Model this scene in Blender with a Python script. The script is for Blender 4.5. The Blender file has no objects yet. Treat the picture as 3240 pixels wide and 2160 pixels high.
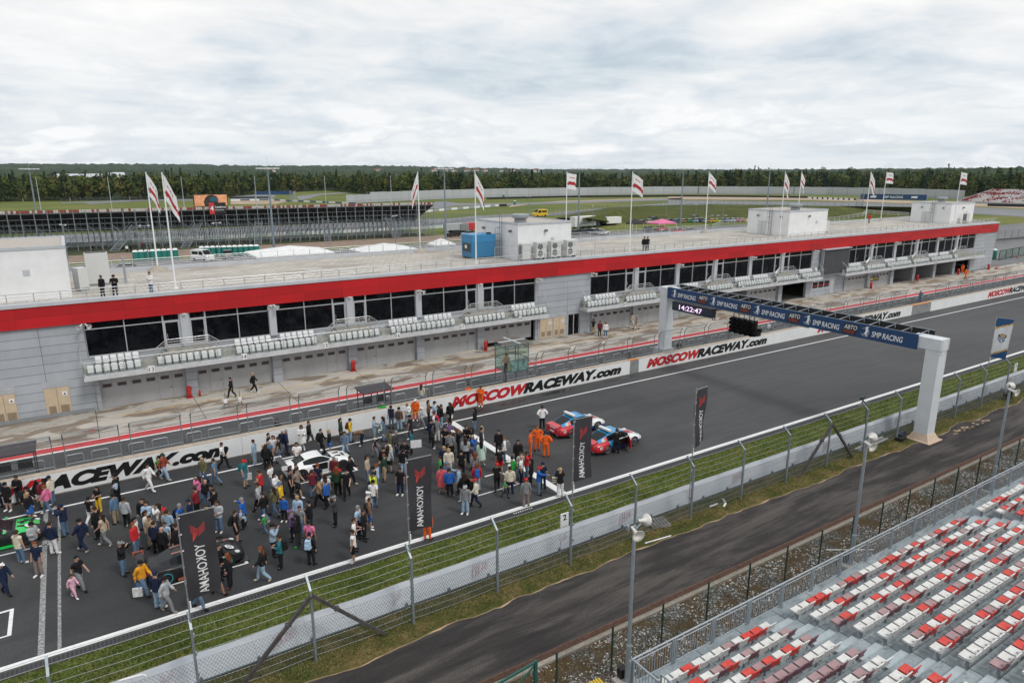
import bpy, bmesh, math, random
from mathutils import Vector, Matrix, noise as mnoise
random.seed(7)
R = math.radians
PI = math.pi
SC = bpy.context.scene
COL = SC.collection
# ------------------------------------------------------------------ camera
CAMH = 20.0
PITCH = math.atan2(539.0, 2160.0)
HEAD = R(57.17)
cd = bpy.data.cameras.new('camera'); cam = bpy.data.objects.new('camera', cd); COL.objects.link(cam)
cd.lens = 24.0; cd.sensor_width = 36.0; cd.clip_start = 0.2; cd.clip_end = 12000
cam.location = (0, 0, CAMH)
cam.rotation_euler = (PI/2 - PITCH, 0, HEAD - PI/2)
SC.camera = cam
# ------------------------------------------------------------------ light and sky
SUN_EL, SUN_AZ = R(52), R(-70)          # azimuth measured from +X; the sun stands behind the camera, veiled by cloud
sl = bpy.data.lights.new('sun', 'SUN'); sun = bpy.data.objects.new('sun', sl); COL.objects.link(sun)
sl.energy = 1.35; sl.angle = R(14); sl.color = (1.0, 0.965, 0.91)
sd = Vector((math.cos(SUN_EL)*math.cos(SUN_AZ), math.cos(SUN_EL)*math.sin(SUN_AZ), math.sin(SUN_EL)))
sun.rotation_euler = sd.to_track_quat('Z', 'Y').to_euler(); sun.location = (0, 0, 300)
W = bpy.data.worlds.new('World'); SC.world = W; W.use_nodes = True
nt = W.node_tree; nt.nodes.clear(); N = nt.nodes.new; L = nt.links.new
wo = N('ShaderNodeOutputWorld'); bg = N('ShaderNodeBackground'); bg.inputs['Strength'].default_value = 0.1
sky = N('ShaderNodeTexSky'); sky.sky_type = 'NISHITA'; sky.sun_disc = False
sky.sun_elevation = SUN_EL; sky.sun_rotation = PI/2 - SUN_AZ; sky.air_density = 1.2; sky.dust_density = 1.5
tc = N('ShaderNodeTexCoord'); sep = N('ShaderNodeSeparateXYZ'); L(tc.outputs['Generated'], sep.inputs[0])
def mth(op, a, b=None, c=None, clamp=False):
    n = N('ShaderNodeMath'); n.operation = op; n.use_clamp = clamp
    for i, v in enumerate((a, b, c)):
        if v is None: continue
        if isinstance(v, (int, float)): n.inputs[i].default_value = v
        else: L(v, n.inputs[i])
    return n.outputs[0]
def nz(vec, scale, detail=6, rough=.55, dist=0.0):
    n = N('ShaderNodeTexNoise'); n.inputs['Scale'].default_value = scale; n.inputs['Detail'].default_value = detail
    n.inputs['Roughness'].default_value = rough; n.inputs['Distortion'].default_value = dist
    L(vec, n.inputs['Vector']); return n.outputs['Fac']
def ramp(fac, stops):
    r = N('ShaderNodeValToRGB'); e = r.color_ramp.elements
    while len(e) > 1: e.remove(e[-1])
    e[0].position, e[0].color = stops[0][0], (*stops[0][1], 1)
    for p, c in stops[1:]:
        k = e.new(p); k.color = (*c, 1)
    L(fac, r.inputs[0]); return r.outputs[0]
def mix(fac, a, b):
    m = N('ShaderNodeMix'); m.data_type = 'RGBA'
    if isinstance(fac, (int, float)): m.inputs[0].default_value = fac
    else: L(fac, m.inputs[0])
    for s, v in ((6, a), (7, b)):
        if isinstance(v, tuple): m.inputs[s].default_value = (*v, 1)
        else: L(v, m.inputs[s])
    return m.outputs[2]
zc = mth('MAXIMUM', sep.outputs[2], 0.0)
den = mth('ADD', zc, 0.10)
cmb = N('ShaderNodeCombineXYZ'); L(mth('DIVIDE', sep.outputs[0], den), cmb.inputs[0]); L(mth('DIVIDE', sep.outputs[1], den), cmb.inputs[1])
n1 = nz(cmb.outputs[0], 0.42, 7, .52, .35)           # broad sheets of stratus
n2 = nz(cmb.outputs[0], 1.7, 9, .62, .4)
shade = mth('ADD', mth('MULTIPLY', n1, .62), mth('MULTIPLY', n2, .38))
sheet = ramp(shade, [(.37, (4.5, 5.2, 5.9)), (.44, (6.1, 6.55, 6.95)), (.50, (7.2, 7.3, 7.4)), (.58, (8.1, 8.1, 8.05))])
cov = ramp(n1, [(.30, (.72,)*3), (.44, (1,)*3)])
skyc = mix(cov, sky.outputs[0], sheet)
# low cumulus near the horizon: stretched in azimuth
v2 = N('ShaderNodeCombineXYZ'); L(sep.outputs[0], v2.inputs[0]); L(sep.outputs[1], v2.inputs[1]); L(mth('MULTIPLY', zc, 3.4), v2.inputs[2])
n3 = nz(v2.outputs[0], 6.5, 8, .56, .3)
n4 = nz(v2.outputs[0], 19.0, 6, .6, .2)
n34 = mth('ADD', mth('MULTIPLY', n3, .75), mth('MULTIPLY', n4, .25))
band = mth('MULTIPLY', mth('SUBTRACT', 1.0, mth('MULTIPLY', zc, 5.5), clamp=True), 1.0)
band = mth('POWER', band, 1.2)
cum = mth('MULTIPLY', ramp(n34, [(.48, (0, 0, 0)), (.53, (1, 1, 1))]), band)
cumc = ramp(n34, [(.47, (4.6, 5.2, 5.8)), (.53, (6.3, 6.7, 7.1)), (.60, (8.4, 8.4, 8.4))])
skyc = mix(mth('MULTIPLY', band, .55), skyc, (6.6, 7.15, 7.5))
skyc = mix(mth('MULTIPLY', cum, .95), skyc, cumc)
L(skyc, bg.inputs['Color']); L(bg.outputs[0], wo.inputs[0])
SC.view_settings.view_transform = 'Standard'; SC.view_settings.look = 'None'
SC.view_settings.exposure = 0.3; SC.view_settings.gamma = 1.0
# ------------------------------------------------------------------ reading positions off the calibrated camera
_fw = Vector((math.cos(HEAD)*math.cos(PITCH), math.sin(HEAD)*math.cos(PITCH), -math.sin(PITCH)))
_rt = Vector((math.sin(HEAD), -math.cos(HEAD), 0)); _up = _rt.cross(_fw)
def ray(x, y): return _fw*2160.0 + _rt*(x - 1620.0) + _up*(1080.0 - y)
def g(x, y, z=0.0):
    d = ray(x, y); t = (z - CAMH)/d.z
    return Vector((d.x*t, d.y*t, z))
# ------------------------------------------------------------------ materials
MATS = {}
def new_mat(name):
    m = bpy.data.materials.new(name); m.use_nodes = True
    t = m.node_tree; return m, t, t.nodes['Principled BSDF']
class NB:                                     # tiny node builder
    def __init__(s, t): s.t = t
    def n(s, ty, **kw):
        k = s.t.nodes.new(ty)
        for a, b in kw.items(): setattr(k, a, b)
        return k
    def l(s, a, b): s.t.links.new(a, b)
    def coord(s, kind='Object'): return s.n('ShaderNodeTexCoord').outputs[kind]
    def pos(s): return s.n('ShaderNodeNewGeometry').outputs['Position']
    def mp(s, v, scale=(1, 1, 1), loc=(0, 0, 0), rot=(0, 0, 0)):
        k = s.n('ShaderNodeMapping'); k.inputs['Scale'].default_value = scale; k.inputs['Location'].default_value = loc; k.inputs['Rotation'].default_value = rot
        s.l(v, k.inputs['Vector']); return k.outputs[0]
    def noise(s, v, scale, detail=5, rough=.6, dist=0):
        k = s.n('ShaderNodeTexNoise'); k.inputs['Scale'].default_value = scale; k.inputs['Detail'].default_value = detail
        k.inputs['Roughness'].default_value = rough; k.inputs['Distortion'].default_value = dist
        s.l(v, k.inputs['Vector']); return k.outputs['Fac']
    def vor(s, v, scale, out='Distance', feature='F1'):
        k = s.n('ShaderNodeTexVoronoi', feature=feature); k.inputs['Scale'].default_value = scale; s.l(v, k.inputs['Vector']); return k.outputs[out]
    def ramp(s, f, stops):
        r = s.n('ShaderNodeValToRGB'); e = r.color_ramp.elements
        while len(e) > 1: e.remove(e[-1])
        c0 = stops[0][1]; e[0].position = stops[0][0]; e[0].color = (*c0, 1) if isinstance(c0, tuple) else (c0, c0, c0, 1)
        for p, c in stops[1:]:
            k = e.new(p); k.color = (*c, 1) if isinstance(c, tuple) else (c, c, c, 1)
        s.l(f, r.inputs[0]); return r.outputs[0]
    def mix(s, f, a, b, blend='MIX'):
        m = s.n('ShaderNodeMix', data_type='RGBA', blend_type=blend)
        if isinstance(f, (int, float)): m.inputs[0].default_value = f
        else: s.l(f, m.inputs[0])
        for i, v in ((6, a), (7, b)):
            if isinstance(v, tuple): m.inputs[i].default_value = (*v, 1)
            else: s.l(v, m.inputs[i])
        return m.outputs[2]
    def math(s, op, a, b=0.0, clamp=False):
        k = s.n('ShaderNodeMath', operation=op); k.use_clamp = clamp
        for i, v in ((0, a), (1, b)):
            if isinstance(v, (int, float)): k.inputs[i].default_value = v
            else: s.l(v, k.inputs[i])
        return k.outputs[0]
    def bump(s, h, strength, dist, bsdf):
        b = s.n('ShaderNodeBump'); b.inputs['Strength'].default_value = strength; b.inputs['Distance'].default_value = dist
        s.l(h, b.inputs['Height']); s.l(b.outputs[0], bsdf.inputs['Normal'])
    def brick(s, v, w, h, mortar, c1, c2, cm, offset=0.0):
        k = s.n('ShaderNodeTexBrick'); k.offset = offset; k.inputs['Scale'].default_value = 1.0
        k.inputs['Brick Width'].default_value = w; k.inputs['Row Height'].default_value = h; k.inputs['Mortar Size'].default_value = mortar
        k.inputs['Mortar Smooth'].default_value = 0.0; k.inputs['Bias'].default_value = 0
        for nme, c in (('Color1', c1), ('Color2', c2), ('Mortar', cm)): k.inputs[nme].default_value = (*c, 1)
        s.l(v, k.inputs['Vector']); return k
def M(name, col, rough=.6, metal=0.0, var=.12, scale=6.0, bump=0.0, bscale=40.0, spec=.5, coat=0.0, emit=0.0):
    if name in MATS: return MATS[name]
    m, t, b = new_mat(name); nb = NB(t)
    b.inputs['Roughness'].default_value = rough; b.inputs['Metallic'].default_value = metal
    b.inputs['Specular IOR Level'].default_value = spec; b.inputs['Coat Weight'].default_value = coat
    if var > 0:
        v = nb.coord(); f = nb.noise(v, scale, 4, .6)
        lo = tuple(c*(1 - var) for c in col); hi = tuple(min(1, c*(1 + var)) for c in col)
        nb.l(nb.ramp(f, [(.3, lo), (.7, hi)]), b.inputs['Base Color'])
        if bump > 0: nb.bump(nb.noise(v, bscale, 3), bump, .02, b)
    else: b.inputs['Base Color'].default_value = (*col, 1)
    if emit > 0:
        b.inputs['Emission Color'].default_value = (*col, 1); b.inputs['Emission Strength'].default_value = emit
    MATS[name] = m; return m
# ------------------------------------------------------------------ mesh builder
class MB:
    def __init__(s): s.v = []; s.f = []; s.m = []; s.sm = []
    def add(s, vs, fs, mi=0, smooth=False):
        o = len(s.v); s.v += [tuple(p) for p in vs]
        for f in fs: s.f.append(tuple(i + o for i in f)); s.m.append(mi); s.sm.append(smooth)
        return s
    def hexa(s, p, mi=0): return s.add(p, [(0, 3, 2, 1), (4, 5, 6, 7), (0, 1, 5, 4), (1, 2, 6, 5), (2, 3, 7, 6), (3, 0, 4, 7)], mi)
    def box(s, x0, x1, y0, y1, z0, z1, mi=0):
        return s.hexa([(x0, y0, z0), (x1, y0, z0), (x1, y1, z0), (x0, y1, z0), (x0, y0, z1), (x1, y0, z1), (x1, y1, z1), (x0, y1, z1)], mi)
    def cbox(s, c, d, rz=0.0, mi=0, tilt=None):
        hx, hy, hz = d[0]/2, d[1]/2, d[2]/2
        mt = Matrix.Rotation(rz, 3, 'Z')
        if tilt: mt = mt @ Matrix.Rotation(tilt[1], 3, tilt[0])
        c = Vector(c)
        return s.hexa([c + mt @ Vector((a*hx, b*hy, e*hz)) for e in (-1, 1) for a, b in ((-1, -1), (1, -1), (1, 1), (-1, 1))], mi)
    def quad(s, a, b, c, d, mi=0): return s.add([a, b, c, d], [(0, 1, 2, 3)], mi)
    def bar(s, a, b, w, h=None, mi=0):                 # square bar from a to b
        a, b = Vector(a), Vector(b); h = h or w; d = (b - a)
        if d.length < 1e-6: return s
        d.normalize(); r = Vector((0, 0, 1)) if abs(d.z) < .95 else Vector((1, 0, 0))
        x = d.cross(r).normalized()*(w/2); y = d.cross(x).normalized()*(h/2)
        return s.hexa([a - x - y, a + x - y, a + x + y, a - x + y, b - x - y, b + x - y, b + x + y, b - x + y], mi)
    def tube(s, a, b, r0, r1=None, n=8, mi=0, caps=True, smooth=True):
        a, b = Vector(a), Vector(b); r1 = r0 if r1 is None else r1; d = (b - a).normalized()
        r = Vector((0, 0, 1)) if abs(d.z) < .95 else Vector((1, 0, 0)); x = d.cross(r).normalized(); y = d.cross(x)
        vs = []
        for c, rr in ((a, r0), (b, r1)):
            for k in range(n):
                t = 2*PI*k/n; vs.append(c + x*(rr*math.cos(t)) + y*(rr*math.sin(t)))
        s.add(vs, [(k, (k + 1) % n, n + (k + 1) % n, n + k) for k in range(n)], mi, smooth)
        if caps: s.add(vs, [tuple(range(n - 1, -1, -1)), tuple(range(n, 2*n))], mi)
        return s
    def path(s, pts, r, n=6, mi=0):
        for a, b in zip(pts[:-1], pts[1:]): s.tube(a, b, r, n=n, mi=mi)
        return s
    def lathe(s, prof, n=16, c=(0, 0, 0), mi=0, axis='Z', smooth=True):   # prof: (radius, height)
        c = Vector(c); vs = []
        for r, h in prof:
            for k in range(n):
                t = 2*PI*k/n; p = (r*math.cos(t), r*math.sin(t), h)
                if axis == 'X': p = (h, p[0], p[1])
                elif axis == 'Y': p = (p[0], -h, p[1])
                vs.append(c + Vector(p))
        fs = []
        for i in range(len(prof) - 1):
            for k in range(n): fs.append((i*n + k, i*n + (k + 1) % n, (i + 1)*n + (k + 1) % n, (i + 1)*n + k))
        return s.add(vs, fs, mi, smooth)
    def ell(s, c, r, nu=10, nv=6, mi=0):
        c = Vector(c); vs = [c + Vector((0, 0, -r[2]))]
        for i in range(1, nv):
            p = -PI/2 + PI*i/nv
            for k in range(nu):
                t = 2*PI*k/nu; vs.append(c + Vector((r[0]*math.cos(p)*math.cos(t), r[1]*math.cos(p)*math.sin(t), r[2]*math.sin(p))))
        vs.append(c + Vector((0, 0, r[2]))); fs = []
        for k in range(nu): fs.append((0, 1 + (k + 1) % nu, 1 + k))
        for i in range(nv - 2):
            for k in range(nu): a = 1 + i*nu; fs.append((a + k, a + (k + 1) % nu, a + nu + (k + 1) % nu, a + nu + k))
        a = 1 + (nv - 2)*nu
        for k in range(nu): fs.append((a + k, a + (k + 1) % nu, len(vs) - 1))
        return s.add(vs, fs, mi, True)
    def prism(s, poly, z0, z1, mi=0):
        n = len(poly); vs = [(x, y, z0) for x, y in poly] + [(x, y, z1) for x, y in poly]
        return s.add(vs, [tuple(range(n - 1, -1, -1)), tuple(range(n, 2*n))] + [(k, (k + 1) % n, n + (k + 1) % n, n + k) for k in range(n)], mi)
    def strip(s, A, B, mi=0, smooth=False):
        n = len(A); return s.add(list(A) + list(B), [(k, k + 1, n + k + 1, n + k) for k in range(n - 1)], mi, smooth)
    def mesh(s, name, mats):
        me = bpy.data.meshes.new(name); me.from_pydata(s.v, [], s.f)
        for m in (mats if isinstance(mats, (list, tuple)) else [mats]): me.materials.append(m)
        me.polygons.foreach_set('material_index', s.m); me.polygons.foreach_set('use_smooth', s.sm); me.update()
        return me
    def build(s, name, mats, parent=None, **kw): return O(name, s.mesh(name, mats), parent, **kw)
def tag(o, label=None, cat=None, group=None, kind=None):
    if label: o['label'] = label
    if cat: o['category'] = cat
    if group: o['group'] = group
    if kind: o['kind'] = kind
    return o
WORLD = {}                                    # roots whose parts are modelled in world coordinates
def O(name, me, parent=None, loc=None, rz=None, label=None, cat=None, group=None, kind=None):
    o = bpy.data.objects.new(name, me); COL.objects.link(o)
    if parent and parent.name in WORLD:
        w = WORLD[parent.name]; WORLD[o.name] = w
        if loc is not None: loc = Vector(loc) - w if parent.parent is None else loc
        elif me is not None: me.transform(Matrix.Translation(-w))
    if parent: o.parent = parent; KIDS.setdefault(parent.name, []).append(o)
    if loc is not None: o.location = loc
    if rz is not None: o.rotation_euler = (0, 0, rz)
    return tag(o, label, cat, group, kind)
KIDS = {}
def thing(name, label, cat, loc=(0, 0, 0), rz=0.0, group=None): return O(name, None, None, loc, rz, label, cat, group)
def dup(o, loc=None, rz=None, label=None, group=None, parent=None):
    c = o.copy(); COL.objects.link(c); c.parent = parent
    if parent: KIDS.setdefault(parent.name, []).append(c)
    if loc is not None: c.location = loc
    if rz is not None: c.rotation_euler = (0, 0, rz)
    if label: c['label'] = label
    if group: c['group'] = group
    for ch in list(KIDS.get(o.name, ())): dup(ch, parent=c)
    return c
def wthing(name, label, cat, loc=(0, 0, 0), group=None):
    o = thing(name, label, cat, loc, 0.0, group); WORLD[o.name] = Vector(loc); return o
TXT = {}
def text_mesh(txt, mat, size=1.0, bold=.0, shear=0.0, extrude=.004, align='CENTER', key=None, spacing=1.0):
    k = (txt, mat.name, bold, shear, extrude, align, spacing)
    if k in TXT: return TXT[k]
    cu = bpy.data.curves.new('lettering', 'FONT'); cu.body = txt; cu.size = size; cu.offset = bold; cu.shear = shear; cu.extrude = extrude
    cu.align_x = align; cu.align_y = 'CENTER'; cu.space_character = spacing; cu.resolution_u = 3
    o = bpy.data.objects.new('lettering', cu); COL.objects.link(o)
    dg = bpy.context.evaluated_depsgraph_get(); me = bpy.data.meshes.new_from_object(o.evaluated_get(dg)); me.name = 'lettering'
    bpy.data.objects.remove(o); me.materials.clear(); me.materials.append(mat); TXT[k] = me
    return me
def lettering(name, txt, mat, parent, origin, xdir, ydir, width=None, height=None, **kw):
    """text laid on a plane: xdir is the reading direction, ydir is up on the plane"""
    me = text_mesh(txt, mat, **kw)
    xs = [v.co.x for v in me.vertices]; ys = [v.co.y for v in me.vertices]
    w = max(xs) - min(xs); h = max(ys) - min(ys); sx = width/w if width else None; sy = height/h if height else None
    sx = sx or sy; sy = sy or sx
    X, Y = Vector(xdir).normalized(), Vector(ydir).normalized(); Zv = X.cross(Y)
    cx, cy = (max(xs) + min(xs))/2, (max(ys) + min(ys))/2
    m2 = me.copy(); org = Vector(origin)
    for v in m2.vertices: v.co = org + X*((v.co.x - cx)*sx) + Y*((v.co.y - cy)*sy) + Zv*v.co.z
    if X.cross(Y).dot(Zv) < 0: m2.flip_normals()
    return O(name, m2, parent)
white = M('white_paint', (.74, .75, .76), .45, var=.06)
offwhite = M('weathered_white', (.66, .66, .65), .6, var=.12, scale=3)
grey_metal = M('galvanised_steel', (.36, .39, .42), .45, .6, var=.15, scale=5)
steel = M('brushed_steel', (.62, .63, .64), .3, .85, var=.08)
dark = M('black_plastic', (.012, .012, .014), .5, var=.2)
charcoal = M('charcoal_paint', (.035, .037, .042), .5)
black = M('black_paint', (.008, .008, .009), .45, var=0)
red = M('red_paint', (.52, .025, .022), .4, var=.1)
# ================================================================== the setting
def surf(name, build, rough=.85, spec=.3):
    m, t, b = new_mat(name); nb = NB(t); b.inputs['Roughness'].default_value = rough; b.inputs['Specular IOR Level'].default_value = spec
    c = build(nb, b)
    if c is not None: nb.l(c, b.inputs['Base Color'])
    MATS[name] = m; return m
def m_track(nb, b):
    p = nb.pos()
    fine = nb.noise(p, 9, 3, .7); grain = nb.noise(p, 60, 2, .6)
    broad = nb.noise(nb.mp(p, (.035, .11, 1)), 1.0, 5, .6, .6)
    streak = nb.noise(nb.mp(p, (.05, 2.2, 1)), 1.0, 5, .65)
    blot = nb.noise(nb.mp(p, (.09, .16, 1), (3, 9, 0)), 1.0, 4, .55, .8)
    c = nb.ramp(broad, [(.32, (.030, .031, .033)), (.52, (.038, .039, .041)), (.7, (.052, .053, .055))])
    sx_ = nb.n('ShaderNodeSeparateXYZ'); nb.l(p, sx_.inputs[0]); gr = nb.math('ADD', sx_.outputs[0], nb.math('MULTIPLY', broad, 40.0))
    c = nb.mix(nb.ramp(nb.math('DIVIDE', gr, 100.0), [(.36, 0.0), (.72, 1.0)]), c, nb.ramp(broad, [(.3, (.056, .057, .060)), (.7, (.088, .088, .091))]))  # lighter asphalt farther along X; partly grazing reflection put into the colour
    c = nb.mix(nb.math('MULTIPLY', nb.ramp(streak, [(.42, 0.0), (.66, 1.0)]), .22), c, (.033, .034, .036))
    c = nb.mix(nb.math('MULTIPLY', nb.ramp(blot, [(.50, 0.0), (.64, 1.0)]), .35), c, (.086, .086, .088))
    c = nb.mix(.55, c, nb.ramp(fine, [(.25, (.55,)*3), (.75, (1.45,)*3)]), 'MULTIPLY')
    c = nb.mix(.45, c, nb.ramp(grain, [(.3, (.45,)*3), (.7, (1.55,)*3)]), 'MULTIPLY')
    # faint rubber arcs left by tyres
    w = nb.n('ShaderNodeTexWave', wave_type='BANDS', bands_direction='Y'); w.inputs['Scale'].default_value = .16; w.inputs['Distortion'].default_value = 14.0
    w.inputs['Detail'].default_value = 3; w.inputs['Detail Scale'].default_value = .35
    nb.l(nb.mp(p, (.22, 1, 1)), w.inputs['Vector'])
    c = nb.mix(nb.math('MULTIPLY', nb.ramp(w.outputs['Fac'], [(.95, 0.0), (.995, 1.0)]), .16), c, (.022, .022, .024))
    nb.bump(grain, .5, .01, b); return c
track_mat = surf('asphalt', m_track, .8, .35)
def m_pit(nb, b):
    p = nb.pos(); c = nb.ramp(nb.noise(p, .35, 4), [(.3, (.062, .063, .066)), (.7, (.085, .086, .089))])
    c = nb.mix(.5, c, nb.ramp(nb.noise(p, 14, 3), [(.3, (.6,)*3), (.7, (1.4,)*3)]), 'MULTIPLY')
    return nb.mix(nb.math('MULTIPLY', nb.ramp(nb.noise(nb.mp(p, (.06, 3, 1)), 1, 4), [(.45, 0.0), (.62, 1.0)]), .4), c, (.045, .045, .047))
pit_mat = surf('pit_lane_asphalt', m_pit)
def m_apron(nb, b):
    p = nb.pos()
    c = nb.ramp(nb.noise(nb.mp(p, (.12, .3, 1)), 1, 5), [(.3, (.33, .31, .28)), (.55, (.46, .43, .385)), (.75, (.54, .51, .46))])
    st = nb.noise(nb.mp(p, (.22, .55, 1), (5, 2, 0)), 1.0, 7, .62, .5)
    c = nb.mix(nb.math('MULTIPLY', nb.ramp(st, [(.50, 0.0), (.545, .85), (.7, 1.0)]), .85), c, (.155, .108, .072))
    st2 = nb.noise(nb.mp(p, (.5, 1.2, 1), (15, 7, 0)), 1.0, 6, .65, .4)
    c = nb.mix(nb.math('MULTIPLY', nb.ramp(st2, [(.62, 0.0), (.67, 1.0)]), .7), c, (.075, .06, .05))
    c = nb.mix(.35, c, nb.ramp(nb.noise(p, 7, 4), [(.3, (.7,)*3), (.7, (1.25,)*3)]), 'MULTIPLY')
    bk = nb.brick(p, 7.67, 60.0, .035, (1, 1, 1), (1, 1, 1), (.25, .23, .2)); return nb.mix(.9, c, bk.outputs['Color'], 'MULTIPLY')
apron_mat = surf('stained_concrete', m_apron, .75)
def m_grass(nb, b):
    p = nb.pos(); c = nb.ramp(nb.noise(p, .55, 5, .65), [(.3, (.075, .105, .022)), (.5, (.10, .13, .028)), (.66, (.15, .145, .042)), (.78, (.19, .155, .065))])
    c = nb.mix(.8, c, nb.ramp(nb.noise(nb.mp(p, (1, .6, 1)), 5, 4, .7), [(.3, (.45,)*3), (.7, (1.5,)*3)]), 'MULTIPLY')
    nb.bump(nb.noise(p, 12, 4, .7), .9, .08, b); return c
grass_mat = surf('grass_ground', m_grass, .95, .1)
def m_verge(nb, b):
    p = nb.pos(); c = nb.ramp(nb.noise(p, .6, 5, .7), [(.3, (.052, .070, .018)), (.46, (.085, .085, .026)), (.6, (.15, .115, .046)), (.75, (.21, .155, .08))])
    c = nb.mix(.8, c, nb.ramp(nb.noise(p, 6, 4, .7), [(.3, (.45,)*3), (.7, (1.5,)*3)]), 'MULTIPLY')
    nb.bump(nb.noise(p, 12, 4, .7), .9, .08, b); return c
verge_mat = surf('dry_grass_ground', m_verge, .95, .1)
def m_far(nb, b):
    p = nb.pos(); c = nb.ramp(nb.noise(p, .02, 6, .6), [(.3, (.085, .115, .028)), (.5, (.125, .15, .038)), (.68, (.19, .175, .06))])
    return nb.mix(.6, c, nb.ramp(nb.noise(p, .4, 5, .7), [(.3, (.6,)*3), (.7, (1.35,)*3)]), 'MULTIPLY')
far_mat = surf('meadow', m_far, .95, .1)
def m_service(nb, b):
    p = nb.pos(); c = nb.ramp(nb.noise(nb.mp(p, (.11, .75, 1)), 1, 7, .68, .25), [(.32, (.026, .024, .024)), (.46, (.044, .040, .039)), (.56, (.082, .073, .069)), (.72, (.122, .108, .101))])
    return nb.mix(.75, c, nb.ramp(nb.noise(p, 22, 3, .7), [(.3, (.35,)*3), (.62, (1.2,)*3), (.8, (3.0,)*3)]), 'MULTIPLY')
service_mat = surf('old_tarmac', m_service, .9, .2)
def m_gravel(nb, b):
    p = nb.pos(); v = nb.vor(p, 15, 'Color'); c = nb.ramp(v, [(0.0, (.05, .046, .042)), (.45, (.16, .15, .14)), (.75, (.34, .33, .31)), (1.0, (.62, .61, .59))])
    d = nb.vor(p, 15); c = nb.mix(nb.ramp(d, [(.25, 0.0), (.6, .85)]), c, (.03, .027, .024))
    return nb.mix(nb.ramp(nb.noise(p, .5, 5, .65), [(.44, 0.0), (.56, .9)]), c, (.085, .052, .024))
gravel_mat = surf('gravel_ground', m_gravel, .95, .1)
def m_park(nb, b):
    p = nb.pos(); c = nb.ramp(nb.noise(p, .08, 5), [(.3, (.13, .13, .135)), (.7, (.19, .19, .195))])
    return nb.mix(.4, c, nb.ramp(nb.noise(p, 3, 4), [(.3, (.75,)*3), (.7, (1.25,)*3)]), 'MULTIPLY')
park_mat = surf('car_park_asphalt', m_park)
dirt_mat = M('dirt', (.25, .185, .14), .95, var=.25, scale=.4)
sand_mat = M('gravel_trap', (.36, .27, .195), .95, var=.15, scale=.05)
line_mat = surf('road_paint', lambda nb, b: nb.ramp(nb.noise(nb.pos(), 5, 6, .7), [(.3, (.45, .45, .46)), (.42, (.70, .70, .70)), (.7, (.80, .80, .80))]), .6)
worn_mat = surf('worn_road_paint', lambda nb, b: nb.ramp(nb.noise(nb.pos(), 9, 8, .75), [(.38, (.09, .09, .093)), (.5, (.24, .24, .24)), (.64, (.50, .50, .49))]), .7)
redband_mat = surf('red_road_paint', lambda nb, b: nb.ramp(nb.noise(nb.mp(nb.pos(), (.5, 2, 1)), 2, 7, .7), [(.28, (.13, .05, .05)), (.4, (.46, .045, .05)), (.7, (.58, .06, .065))]), .6)
def sheet(name, x0, x1, y0, y1, z, mat, kind='structure'):
    return MB().quad((x0, y0, z), (x1, y0, z), (x1, y1, z), (x0, y1, z)).build(name, mat, kind=kind)
sheet('ground', -1200, 5200, -200, 5200, -.05, far_mat)
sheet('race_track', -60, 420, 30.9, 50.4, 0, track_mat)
sheet('pit_lane', -60, 330, 50.4, 58.72, 0, pit_mat)
sheet('pit_apron', -60, 190, 58.72, 66.6, .004, apron_mat)
sheet('service_road', -60, 300, 20.35, 24.6, -.004, service_mat)
sheet('track_verge', -60, 420, 26.5, 31.0, -.008, grass_mat)
# grass bank between fence and service road, with a ragged bare-earth edge
ed = [(-60 + .35*i, 24.15 + .42*mnoise.fractal(Vector((i*.11, 3.3, 0)), 1, 2, 4)) for i in range(1040)]
m = MB(); m.strip([(x, y, .012) for x, y in ed], [(x, 26.5, .0) for x, y in ed]); m.build('grass_strip', verge_mat, kind='structure')
m = MB(); m.strip([(x, y - .01 - .13*max(0, mnoise.noise(Vector((i*.31, 8, 0)))), .002) for i, (x, y) in enumerate(ed)], [(x, y + .03, .016) for x, y in ed])
for q in range(26):
    cx = random.uniform(56.5, 62); cy = 23.75 - random.random()*.45; rr = random.uniform(.05, .14)
    m.add([(cx + rr*random.uniform(.6, 1.5)*1.8*math.cos(t*PI/4), cy + rr*random.uniform(.5, 1.2)*math.sin(t*PI/4), .001) for t in range(8)], [tuple(range(8))])
m.build('bare_earth_edge', M('bare_earth', (.36, .25, .165), .95, var=.25, scale=2), kind='structure')
sheet('gravel_bed', -60, 140, -6, 19.75, -.012, gravel_mat)
sheet('car_park', -120, 240, 84, 176.5, -.03, park_mat)
sheet('paddock', 163.6, 330, 50.4, 120, .002, park_mat)
sheet('dirt_path', -60, 130, 181, 199, -.035, dirt_mat)
# painted markings
sheet('edge_line', -60, 420, 31.55, 31.9, .004, line_mat)
sheet('far_edge_line', -60, 420, 47.02, 47.2, .004, line_mat)
mk = MB()
def flat(x0, x1, y0, y1, z=.004): mk.quad((x0, y0, z), (x1, y0, z), (x1, y1, z), (x0, y1, z))
flat(24.2, 24.72, 31.9, 47.02)
for (bx, by) in ((5.72, 34.43), (14.7, 42.35), (22.9, 34.5), (-4.45, 34.15), (-3.0, 42.35)):
    flat(bx - .16, bx, by, by + 2.3); flat(bx - 4.6, bx - .16, by, by + .1); flat(bx - 1.4, bx - .16, by + 2.15, by + 2.3)
flat(20.33, 21.75, 31.28, 31.55, .003); flat(56.5, 58, 31.2, 31.5, .003)
mk.build('start_grid_markings', line_mat, kind='structure')
mk = MB(); flat(-3.44, -3.2, 31.9, 47.02); flat(-2.72, -2.58, 31.9, 46.5); mk.build('finish_line_markings', worn_mat, kind='structure')
m = MB(); rnd = random.Random(3)
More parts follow.
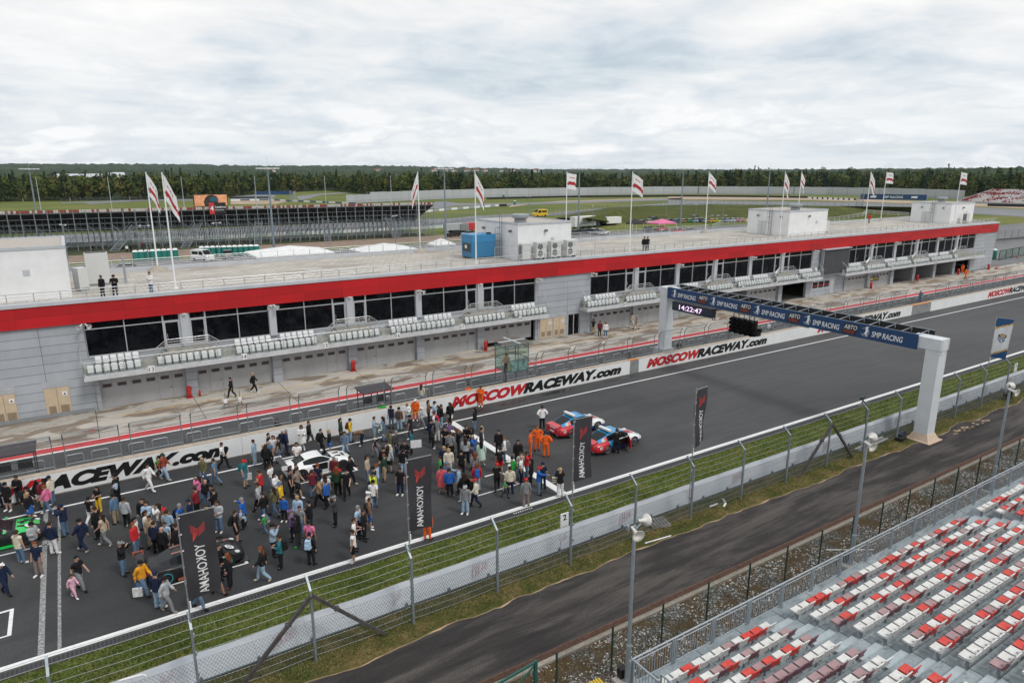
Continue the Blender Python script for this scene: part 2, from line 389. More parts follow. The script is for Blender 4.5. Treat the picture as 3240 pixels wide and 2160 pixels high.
for cx, cy, rx, ry in ((31.2, 48.35, 1.5, .32), (27.9, 48.2, 1.0, .25), (36.5, 48.6, 1.8, .3), (44, 48.7, 2.2, .25), (12, 48.7, 1.6, .22), (33.5, 48.9, 5, .2), (58, 48.8, 4, .25)):
    m.add([(cx + rx*(1 + .25*mnoise.noise(Vector((t*.9, cx, 0))))*math.cos(t*PI/12), cy + ry*(1 + .35*mnoise.noise(Vector((t*.9, cx, 4))))*math.sin(t*PI/12), .003) for t in range(24)], [tuple(range(24))])
m.build('damp_patches', M('damp_asphalt', (.016, .016, .017), .35, var=.2, scale=2), kind='structure')
sheet('pit_white_line', -60, 330, 57.15, 57.42, .008, line_mat)
sheet('pit_red_band', -60, 330, 57.42, 58.5, .008, redband_mat)
sheet('pit_inner_line', -60, 330, 58.5, 58.66, .008, line_mat)
sheet('apron_yellow_line', 1.5, 190, 63.55, 63.67, .009, M('yellow_line_paint', (.55, .33, .08), .7, var=.35, scale=1.5))
# red end marks on the apron
mk = MB(); flat(-.6, -.5, 60.6, 61.2, .01); flat(-.35, -.25, 60.6, 61.2, .01); mk.build('apron_red_marks', red, kind='structure')
# drains: a slotted kerb drain by the track and a rusty grating by the service road
m = MB()
for i in range(700): x = -10 + i*.16; m.box(x, x + .09, 31.03, 31.42, -.01, .02)
m.box(-60, 200, 30.92, 31.03, -.02, .03, 1); m.box(-60, 200, 31.42, 31.55, -.02, .012, 1)
m.build('kerb_drain', [charcoal, M('kerb_concrete', (.075, .074, .07), .9, var=.2)], kind='structure')
m = MB()
m.box(-60, 160, 19.72, 19.95, -.05, .09, 1)
for i in range(900): x = 4 + i*.075; m.box(x, x + .045, 20.0, 20.3, -.01, .03, 0)
m.box(72, 160, 20.0, 20.3, -.01, .028, 0); m.box(-60, 4, 20.0, 20.3, -.01, .028, 0); m.box(-60, 160, 19.95, 20.0, -.01, .032, 0); m.box(-60, 160, 20.3, 20.36, -.01, .032, 0)
m.build('drain_channel', [M('rusty_iron', (.10, .052, .034), .8, var=.4), M('kerb_stone', (.27, .24, .20), .9, var=.25)], kind='structure')
# grass blades (uncountable)
import numpy as np
rng = np.random.default_rng(5)
def blades(name, n, xr, yr, h, mats, dense=1.0):
    x = rng.uniform(0, 1, n)**1.7*(xr[1] - xr[0]) + xr[0]; y = rng.uniform(*yr, n)
    a = rng.uniform(0, 2*PI, n); w = rng.uniform(.02, .05, n)*dense; hh = rng.uniform(.4, 1.0, n)*h; lx = rng.normal(0, .5, n)*hh; ly = rng.normal(0, .5, n)*hh
    v = np.zeros((n, 3, 3), np.float32)
    v[:, 0] = np.stack([x - w*np.cos(a), y - w*np.sin(a), np.zeros(n)], 1); v[:, 1] = np.stack([x + w*np.cos(a), y + w*np.sin(a), np.zeros(n)], 1)
    v[:, 2] = np.stack([x + lx, y + ly, hh], 1)
    me = bpy.data.meshes.new(name); me.vertices.add(3*n); me.vertices.foreach_set('co', v.ravel()); me.loops.add(3*n)
    me.loops.foreach_set('vertex_index', np.arange(3*n, dtype=np.int32)); me.polygons.add(n); me.polygons.foreach_set('loop_start', np.arange(0, 3*n, 3, dtype=np.int32))
    me.polygons.foreach_set('loop_total', np.full(n, 3, np.int32))
    for k in mats: me.materials.append(k)
    me.polygons.foreach_set('material_index', rng.integers(0, len(mats), n).astype(np.int32)); me.update(); me.validate()
    return O(name, me, kind='stuff')
gm = [M('grass_blade', (.105, .14, .028), .8, var=.3, scale=.6), M('pale_grass_blade', (.155, .165, .045), .8, var=.3, scale=.6), M('dark_grass_blade', (.080, .115, .022), .8, var=.3, scale=.6)]
gd = [gm[0], M('straw_blade', (.20, .155, .07), .9, var=.3, scale=.6), M('olive_blade', (.085, .085, .025), .9, var=.3, scale=.6)]
blades('verge_grass', 70000, (-9, 110), (26.6, 30.95), .11, gm); blades('bank_grass', 34000, (-4, 110), (24.3, 26.6), .09, gd)
blades('gravel_weeds', 5000, (9, 60), (14, 19.6), .16, gd, .8)
# loose stones on the gravel bed
x = rng.uniform(8, 62, 26000); y = rng.uniform(12.6, 19.7, 26000); kp = np.array([mnoise.fractal(Vector((a_*.5, b_*.8, 3)), 1, 2, 4) < .10 + .25*((i_*37) % 10 == 0) for i_, (a_, b_) in enumerate(zip(x, y))]); x, y = x[kp], y[kp]; n = len(x)
oc = np.array([(1, 0, 0), (0, 1, 0), (-1, 0, 0), (0, -1, 0), (0, 0, 1)], np.float32)
s = rng.uniform(.014, .044, (n, 1, 1)).astype(np.float32)*np.array([1, 1, .7], np.float32); a = rng.uniform(0, PI, n)
v = (oc[None] + rng.normal(0, .22, (n, 5, 3)))*s*1.3; ca, sa = np.cos(a)[:, None], np.sin(a)[:, None]
v = np.stack([v[..., 0]*ca - v[..., 1]*sa, v[..., 0]*sa + v[..., 1]*ca, v[..., 2]], 2) + np.stack([x, y, np.full(n, -.012)], 1)[:, None]
tri = np.array([(0, 1, 4), (1, 2, 4), (2, 3, 4), (3, 0, 4)], np.int32)[None] + (np.arange(n, dtype=np.int32)*5)[:, None, None]
me = bpy.data.meshes.new('stones'); me.vertices.add(5*n); me.vertices.foreach_set('co', v.astype(np.float32).ravel()); me.loops.add(12*n)
me.loops.foreach_set('vertex_index', tri.ravel()); me.polygons.add(4*n); me.polygons.foreach_set('loop_start', np.arange(0, 12*n, 3, dtype=np.int32)); me.polygons.foreach_set('loop_total', np.full(4*n, 3, np.int32))
for k in ((.44, .43, .41), (.24, .23, .22), (.60, .59, .57), (.11, .10, .10)): me.materials.append(M('stone_%.2f' % k[0], k, .9, var=.2))
me.polygons.foreach_set('material_index', np.repeat(rng.choice(4, n, p=(.35, .3, .2, .15)), 4).astype(np.int32)); me.update(); me.validate()
O('gravel_stones', me, kind='stuff')
# ================================================================== pit building
FY = 66.2; X0, X1 = -14.0, 163.5
def xz(nb, p):
    s_ = nb.n('ShaderNodeSeparateXYZ'); nb.l(p, s_.inputs[0]); c = nb.n('ShaderNodeCombineXYZ')
    nb.l(nb.math('ADD', s_.outputs[0], s_.outputs[1]), c.inputs[0]); nb.l(s_.outputs[2], c.inputs[1]); return c.outputs[0]
def panels(name, col, w, h, joint, jc, rough=.5, dv=.06, z0=0.0, x0=0.0, dirt=.15):
    def f(nb, b):
        p = nb.pos(); q = nb.mp(xz(nb, p), loc=(-x0, -z0, 0))
        lo = tuple(c*(1 - dv) for c in col); hi = tuple(min(1, c*(1 + dv)) for c in col)
        bk = nb.brick(q, w, h, joint, lo, hi, jc)
        return nb.mix(dirt, bk.outputs['Color'], nb.ramp(nb.noise(nb.mp(p, (.6, .6, .25)), 1.5, 5, .65), [(.3, (.6,)*3), (.7, (1.2,)*3)]), 'MULTIPLY')
    return surf(name, f, rough, .4)
clad = panels('grey_cladding', (.36, .385, .42), 4.5, .76, .018, (.10, .11, .12), x0=.1, dirt=.25)
redclad = panels('red_cladding', (.43, .006, .010), 3.83, .87, .014, (.20, .005, .007), .55, .14, 7.68, .25, .25)
coping_mat = M('coping_grey', (.46, .48, .51), .5, var=.1, scale=1)
slabw = M('painted_slab', (.50, .51, .53), .6, var=.12, scale=1.5)
ribs = panels('sectional_door', (.40, .405, .415), 60, .105, .008, (.22, .225, .23), .5, .03, dirt=.3)
frame_m = M('white_frame', (.47, .49, .51), .4, .2, var=.05)
def m_glass(nb, b):
    b.inputs['Roughness'].default_value = .04; b.inputs['Specular IOR Level'].default_value = .22
    p = nb.pos(); return nb.ramp(nb.noise(nb.mp(p, (.9, .9, .7)), 1.3, 5, .6), [(.45, (.0035, .004, .0055)), (.62, (.008, .0095, .013)), (.75, (.016, .017, .022))])
glass_dark = surf('dark_glazing', m_glass, .04, .22)
def see_through(name, tint, fac):
    m = bpy.data.materials.new(name); m.use_nodes = True; t = m.node_tree; t.nodes.clear(); nb = NB(t)
    o = nb.n('ShaderNodeOutputMaterial'); a = nb.n('ShaderNodeBsdfTransparent'); a.inputs[0].default_value = (*tint, 1)
    gl = nb.n('ShaderNodeBsdfGlossy'); gl.inputs['Roughness'].default_value = .05; gl.inputs[0].default_value = (.8, .85, .85, 1)
    d = nb.n('ShaderNodeBsdfDiffuse'); d.inputs[0].default_value = (.45, .55, .50, 1)
    m1 = nb.n('ShaderNodeMixShader'); m1.inputs[0].default_value = .35; nb.l(gl.outputs[0], m1.inputs[1]); nb.l(d.outputs[0], m1.inputs[2])
    mx = nb.n('ShaderNodeMixShader'); mx.inputs[0].default_value = fac; nb.l(a.outputs[0], mx.inputs[1]); nb.l(m1.outputs[0], mx.inputs[2]); nb.l(mx.outputs[0], o.inputs[0])
    MATS[name] = m; return m
clear_glass = see_through('balcony_glass', (.955, .98, .97), .05)
green_glass = see_through('tower_glass', (.70, .86, .82), .22)
beige = M('beige_door_paint', (.50, .40, .28), .55, var=.08, scale=2)
louv = M('louvre', (.20, .15, .10), .6)
bld = wthing('pit_building', 'long grey pit building with red fascia, dark windows and a paved flat roof', 'building', (75, FY, 0))
# window bay layout
B0 = [(.1 + 7.65*k, .1 + 7.65*(k + 1)) for k in range(6)]
D0 = [(54.5 + 7.62*k, 54.5 + 7.62*(k + 1)) for k in range(6)]
E0 = [(109.7 + 7.47*k, 109.7 + 7.47*(k + 1)) for k in range(6)]
w = MB()
for a, b in ((X0, .1), (46.0, 54.5), (100.2, 109.7), (154.5, X1)): w.box(a, b, FY, FY + .4, 3.05, 7.7)
for bays in (B0, D0, E0): w.box(bays[0][0], bays[-1][1], FY, FY + .4, 3.05, 4.66)
w.box(X0, -.02 + .27, FY, FY + .4, 0, 3.05); w.box(46.05, 50.98, FY, FY + .4, 0, 3.05); w.box(52.98, 54.75, FY, FY + .4, 0, 3.05); w.box(50.98, 52.98, FY, FY + .4, 2.72, 3.05)
w.box(99.45, 101.1, FY, FY + .4, 0, 3.05); w.box(105.9, 106.2, FY, FY + .4, 0, 3.05); w.box(101.1, 105.9, FY, FY + .4, 0, 1.3); w.box(101.1, 105.9, FY, FY + .4, 2.35, 3.05); w.box(106.2, 107.4, FY, FY + .4, 2.4, 3.05); w.box(107.4, 109.95, FY, FY + .4, 0, 3.05)
w.box(154.0, X1, FY, FY + .4, 0, 3.05)
w.build('wall', clad, bld)
m = MB(); m.box(X1 - .3, X1, FY + .4, 84.4, 0, 7.7); m.build('end_wall', clad, bld)
m = MB(); m.box(X0, X1 - .3, 66.75, 84.4, 3.06, 9.3); m.box(X0, X1 - .3, 73, 84.4, 0, 3.06); m.build('inner_structure', M('inner_dark', (.03, .03, .032), .8), bld)  # dark box added inside the shell to block light
m = MB(); m.box(X0, X1 + .05, 65.98, 66.6, 7.7, 9.42); m.box(X1 - .5, X1 + .05, 66.6, 84.4, 7.7, 9.42); m.build('red_fascia', redclad, bld)
m = MB(); m.box(X0, X1 + .1, 65.9, 66.75, 9.42, 9.7); m.box(X1 - .6, X1 + .1, 66.75, 84.2, 9.42, 9.7); m.box(X0, X1 + .1, 84.2, 84.6, 9.3, 9.85); m.build('coping', coping_mat, bld)
def m_roof(nb, b):
    p = nb.pos(); bk = nb.brick(p, .8, .8, .03, (.40, .37, .33), (.47, .44, .395), (.27, .25, .22), .5)
    c = nb.mix(nb.math('MULTIPLY', nb.ramp(nb.noise(nb.mp(p, (.12, .35, 1)), 1, 6, .6), [(.5, 0.0), (.64, 1.0)]), .6), bk.outputs['Color'], (.245, .215, .185))
    c = nb.mix(nb.math('MULTIPLY', nb.ramp(nb.noise(nb.mp(p, (.3, .5, 1), (9, 3, 0)), 1, 6, .6), [(.56, 0.0), (.63, 1.0)]), .5), c, (.56, .545, .52))
    return nb.mix(.3, c, nb.ramp(nb.noise(p, 5, 4), [(.3, (.75,)*3), (.7, (1.25,)*3)]), 'MULTIPLY')
m = MB(); m.quad((X0, 66.7, 9.4), (X1 - .5, 66.7, 9.4), (X1 - .5, 84.3, 9.4), (X0, 84.3, 9.4)); m.build('roof', surf('roof_pavers', m_roof, .9), bld)
for a_, b_ in ((X0, 0), (155, X1)): MB().box(a_, b_, 66.08, FY - .003, .02, .32).build('plinth', M('plinth_grey', (.22, .235, .25), .6), bld)
# window bays, doors and columns
for bays in (B0, D0, E0):
    for k, (a, b) in enumerate(bays):
        a2 = a if k == 0 else a + .33; b2 = b if k == 5 else b - .33
        right = k % 2 == 0
        d0, d1 = (b2 - 1.46, b2) if right else (a2, a2 + 1.46)
        m0, m1 = (a2, d0) if right else (d1, b2)
        f = MB(); xs = [m0, m0 + (m1 - m0)/2, m1]
        for x in xs[:2] if right else xs[1:]: f.box(x - .035, x + .035, 66.2, 66.34, 4.66, 7.7)
        f.box(m0, m1, 66.21, 66.33, 7.05, 7.12); f.box(m0, m1, 66.19, 66.36, 4.66, 4.8)
        fo = f.build('window', frame_m, bld)
        MB().quad((m0, 66.31, 4.7), (m1, 66.31, 4.7), (m1, 66.31, 7.7), (m0, 66.31, 7.7)).build('pane', glass_dark, fo)
        f = MB()
        for x in (d0 + .06, d1 - .06): f.box(x - .06, x + .06, 66.17, 66.345, 4.66, 7.7)
        f.box(d0 + .12, d1 - .12, 66.18, 66.34, 7.05, 7.15); f.box(d0 + .12, d1 - .12, 66.18, 66.34, 4.66, 4.8)
        for x in (d0 + .17, d1 - .17): f.box(x - .045, x + .045, 66.2, 66.33, 4.8, 7.05)
        f.box(d0 + .22, d1 - .22, 66.2, 66.33, 6.97, 7.05); f.box(d0 + .22, d1 - .22, 66.2, 66.33, 4.8, 4.9)
        fo = f.build('balcony_door', frame_m, bld)
        MB().quad((d0 + .12, 66.30, 4.8), (d1 - .12, 66.30, 4.8), (d1 - .12, 66.30, 7.7), (d0 + .12, 66.30, 7.7)).build('pane', glass_dark, fo)
        hx = d0 + .3 if right else d1 - .3
        MB().bar((hx, 66.12, 5.5), (hx, 66.12, 6.0), .035).build('handle', steel, fo)
        if k: MB().box(a - .33, a + .33, 66.02, 66.45, 4.66, 7.7).build('column', M('column_grey', (.44, .465, .50), .5, var=.06), bld)
# garage doors
pier_mat = panels('pier_cladding', (.335, .355, .385), 3, .75, .02, (.12, .125, .13), dirt=.25)
def garage(a, b, lift=0.0, wicket=3):
    f = MB(); f.box(a, b, 66.42, 66.5, lift, 2.66)
    n = 6; pw = (b - a)/n
    for x in (a + pw*wicket, a + pw*(wicket + 1)): f.box(x - .012, x + .012, 66.405, 66.42, lift, 2.66, 1)
    f.box(a + pw*(wicket + 1) - .2, a + pw*(wicket + 1) - .1, 66.36, 66.405, lift + 1.0, lift + 1.06, 2)
    gd_ = f.build('garage_door', [ribs, M('door_joint', (.2, .205, .21), .6), black], bld)
    for i in range(n):
        x = a + pw*(i + .5); p = MB(); p.box(x - .36, x + .36, 66.385, 66.42, lift*.4 + 1.82, lift*.4 + 2.16, 1); p.box(x - .31, x + .31, 66.375, 66.385, lift*.4 + 1.87, lift*.4 + 2.11, 0)
        p.build('door_window', [M('door_window_glass', (.05, .03, .035), .2, var=.2), M('door_window_trim', (.16, .165, .17), .5)], gd_)
lint = MB(); soff = MB()
for bays, st in ((B0, 'cccccl'), (D0, 'cccocp'), (E0, 'ccooop')):
    for k, (a, b) in enumerate(bays):
        a2, b2 = a + .48, b - .42; lint.box(a + .15, b, FY + .003, FY + .5, 2.62, 3.05)
        c = st[k]
        if c == 'c': garage(a2, b2, 0, 4 if k % 2 == 0 else 1)
        elif c == 'l': garage(a2, b2, .5, 2)
        if c in 'pol':
            q = MB(); q.quad((a2, 66.5, .01), (b2, 66.5, .01), (b2, 72.9, .01), (a2, 72.9, .01), 0); q.box(a2, b2, 72.6, 72.9, .02, 3.0, 1)
            q.build('garage_interior', [M('garage_floor', (.16, .15, .15), .5), M('garage_back', (.10, .10, .11), .7)], bld)
            q = MB(); 
            for i in range(5):
                x = a2 + .6 + i*(b2 - a2 - 1.2)/4; h = .7 + .5*((i*7 + k) % 3)/2; q.cbox((x, 71.5 - (i % 2), h/2 + .02), (.8, .7, h), .3*i, i % 3)
            q.build('garage_kit', [M('blue_crate', (.03, .08, .25), .5), M('red_crate', (.3, .03, .03), .5), M('dark_crate', (.03, .03, .035), .5)], bld)
        p = MB(); p.box(b - .42, b + (.48 if k < 5 else -.02), 65.98, 66.5, 0, 3.0); p.box(b - .3, b + .35, 66.5, 72.6, 0, 3.0, 1)
        if k < 5: p.build('pier', [pier_mat, M('garage_wall', (.3, .3, .31), .8)], bld)
    p = MB(); p.box(bays[0][0] + .15, bays[0][0] + .48, 65.98, 66.5, 0, 3.0); p.build('pier', pier_mat, bld)
lint.build('lintel', clad, bld)
# service doors in the blank walls
def service_door(a, b, y=FY):
    f = MB(); f.box(a, b, y - .05, y, .12, 2.5, 0); mid = (a + b)/2; f.box(mid - .015, mid + .015, y - .06, y - .05, .12, 2.5, 1)
    for c, wd in ((a + (b - a)*.25, .5), (a + (b - a)*.75, .62)): 
        for i in range(7): f.box(c - wd/2, c + wd/2, y - .07, y - .05, .35 + i*.09, .40 + i*.09, 1)
    d = f.build('service_door', [beige, louv], bld)
    s_ = MB(); s_.box(a + (b - a)*.72, a + (b - a)*.72 + .34, y - .075, y - .06, 1.75, 2.1, 0)
    s_.add([(a + (b - a)*.72 + .17 + dx, y - .08, 1.925 + dz) for dx, dz in ((-.1, -.09), (.1, -.09), (0, .1))], [(0, 1, 2)], 1); s_.build('warning_plate', [white, black], d)
    v = MB()
    for i in range(6): v.box(a - .1, b + .1, y - .04, y, 2.56 + i*.085, 2.62 + i*.085)
    v.build('louvre_vent', coping_mat, bld)
service_door(-6.9, -5.35); service_door(-3.4, -1.65); service_door(46.75, 48.55); service_door(48.75, 50.5)
f = MB(); f.box(51.05, 51.15, 66.3, 66.4, 0, 2.7); f.box(52.85, 52.95, 66.3, 66.4, 0, 2.7); f.box(51.95, 52.05, 66.3, 66.4, 0, 2.7); f.box(51.0, 53.0, 66.28, 66.42, 2.6, 2.72)
fo = f.build('entrance_door', frame_m, bld); MB().quad((51.1, 66.37, .03), (52.9, 66.37, .03), (52.9, 66.37, 2.62), (51.1, 66.37, 2.62)).build('pane', glass_dark, fo)
f = MB()
for i in range(4): x = 101.15 + i*1.57; f.box(x - .06, x + .06, 66.22, 66.36, 1.3, 2.35)
fo = f.build('window', frame_m, bld); MB().quad((101.1, 66.33, 1.3), (105.9, 66.33, 1.3), (105.9, 66.33, 2.35), (101.1, 66.33, 2.35)).build('pane', glass_dark, fo)
MB().box(101.2, 105.8, 66.28, 66.32, 1.62, 1.72).build('red_sticker_band', red, fo)
MB().box(106.2, 107.4, 66.24, 66.3, .03, 2.4).build('side_door', frame_m, bld)
q = MB(); q.box(118.0, 120.9, 66.30, 66.36, 1.05, 1.75, 0); q.box(118.25, 119.0, 66.29, 66.30, 1.2, 1.6, 1)
for i in range(2): q.box(119.15, 120.7, 66.29, 66.30, 1.45 - .22*i, 1.55 - .22*i, 1)
q.build('black_yellow_sign', [black, M('sign_yellow', (.6, .45, .08), .5)], bld)
# balconies
rail_m = steel; concrete = M('balcony_concrete', (.33, .32, .29), .85, var=.3, scale=2.5)
SEATS = []
def balcony(x0, x1, bays):
    b = MB(); b.box(x0, x1, 64.55, FY - .02, 3.05, 3.42, 0); b.box(x0 + .1, x1 - .1, 65.3, FY - .02, 3.42, 3.98, 1)
    doors = [bays[k][0] for k in (1, 3, 5)]
    for dx in doors:
        b.box(dx - 1.75, dx + 1.75, 65.32, FY - .02, 3.98, 4.63, 1)
        for s_ in (-1, 1):
            for q in range(3): b.box(min(dx + s_*(1.75 + q*.3), dx + s_*(2.05 + q*.3)), max(dx + s_*(1.75 + q*.3), dx + s_*(2.05 + q*.3)), 65.32, FY - .02, 3.98, 4.46 - q*.16, 1)
    bo = b.build('balcony', [slabw, concrete], bld)
    gl = MB(); gl.quad((x0 + .05, 64.6, 3.45), (x1 - .05, 64.6, 3.45), (x1 - .05, 64.6, 4.32), (x0 + .05, 64.6, 4.32))
    for x in (x0 + .05, x1 - .05): gl.quad((x, 64.6, 3.45), (x, 66.1, 3.45), (x, 66.1, 4.6), (x, 64.6, 4.32))
    gl.build('glass_balustrade', clear_glass, bo)
    r = MB(); r.tube((x0, 64.58, 4.62), (x1, 64.58, 4.62), .03); n = int((x1 - x0)/1.45)
    for i in range(n + 1): x = x0 + .05 + (x1 - x0 - .1)*i/n; r.bar((x, 64.58, 3.42), (x, 64.58, 4.62), .045)
    for x in (x0, x1): r.path([(x, 64.58, 4.62), (x, 66.1, 5.9)], .03); r.bar((x, 65.3, 3.42), (x, 65.3, 5.2), .04)
    r.build('handrail', rail_m, bo)
    for dx in doors:
        s_ = MB(); y = 65.3
        for h in (1.0, .78, .56): s_.path([(dx - 2.75, y, 3.98 + h - .1), (dx - 1.75, y, 4.63 + h), (dx + 1.75, y, 4.63 + h), (dx + 2.75, y, 3.98 + h - .1)], .042 if h == 1 else .024, 5)
        for x, z in ((-2.75, 3.42), (-1.75, 3.98), (-.6, 3.98), (.6, 3.98), (1.75, 3.98), (2.75, 3.42)): s_.bar((dx + x, y, z), (dx + x, y, 5.63 if abs(x) < 2 else 4.88), .04)
        s_.build('stair_rail', rail_m, bo)
    for i in range(6):
        cx = bays[i][0] + 4.45; p = MB(); p.box(cx - .24, cx + .24, 64.50, 64.547, 3.10, 3.68); po = p.build('number_plate', white, bo)
        yield cx, po, i
    for k in range(7):                                       # seats: rows of folded white chairs
        cx = bays[k][0] if k < 6 else bays[5][1]
        lo, hi = x0 + .5, x1 - .3
        if k % 2 == 1:
            for j in range(9): SEATS.append((cx - 2.36 + j*.59, 64.98, 3.42))
        else:
            for j in range(13):
                x = cx - 3.5 + j*.583
                if lo < x < hi: SEATS.append((x, 64.98, 3.42))
            for j in (-6, -5, -4, -3, -2, -1, 1, 2, 3, 4, 5, 6):
                x = cx + j*.56 + (.1 if j > 0 else -.1)
                if lo < x < hi: SEATS.append((x, 65.66, 3.98))
for (x0, x1, bays, n0) in ((-.45, 46.95, B0, 13), (52.75, 101.3, D0, 19), (107.6, 156.1, E0, 25)):
    for cx, po, i in balcony(x0, x1, bays):
        lettering('number', str(n0 + i), black, po, (cx, 64.495, 3.39), (1, 0, 0), (0, 0, 1), height=.36, bold=.0)
# white folding seats on the balconies
sm = M('white_seat_plastic', (.72, .74, .75), .35, var=.05)
def seat_shell(mat, wd=.45):
    s_ = MB(); prof = [(.02, .14), (-.06, .30), (-.05, .42), (.10, .62), (.15, .80), (.15, .84)]
    for (ya, za), (yb, zb) in zip(prof[:-1], prof[1:]):
        n = 4
        for i in range(n):
            xa, xb = -wd/2 + wd*i/n, -wd/2 + wd*(i + 1)/n; c = lambda x: .06*(abs(x)/(wd/2))**2
            s_.add([(xa, ya - c(xa), za), (xb, yb*0 + ya - c(xb), za), (xb, yb - c(xb), zb), (xa, yb - c(xa), zb)], [(0, 1, 2, 3)], 0, True)
    return s_
def balcony_seat():
    s_ = MB(); wd = .46
    s_.hexa([(-wd/2, -.02, .30), (wd/2, -.02, .30), (wd/2, .05, .30), (-wd/2, .05, .30), (-wd/2 + .01, .06, .80), (wd/2 - .01, .06, .80), (wd/2 - .03, .13, .80), (-wd/2 + .03, .13, .80)])
    s_.hexa([(-wd/2 + .02, -.09, .26), (wd/2 - .02, -.09, .26), (wd/2 - .02, -.035, .26), (-wd/2 + .02, -.035, .26), (-wd/2 + .04, -.11, .62), (wd/2 - .04, -.11, .62), (wd/2 - .04, -.045, .62), (-wd/2 + .04, -.045, .62)])
    s_.hexa([(-wd/2 + .02, .06, .80), (wd/2 - .02, .06, .80), (wd/2 - .04, .12, .80), (-wd/2 + .04, .12, .80), (-wd/2 + .06, .075, .85), (wd/2 - .06, .075, .85), (wd/2 - .07, .115, .85), (-wd/2 + .07, .115, .85)])
    return s_
seat0 = thing('balcony_seat', 'white folded plastic seat in a row on the pit building balcony', 'seat', (0, 0, 0), 0, 'white seats on the balcony')
balcony_seat().build('seat_shell', sm, seat0); MB().box(-.2, .2, -.03, .1, 0, .28).build('seat_bracket', M('grey_bracket', (.25, .26, .27), .5), seat0)
SEATS.sort()
for i, p in enumerate(SEATS[:300]):
    if i == 0: seat0.location = p
    else: dup(seat0, p)
# loudspeakers and lamps along the front
horn_w = M('horn_white', (.62, .63, .62), .5)
def horn(m, c, d, L_=.42, r=.22):
    d = Vector(d).normalized(); c = Vector(c); prof = [(.05, -.18), (.06, 0), (.075, .12), (.12, .26), (r*.75, L_*.85), (r, L_), (r*.96, L_ + .01), (r*.6, L_*.72), (.09, .2), (.0, .16)]
    q = d.to_track_quat('Z', 'Y').to_matrix(); n = 14; vs = []
    for rr, h in prof:
        for k in range(n): t = 2*PI*k/n; vs.append(c + q @ Vector((rr*math.cos(t), rr*math.sin(t), h)))
    m.add(vs, [(i*n + k, i*n + (k + 1) % n, (i + 1)*n + (k + 1) % n, (i + 1)*n + k) for i in range(len(prof) - 1) for k in range(n)], 0, True)
hs = thing('horn_speaker_pair', '', 'loudspeaker', (0, 0, 0), 0, 'loudspeakers along the pit building')
for s_ in (-1, 1):
    m = MB(); horn(m, (s_*.18, -.28, -.02), (s_*.55, -1, -.35)); m.build('horn', horn_w, hs)
MB().bar((-.22, -.12, -.1), (.22, -.12, -.1), .04).bar((0, 0, -.1), (0, -.2, -.1), .05).build('bracket', grey_metal, hs)
HX = [0.1, 15.4, 30.7, 46.1, 54.4, 69.7, 85.0, 100.3, 124.6, 139.6, 154.6]
nm = ['at the left end of the dark windows', 'on the second column', 'on the fourth column', 'at the right end of the first balcony', 'at the left end of the middle balcony', 'above the start gantry', 'on the fourth column of the middle balcony', 'beside the blank screen', 'right of the blank screen', 'on the far balcony', 'near the right end of the building']
for i, x in enumerate(HX):
    lab = 'white twin horn loudspeaker under the red fascia ' + nm[i]
    if i == 0: hs.location = (x, 66.0, 7.62); hs['label'] = lab
    else: dup(hs, (x, 66.0, 7.62), label=lab)
wl = thing('wall_lamp', '', 'lamp', (0, 0, 0), 0, 'round lamps on the columns')
MB().lathe([(.0, -.16), (.15, -.13), (.2, -.05), (.2, 0)], 12, axis='Y').build('lamp_bowl', M('lamp_bowl', (.55, .54, .50), .4), wl); MB().box(-.15, .15, -.2, .05, .45, .55).build('camera_box', horn_w, wl)
for i, x in enumerate((7.75, 23.05, 38.35, 62.1, 77.35, 92.6, 117.2, 132.1, 147.0)):
    lab = 'round lamp with a small box above it on the ' + ['first', 'third', 'fifth', 'first middle', 'third middle', 'fifth middle', 'first far', 'third far', 'fifth far'][i] + ' balcony column'
    if i == 0: wl.location = (x, 66.0, 7.15); wl['label'] = lab
    else: dup(wl, (x, 66.0, 7.15), label=lab)
# dead video screen
t = wthing('video_screen', 'large blank dark grey video screen on the pit building', 'screen', (106, 65.3, 3.3))
m = MB(); m.box(102.3, 109.5, 65.5, 66.0, 3.4, 7.62); m.build('cabinet', M('screen_case', (.30, .32, .34), .5), t)
MB().box(102.5, 109.3, 65.42, 65.497, 3.55, 7.45).build('screen_face', panels('led_tiles', (.055, .058, .063), .96, .96, .02, (.03, .03, .034), .6), t)
MB().box(102.2, 109.6, 65.1, 65.9, 7.622, 7.72).build('screen_canopy', coping_mat, t)
# fire posts
fx = thing('fire_hose_cart', '', 'fire equipment', (0, 0, 0), 0, 'red fire carts by the garages')
MB().lathe([(.0, .1), (.2, .1), (.2, 1.0), (.12, 1.15), (.05, 1.2), (0, 1.2)], 12).cbox((0, .05, .06), (.5, .4, .1)).build('cylinder', red, fx)
m = MB(); m.path([(.18*math.cos(k*PI/6) + .05, -.22, .95 + .2*math.sin(k*PI/6)) for k in range(13)], .035, 5); m.build('hose', M('hose_dark_red', (.2, .02, .02), .6), fx)
for i, (x, y, l) in enumerate(((7.35, 65.4, 'left of garage 14'), (22.9, 65.6, 'by the pier of garage 16'), (38.6, 65.4, 'by the half raised garage door'), (86.9, 65.6, 'by the open garage behind the gantry'), (117.1, 65.4, 'below the black and yellow sign'), (132.6, 65.5, 'between the open garages'), (147.9, 65.4, 'by the last open garage'), (160.9, 65.5, 'at the right corner of the building'))):
    lab = 'red fire hose cart ' + l
    if i == 0: fx.location = (x, y, 0); fx['label'] = lab
    else: dup(fx, (x, y, 0), .4*i, label=lab)
m = MB(); m.lathe([(0, 0), (.09, 0), (.09, .45), (.04, .55), (0, .58)], 10, (8.25, 65.6, 0)); o = m.build('fire_extinguisher', red); tag(o, 'small red fire extinguisher right of the first fire hose cart', 'fire extinguisher')
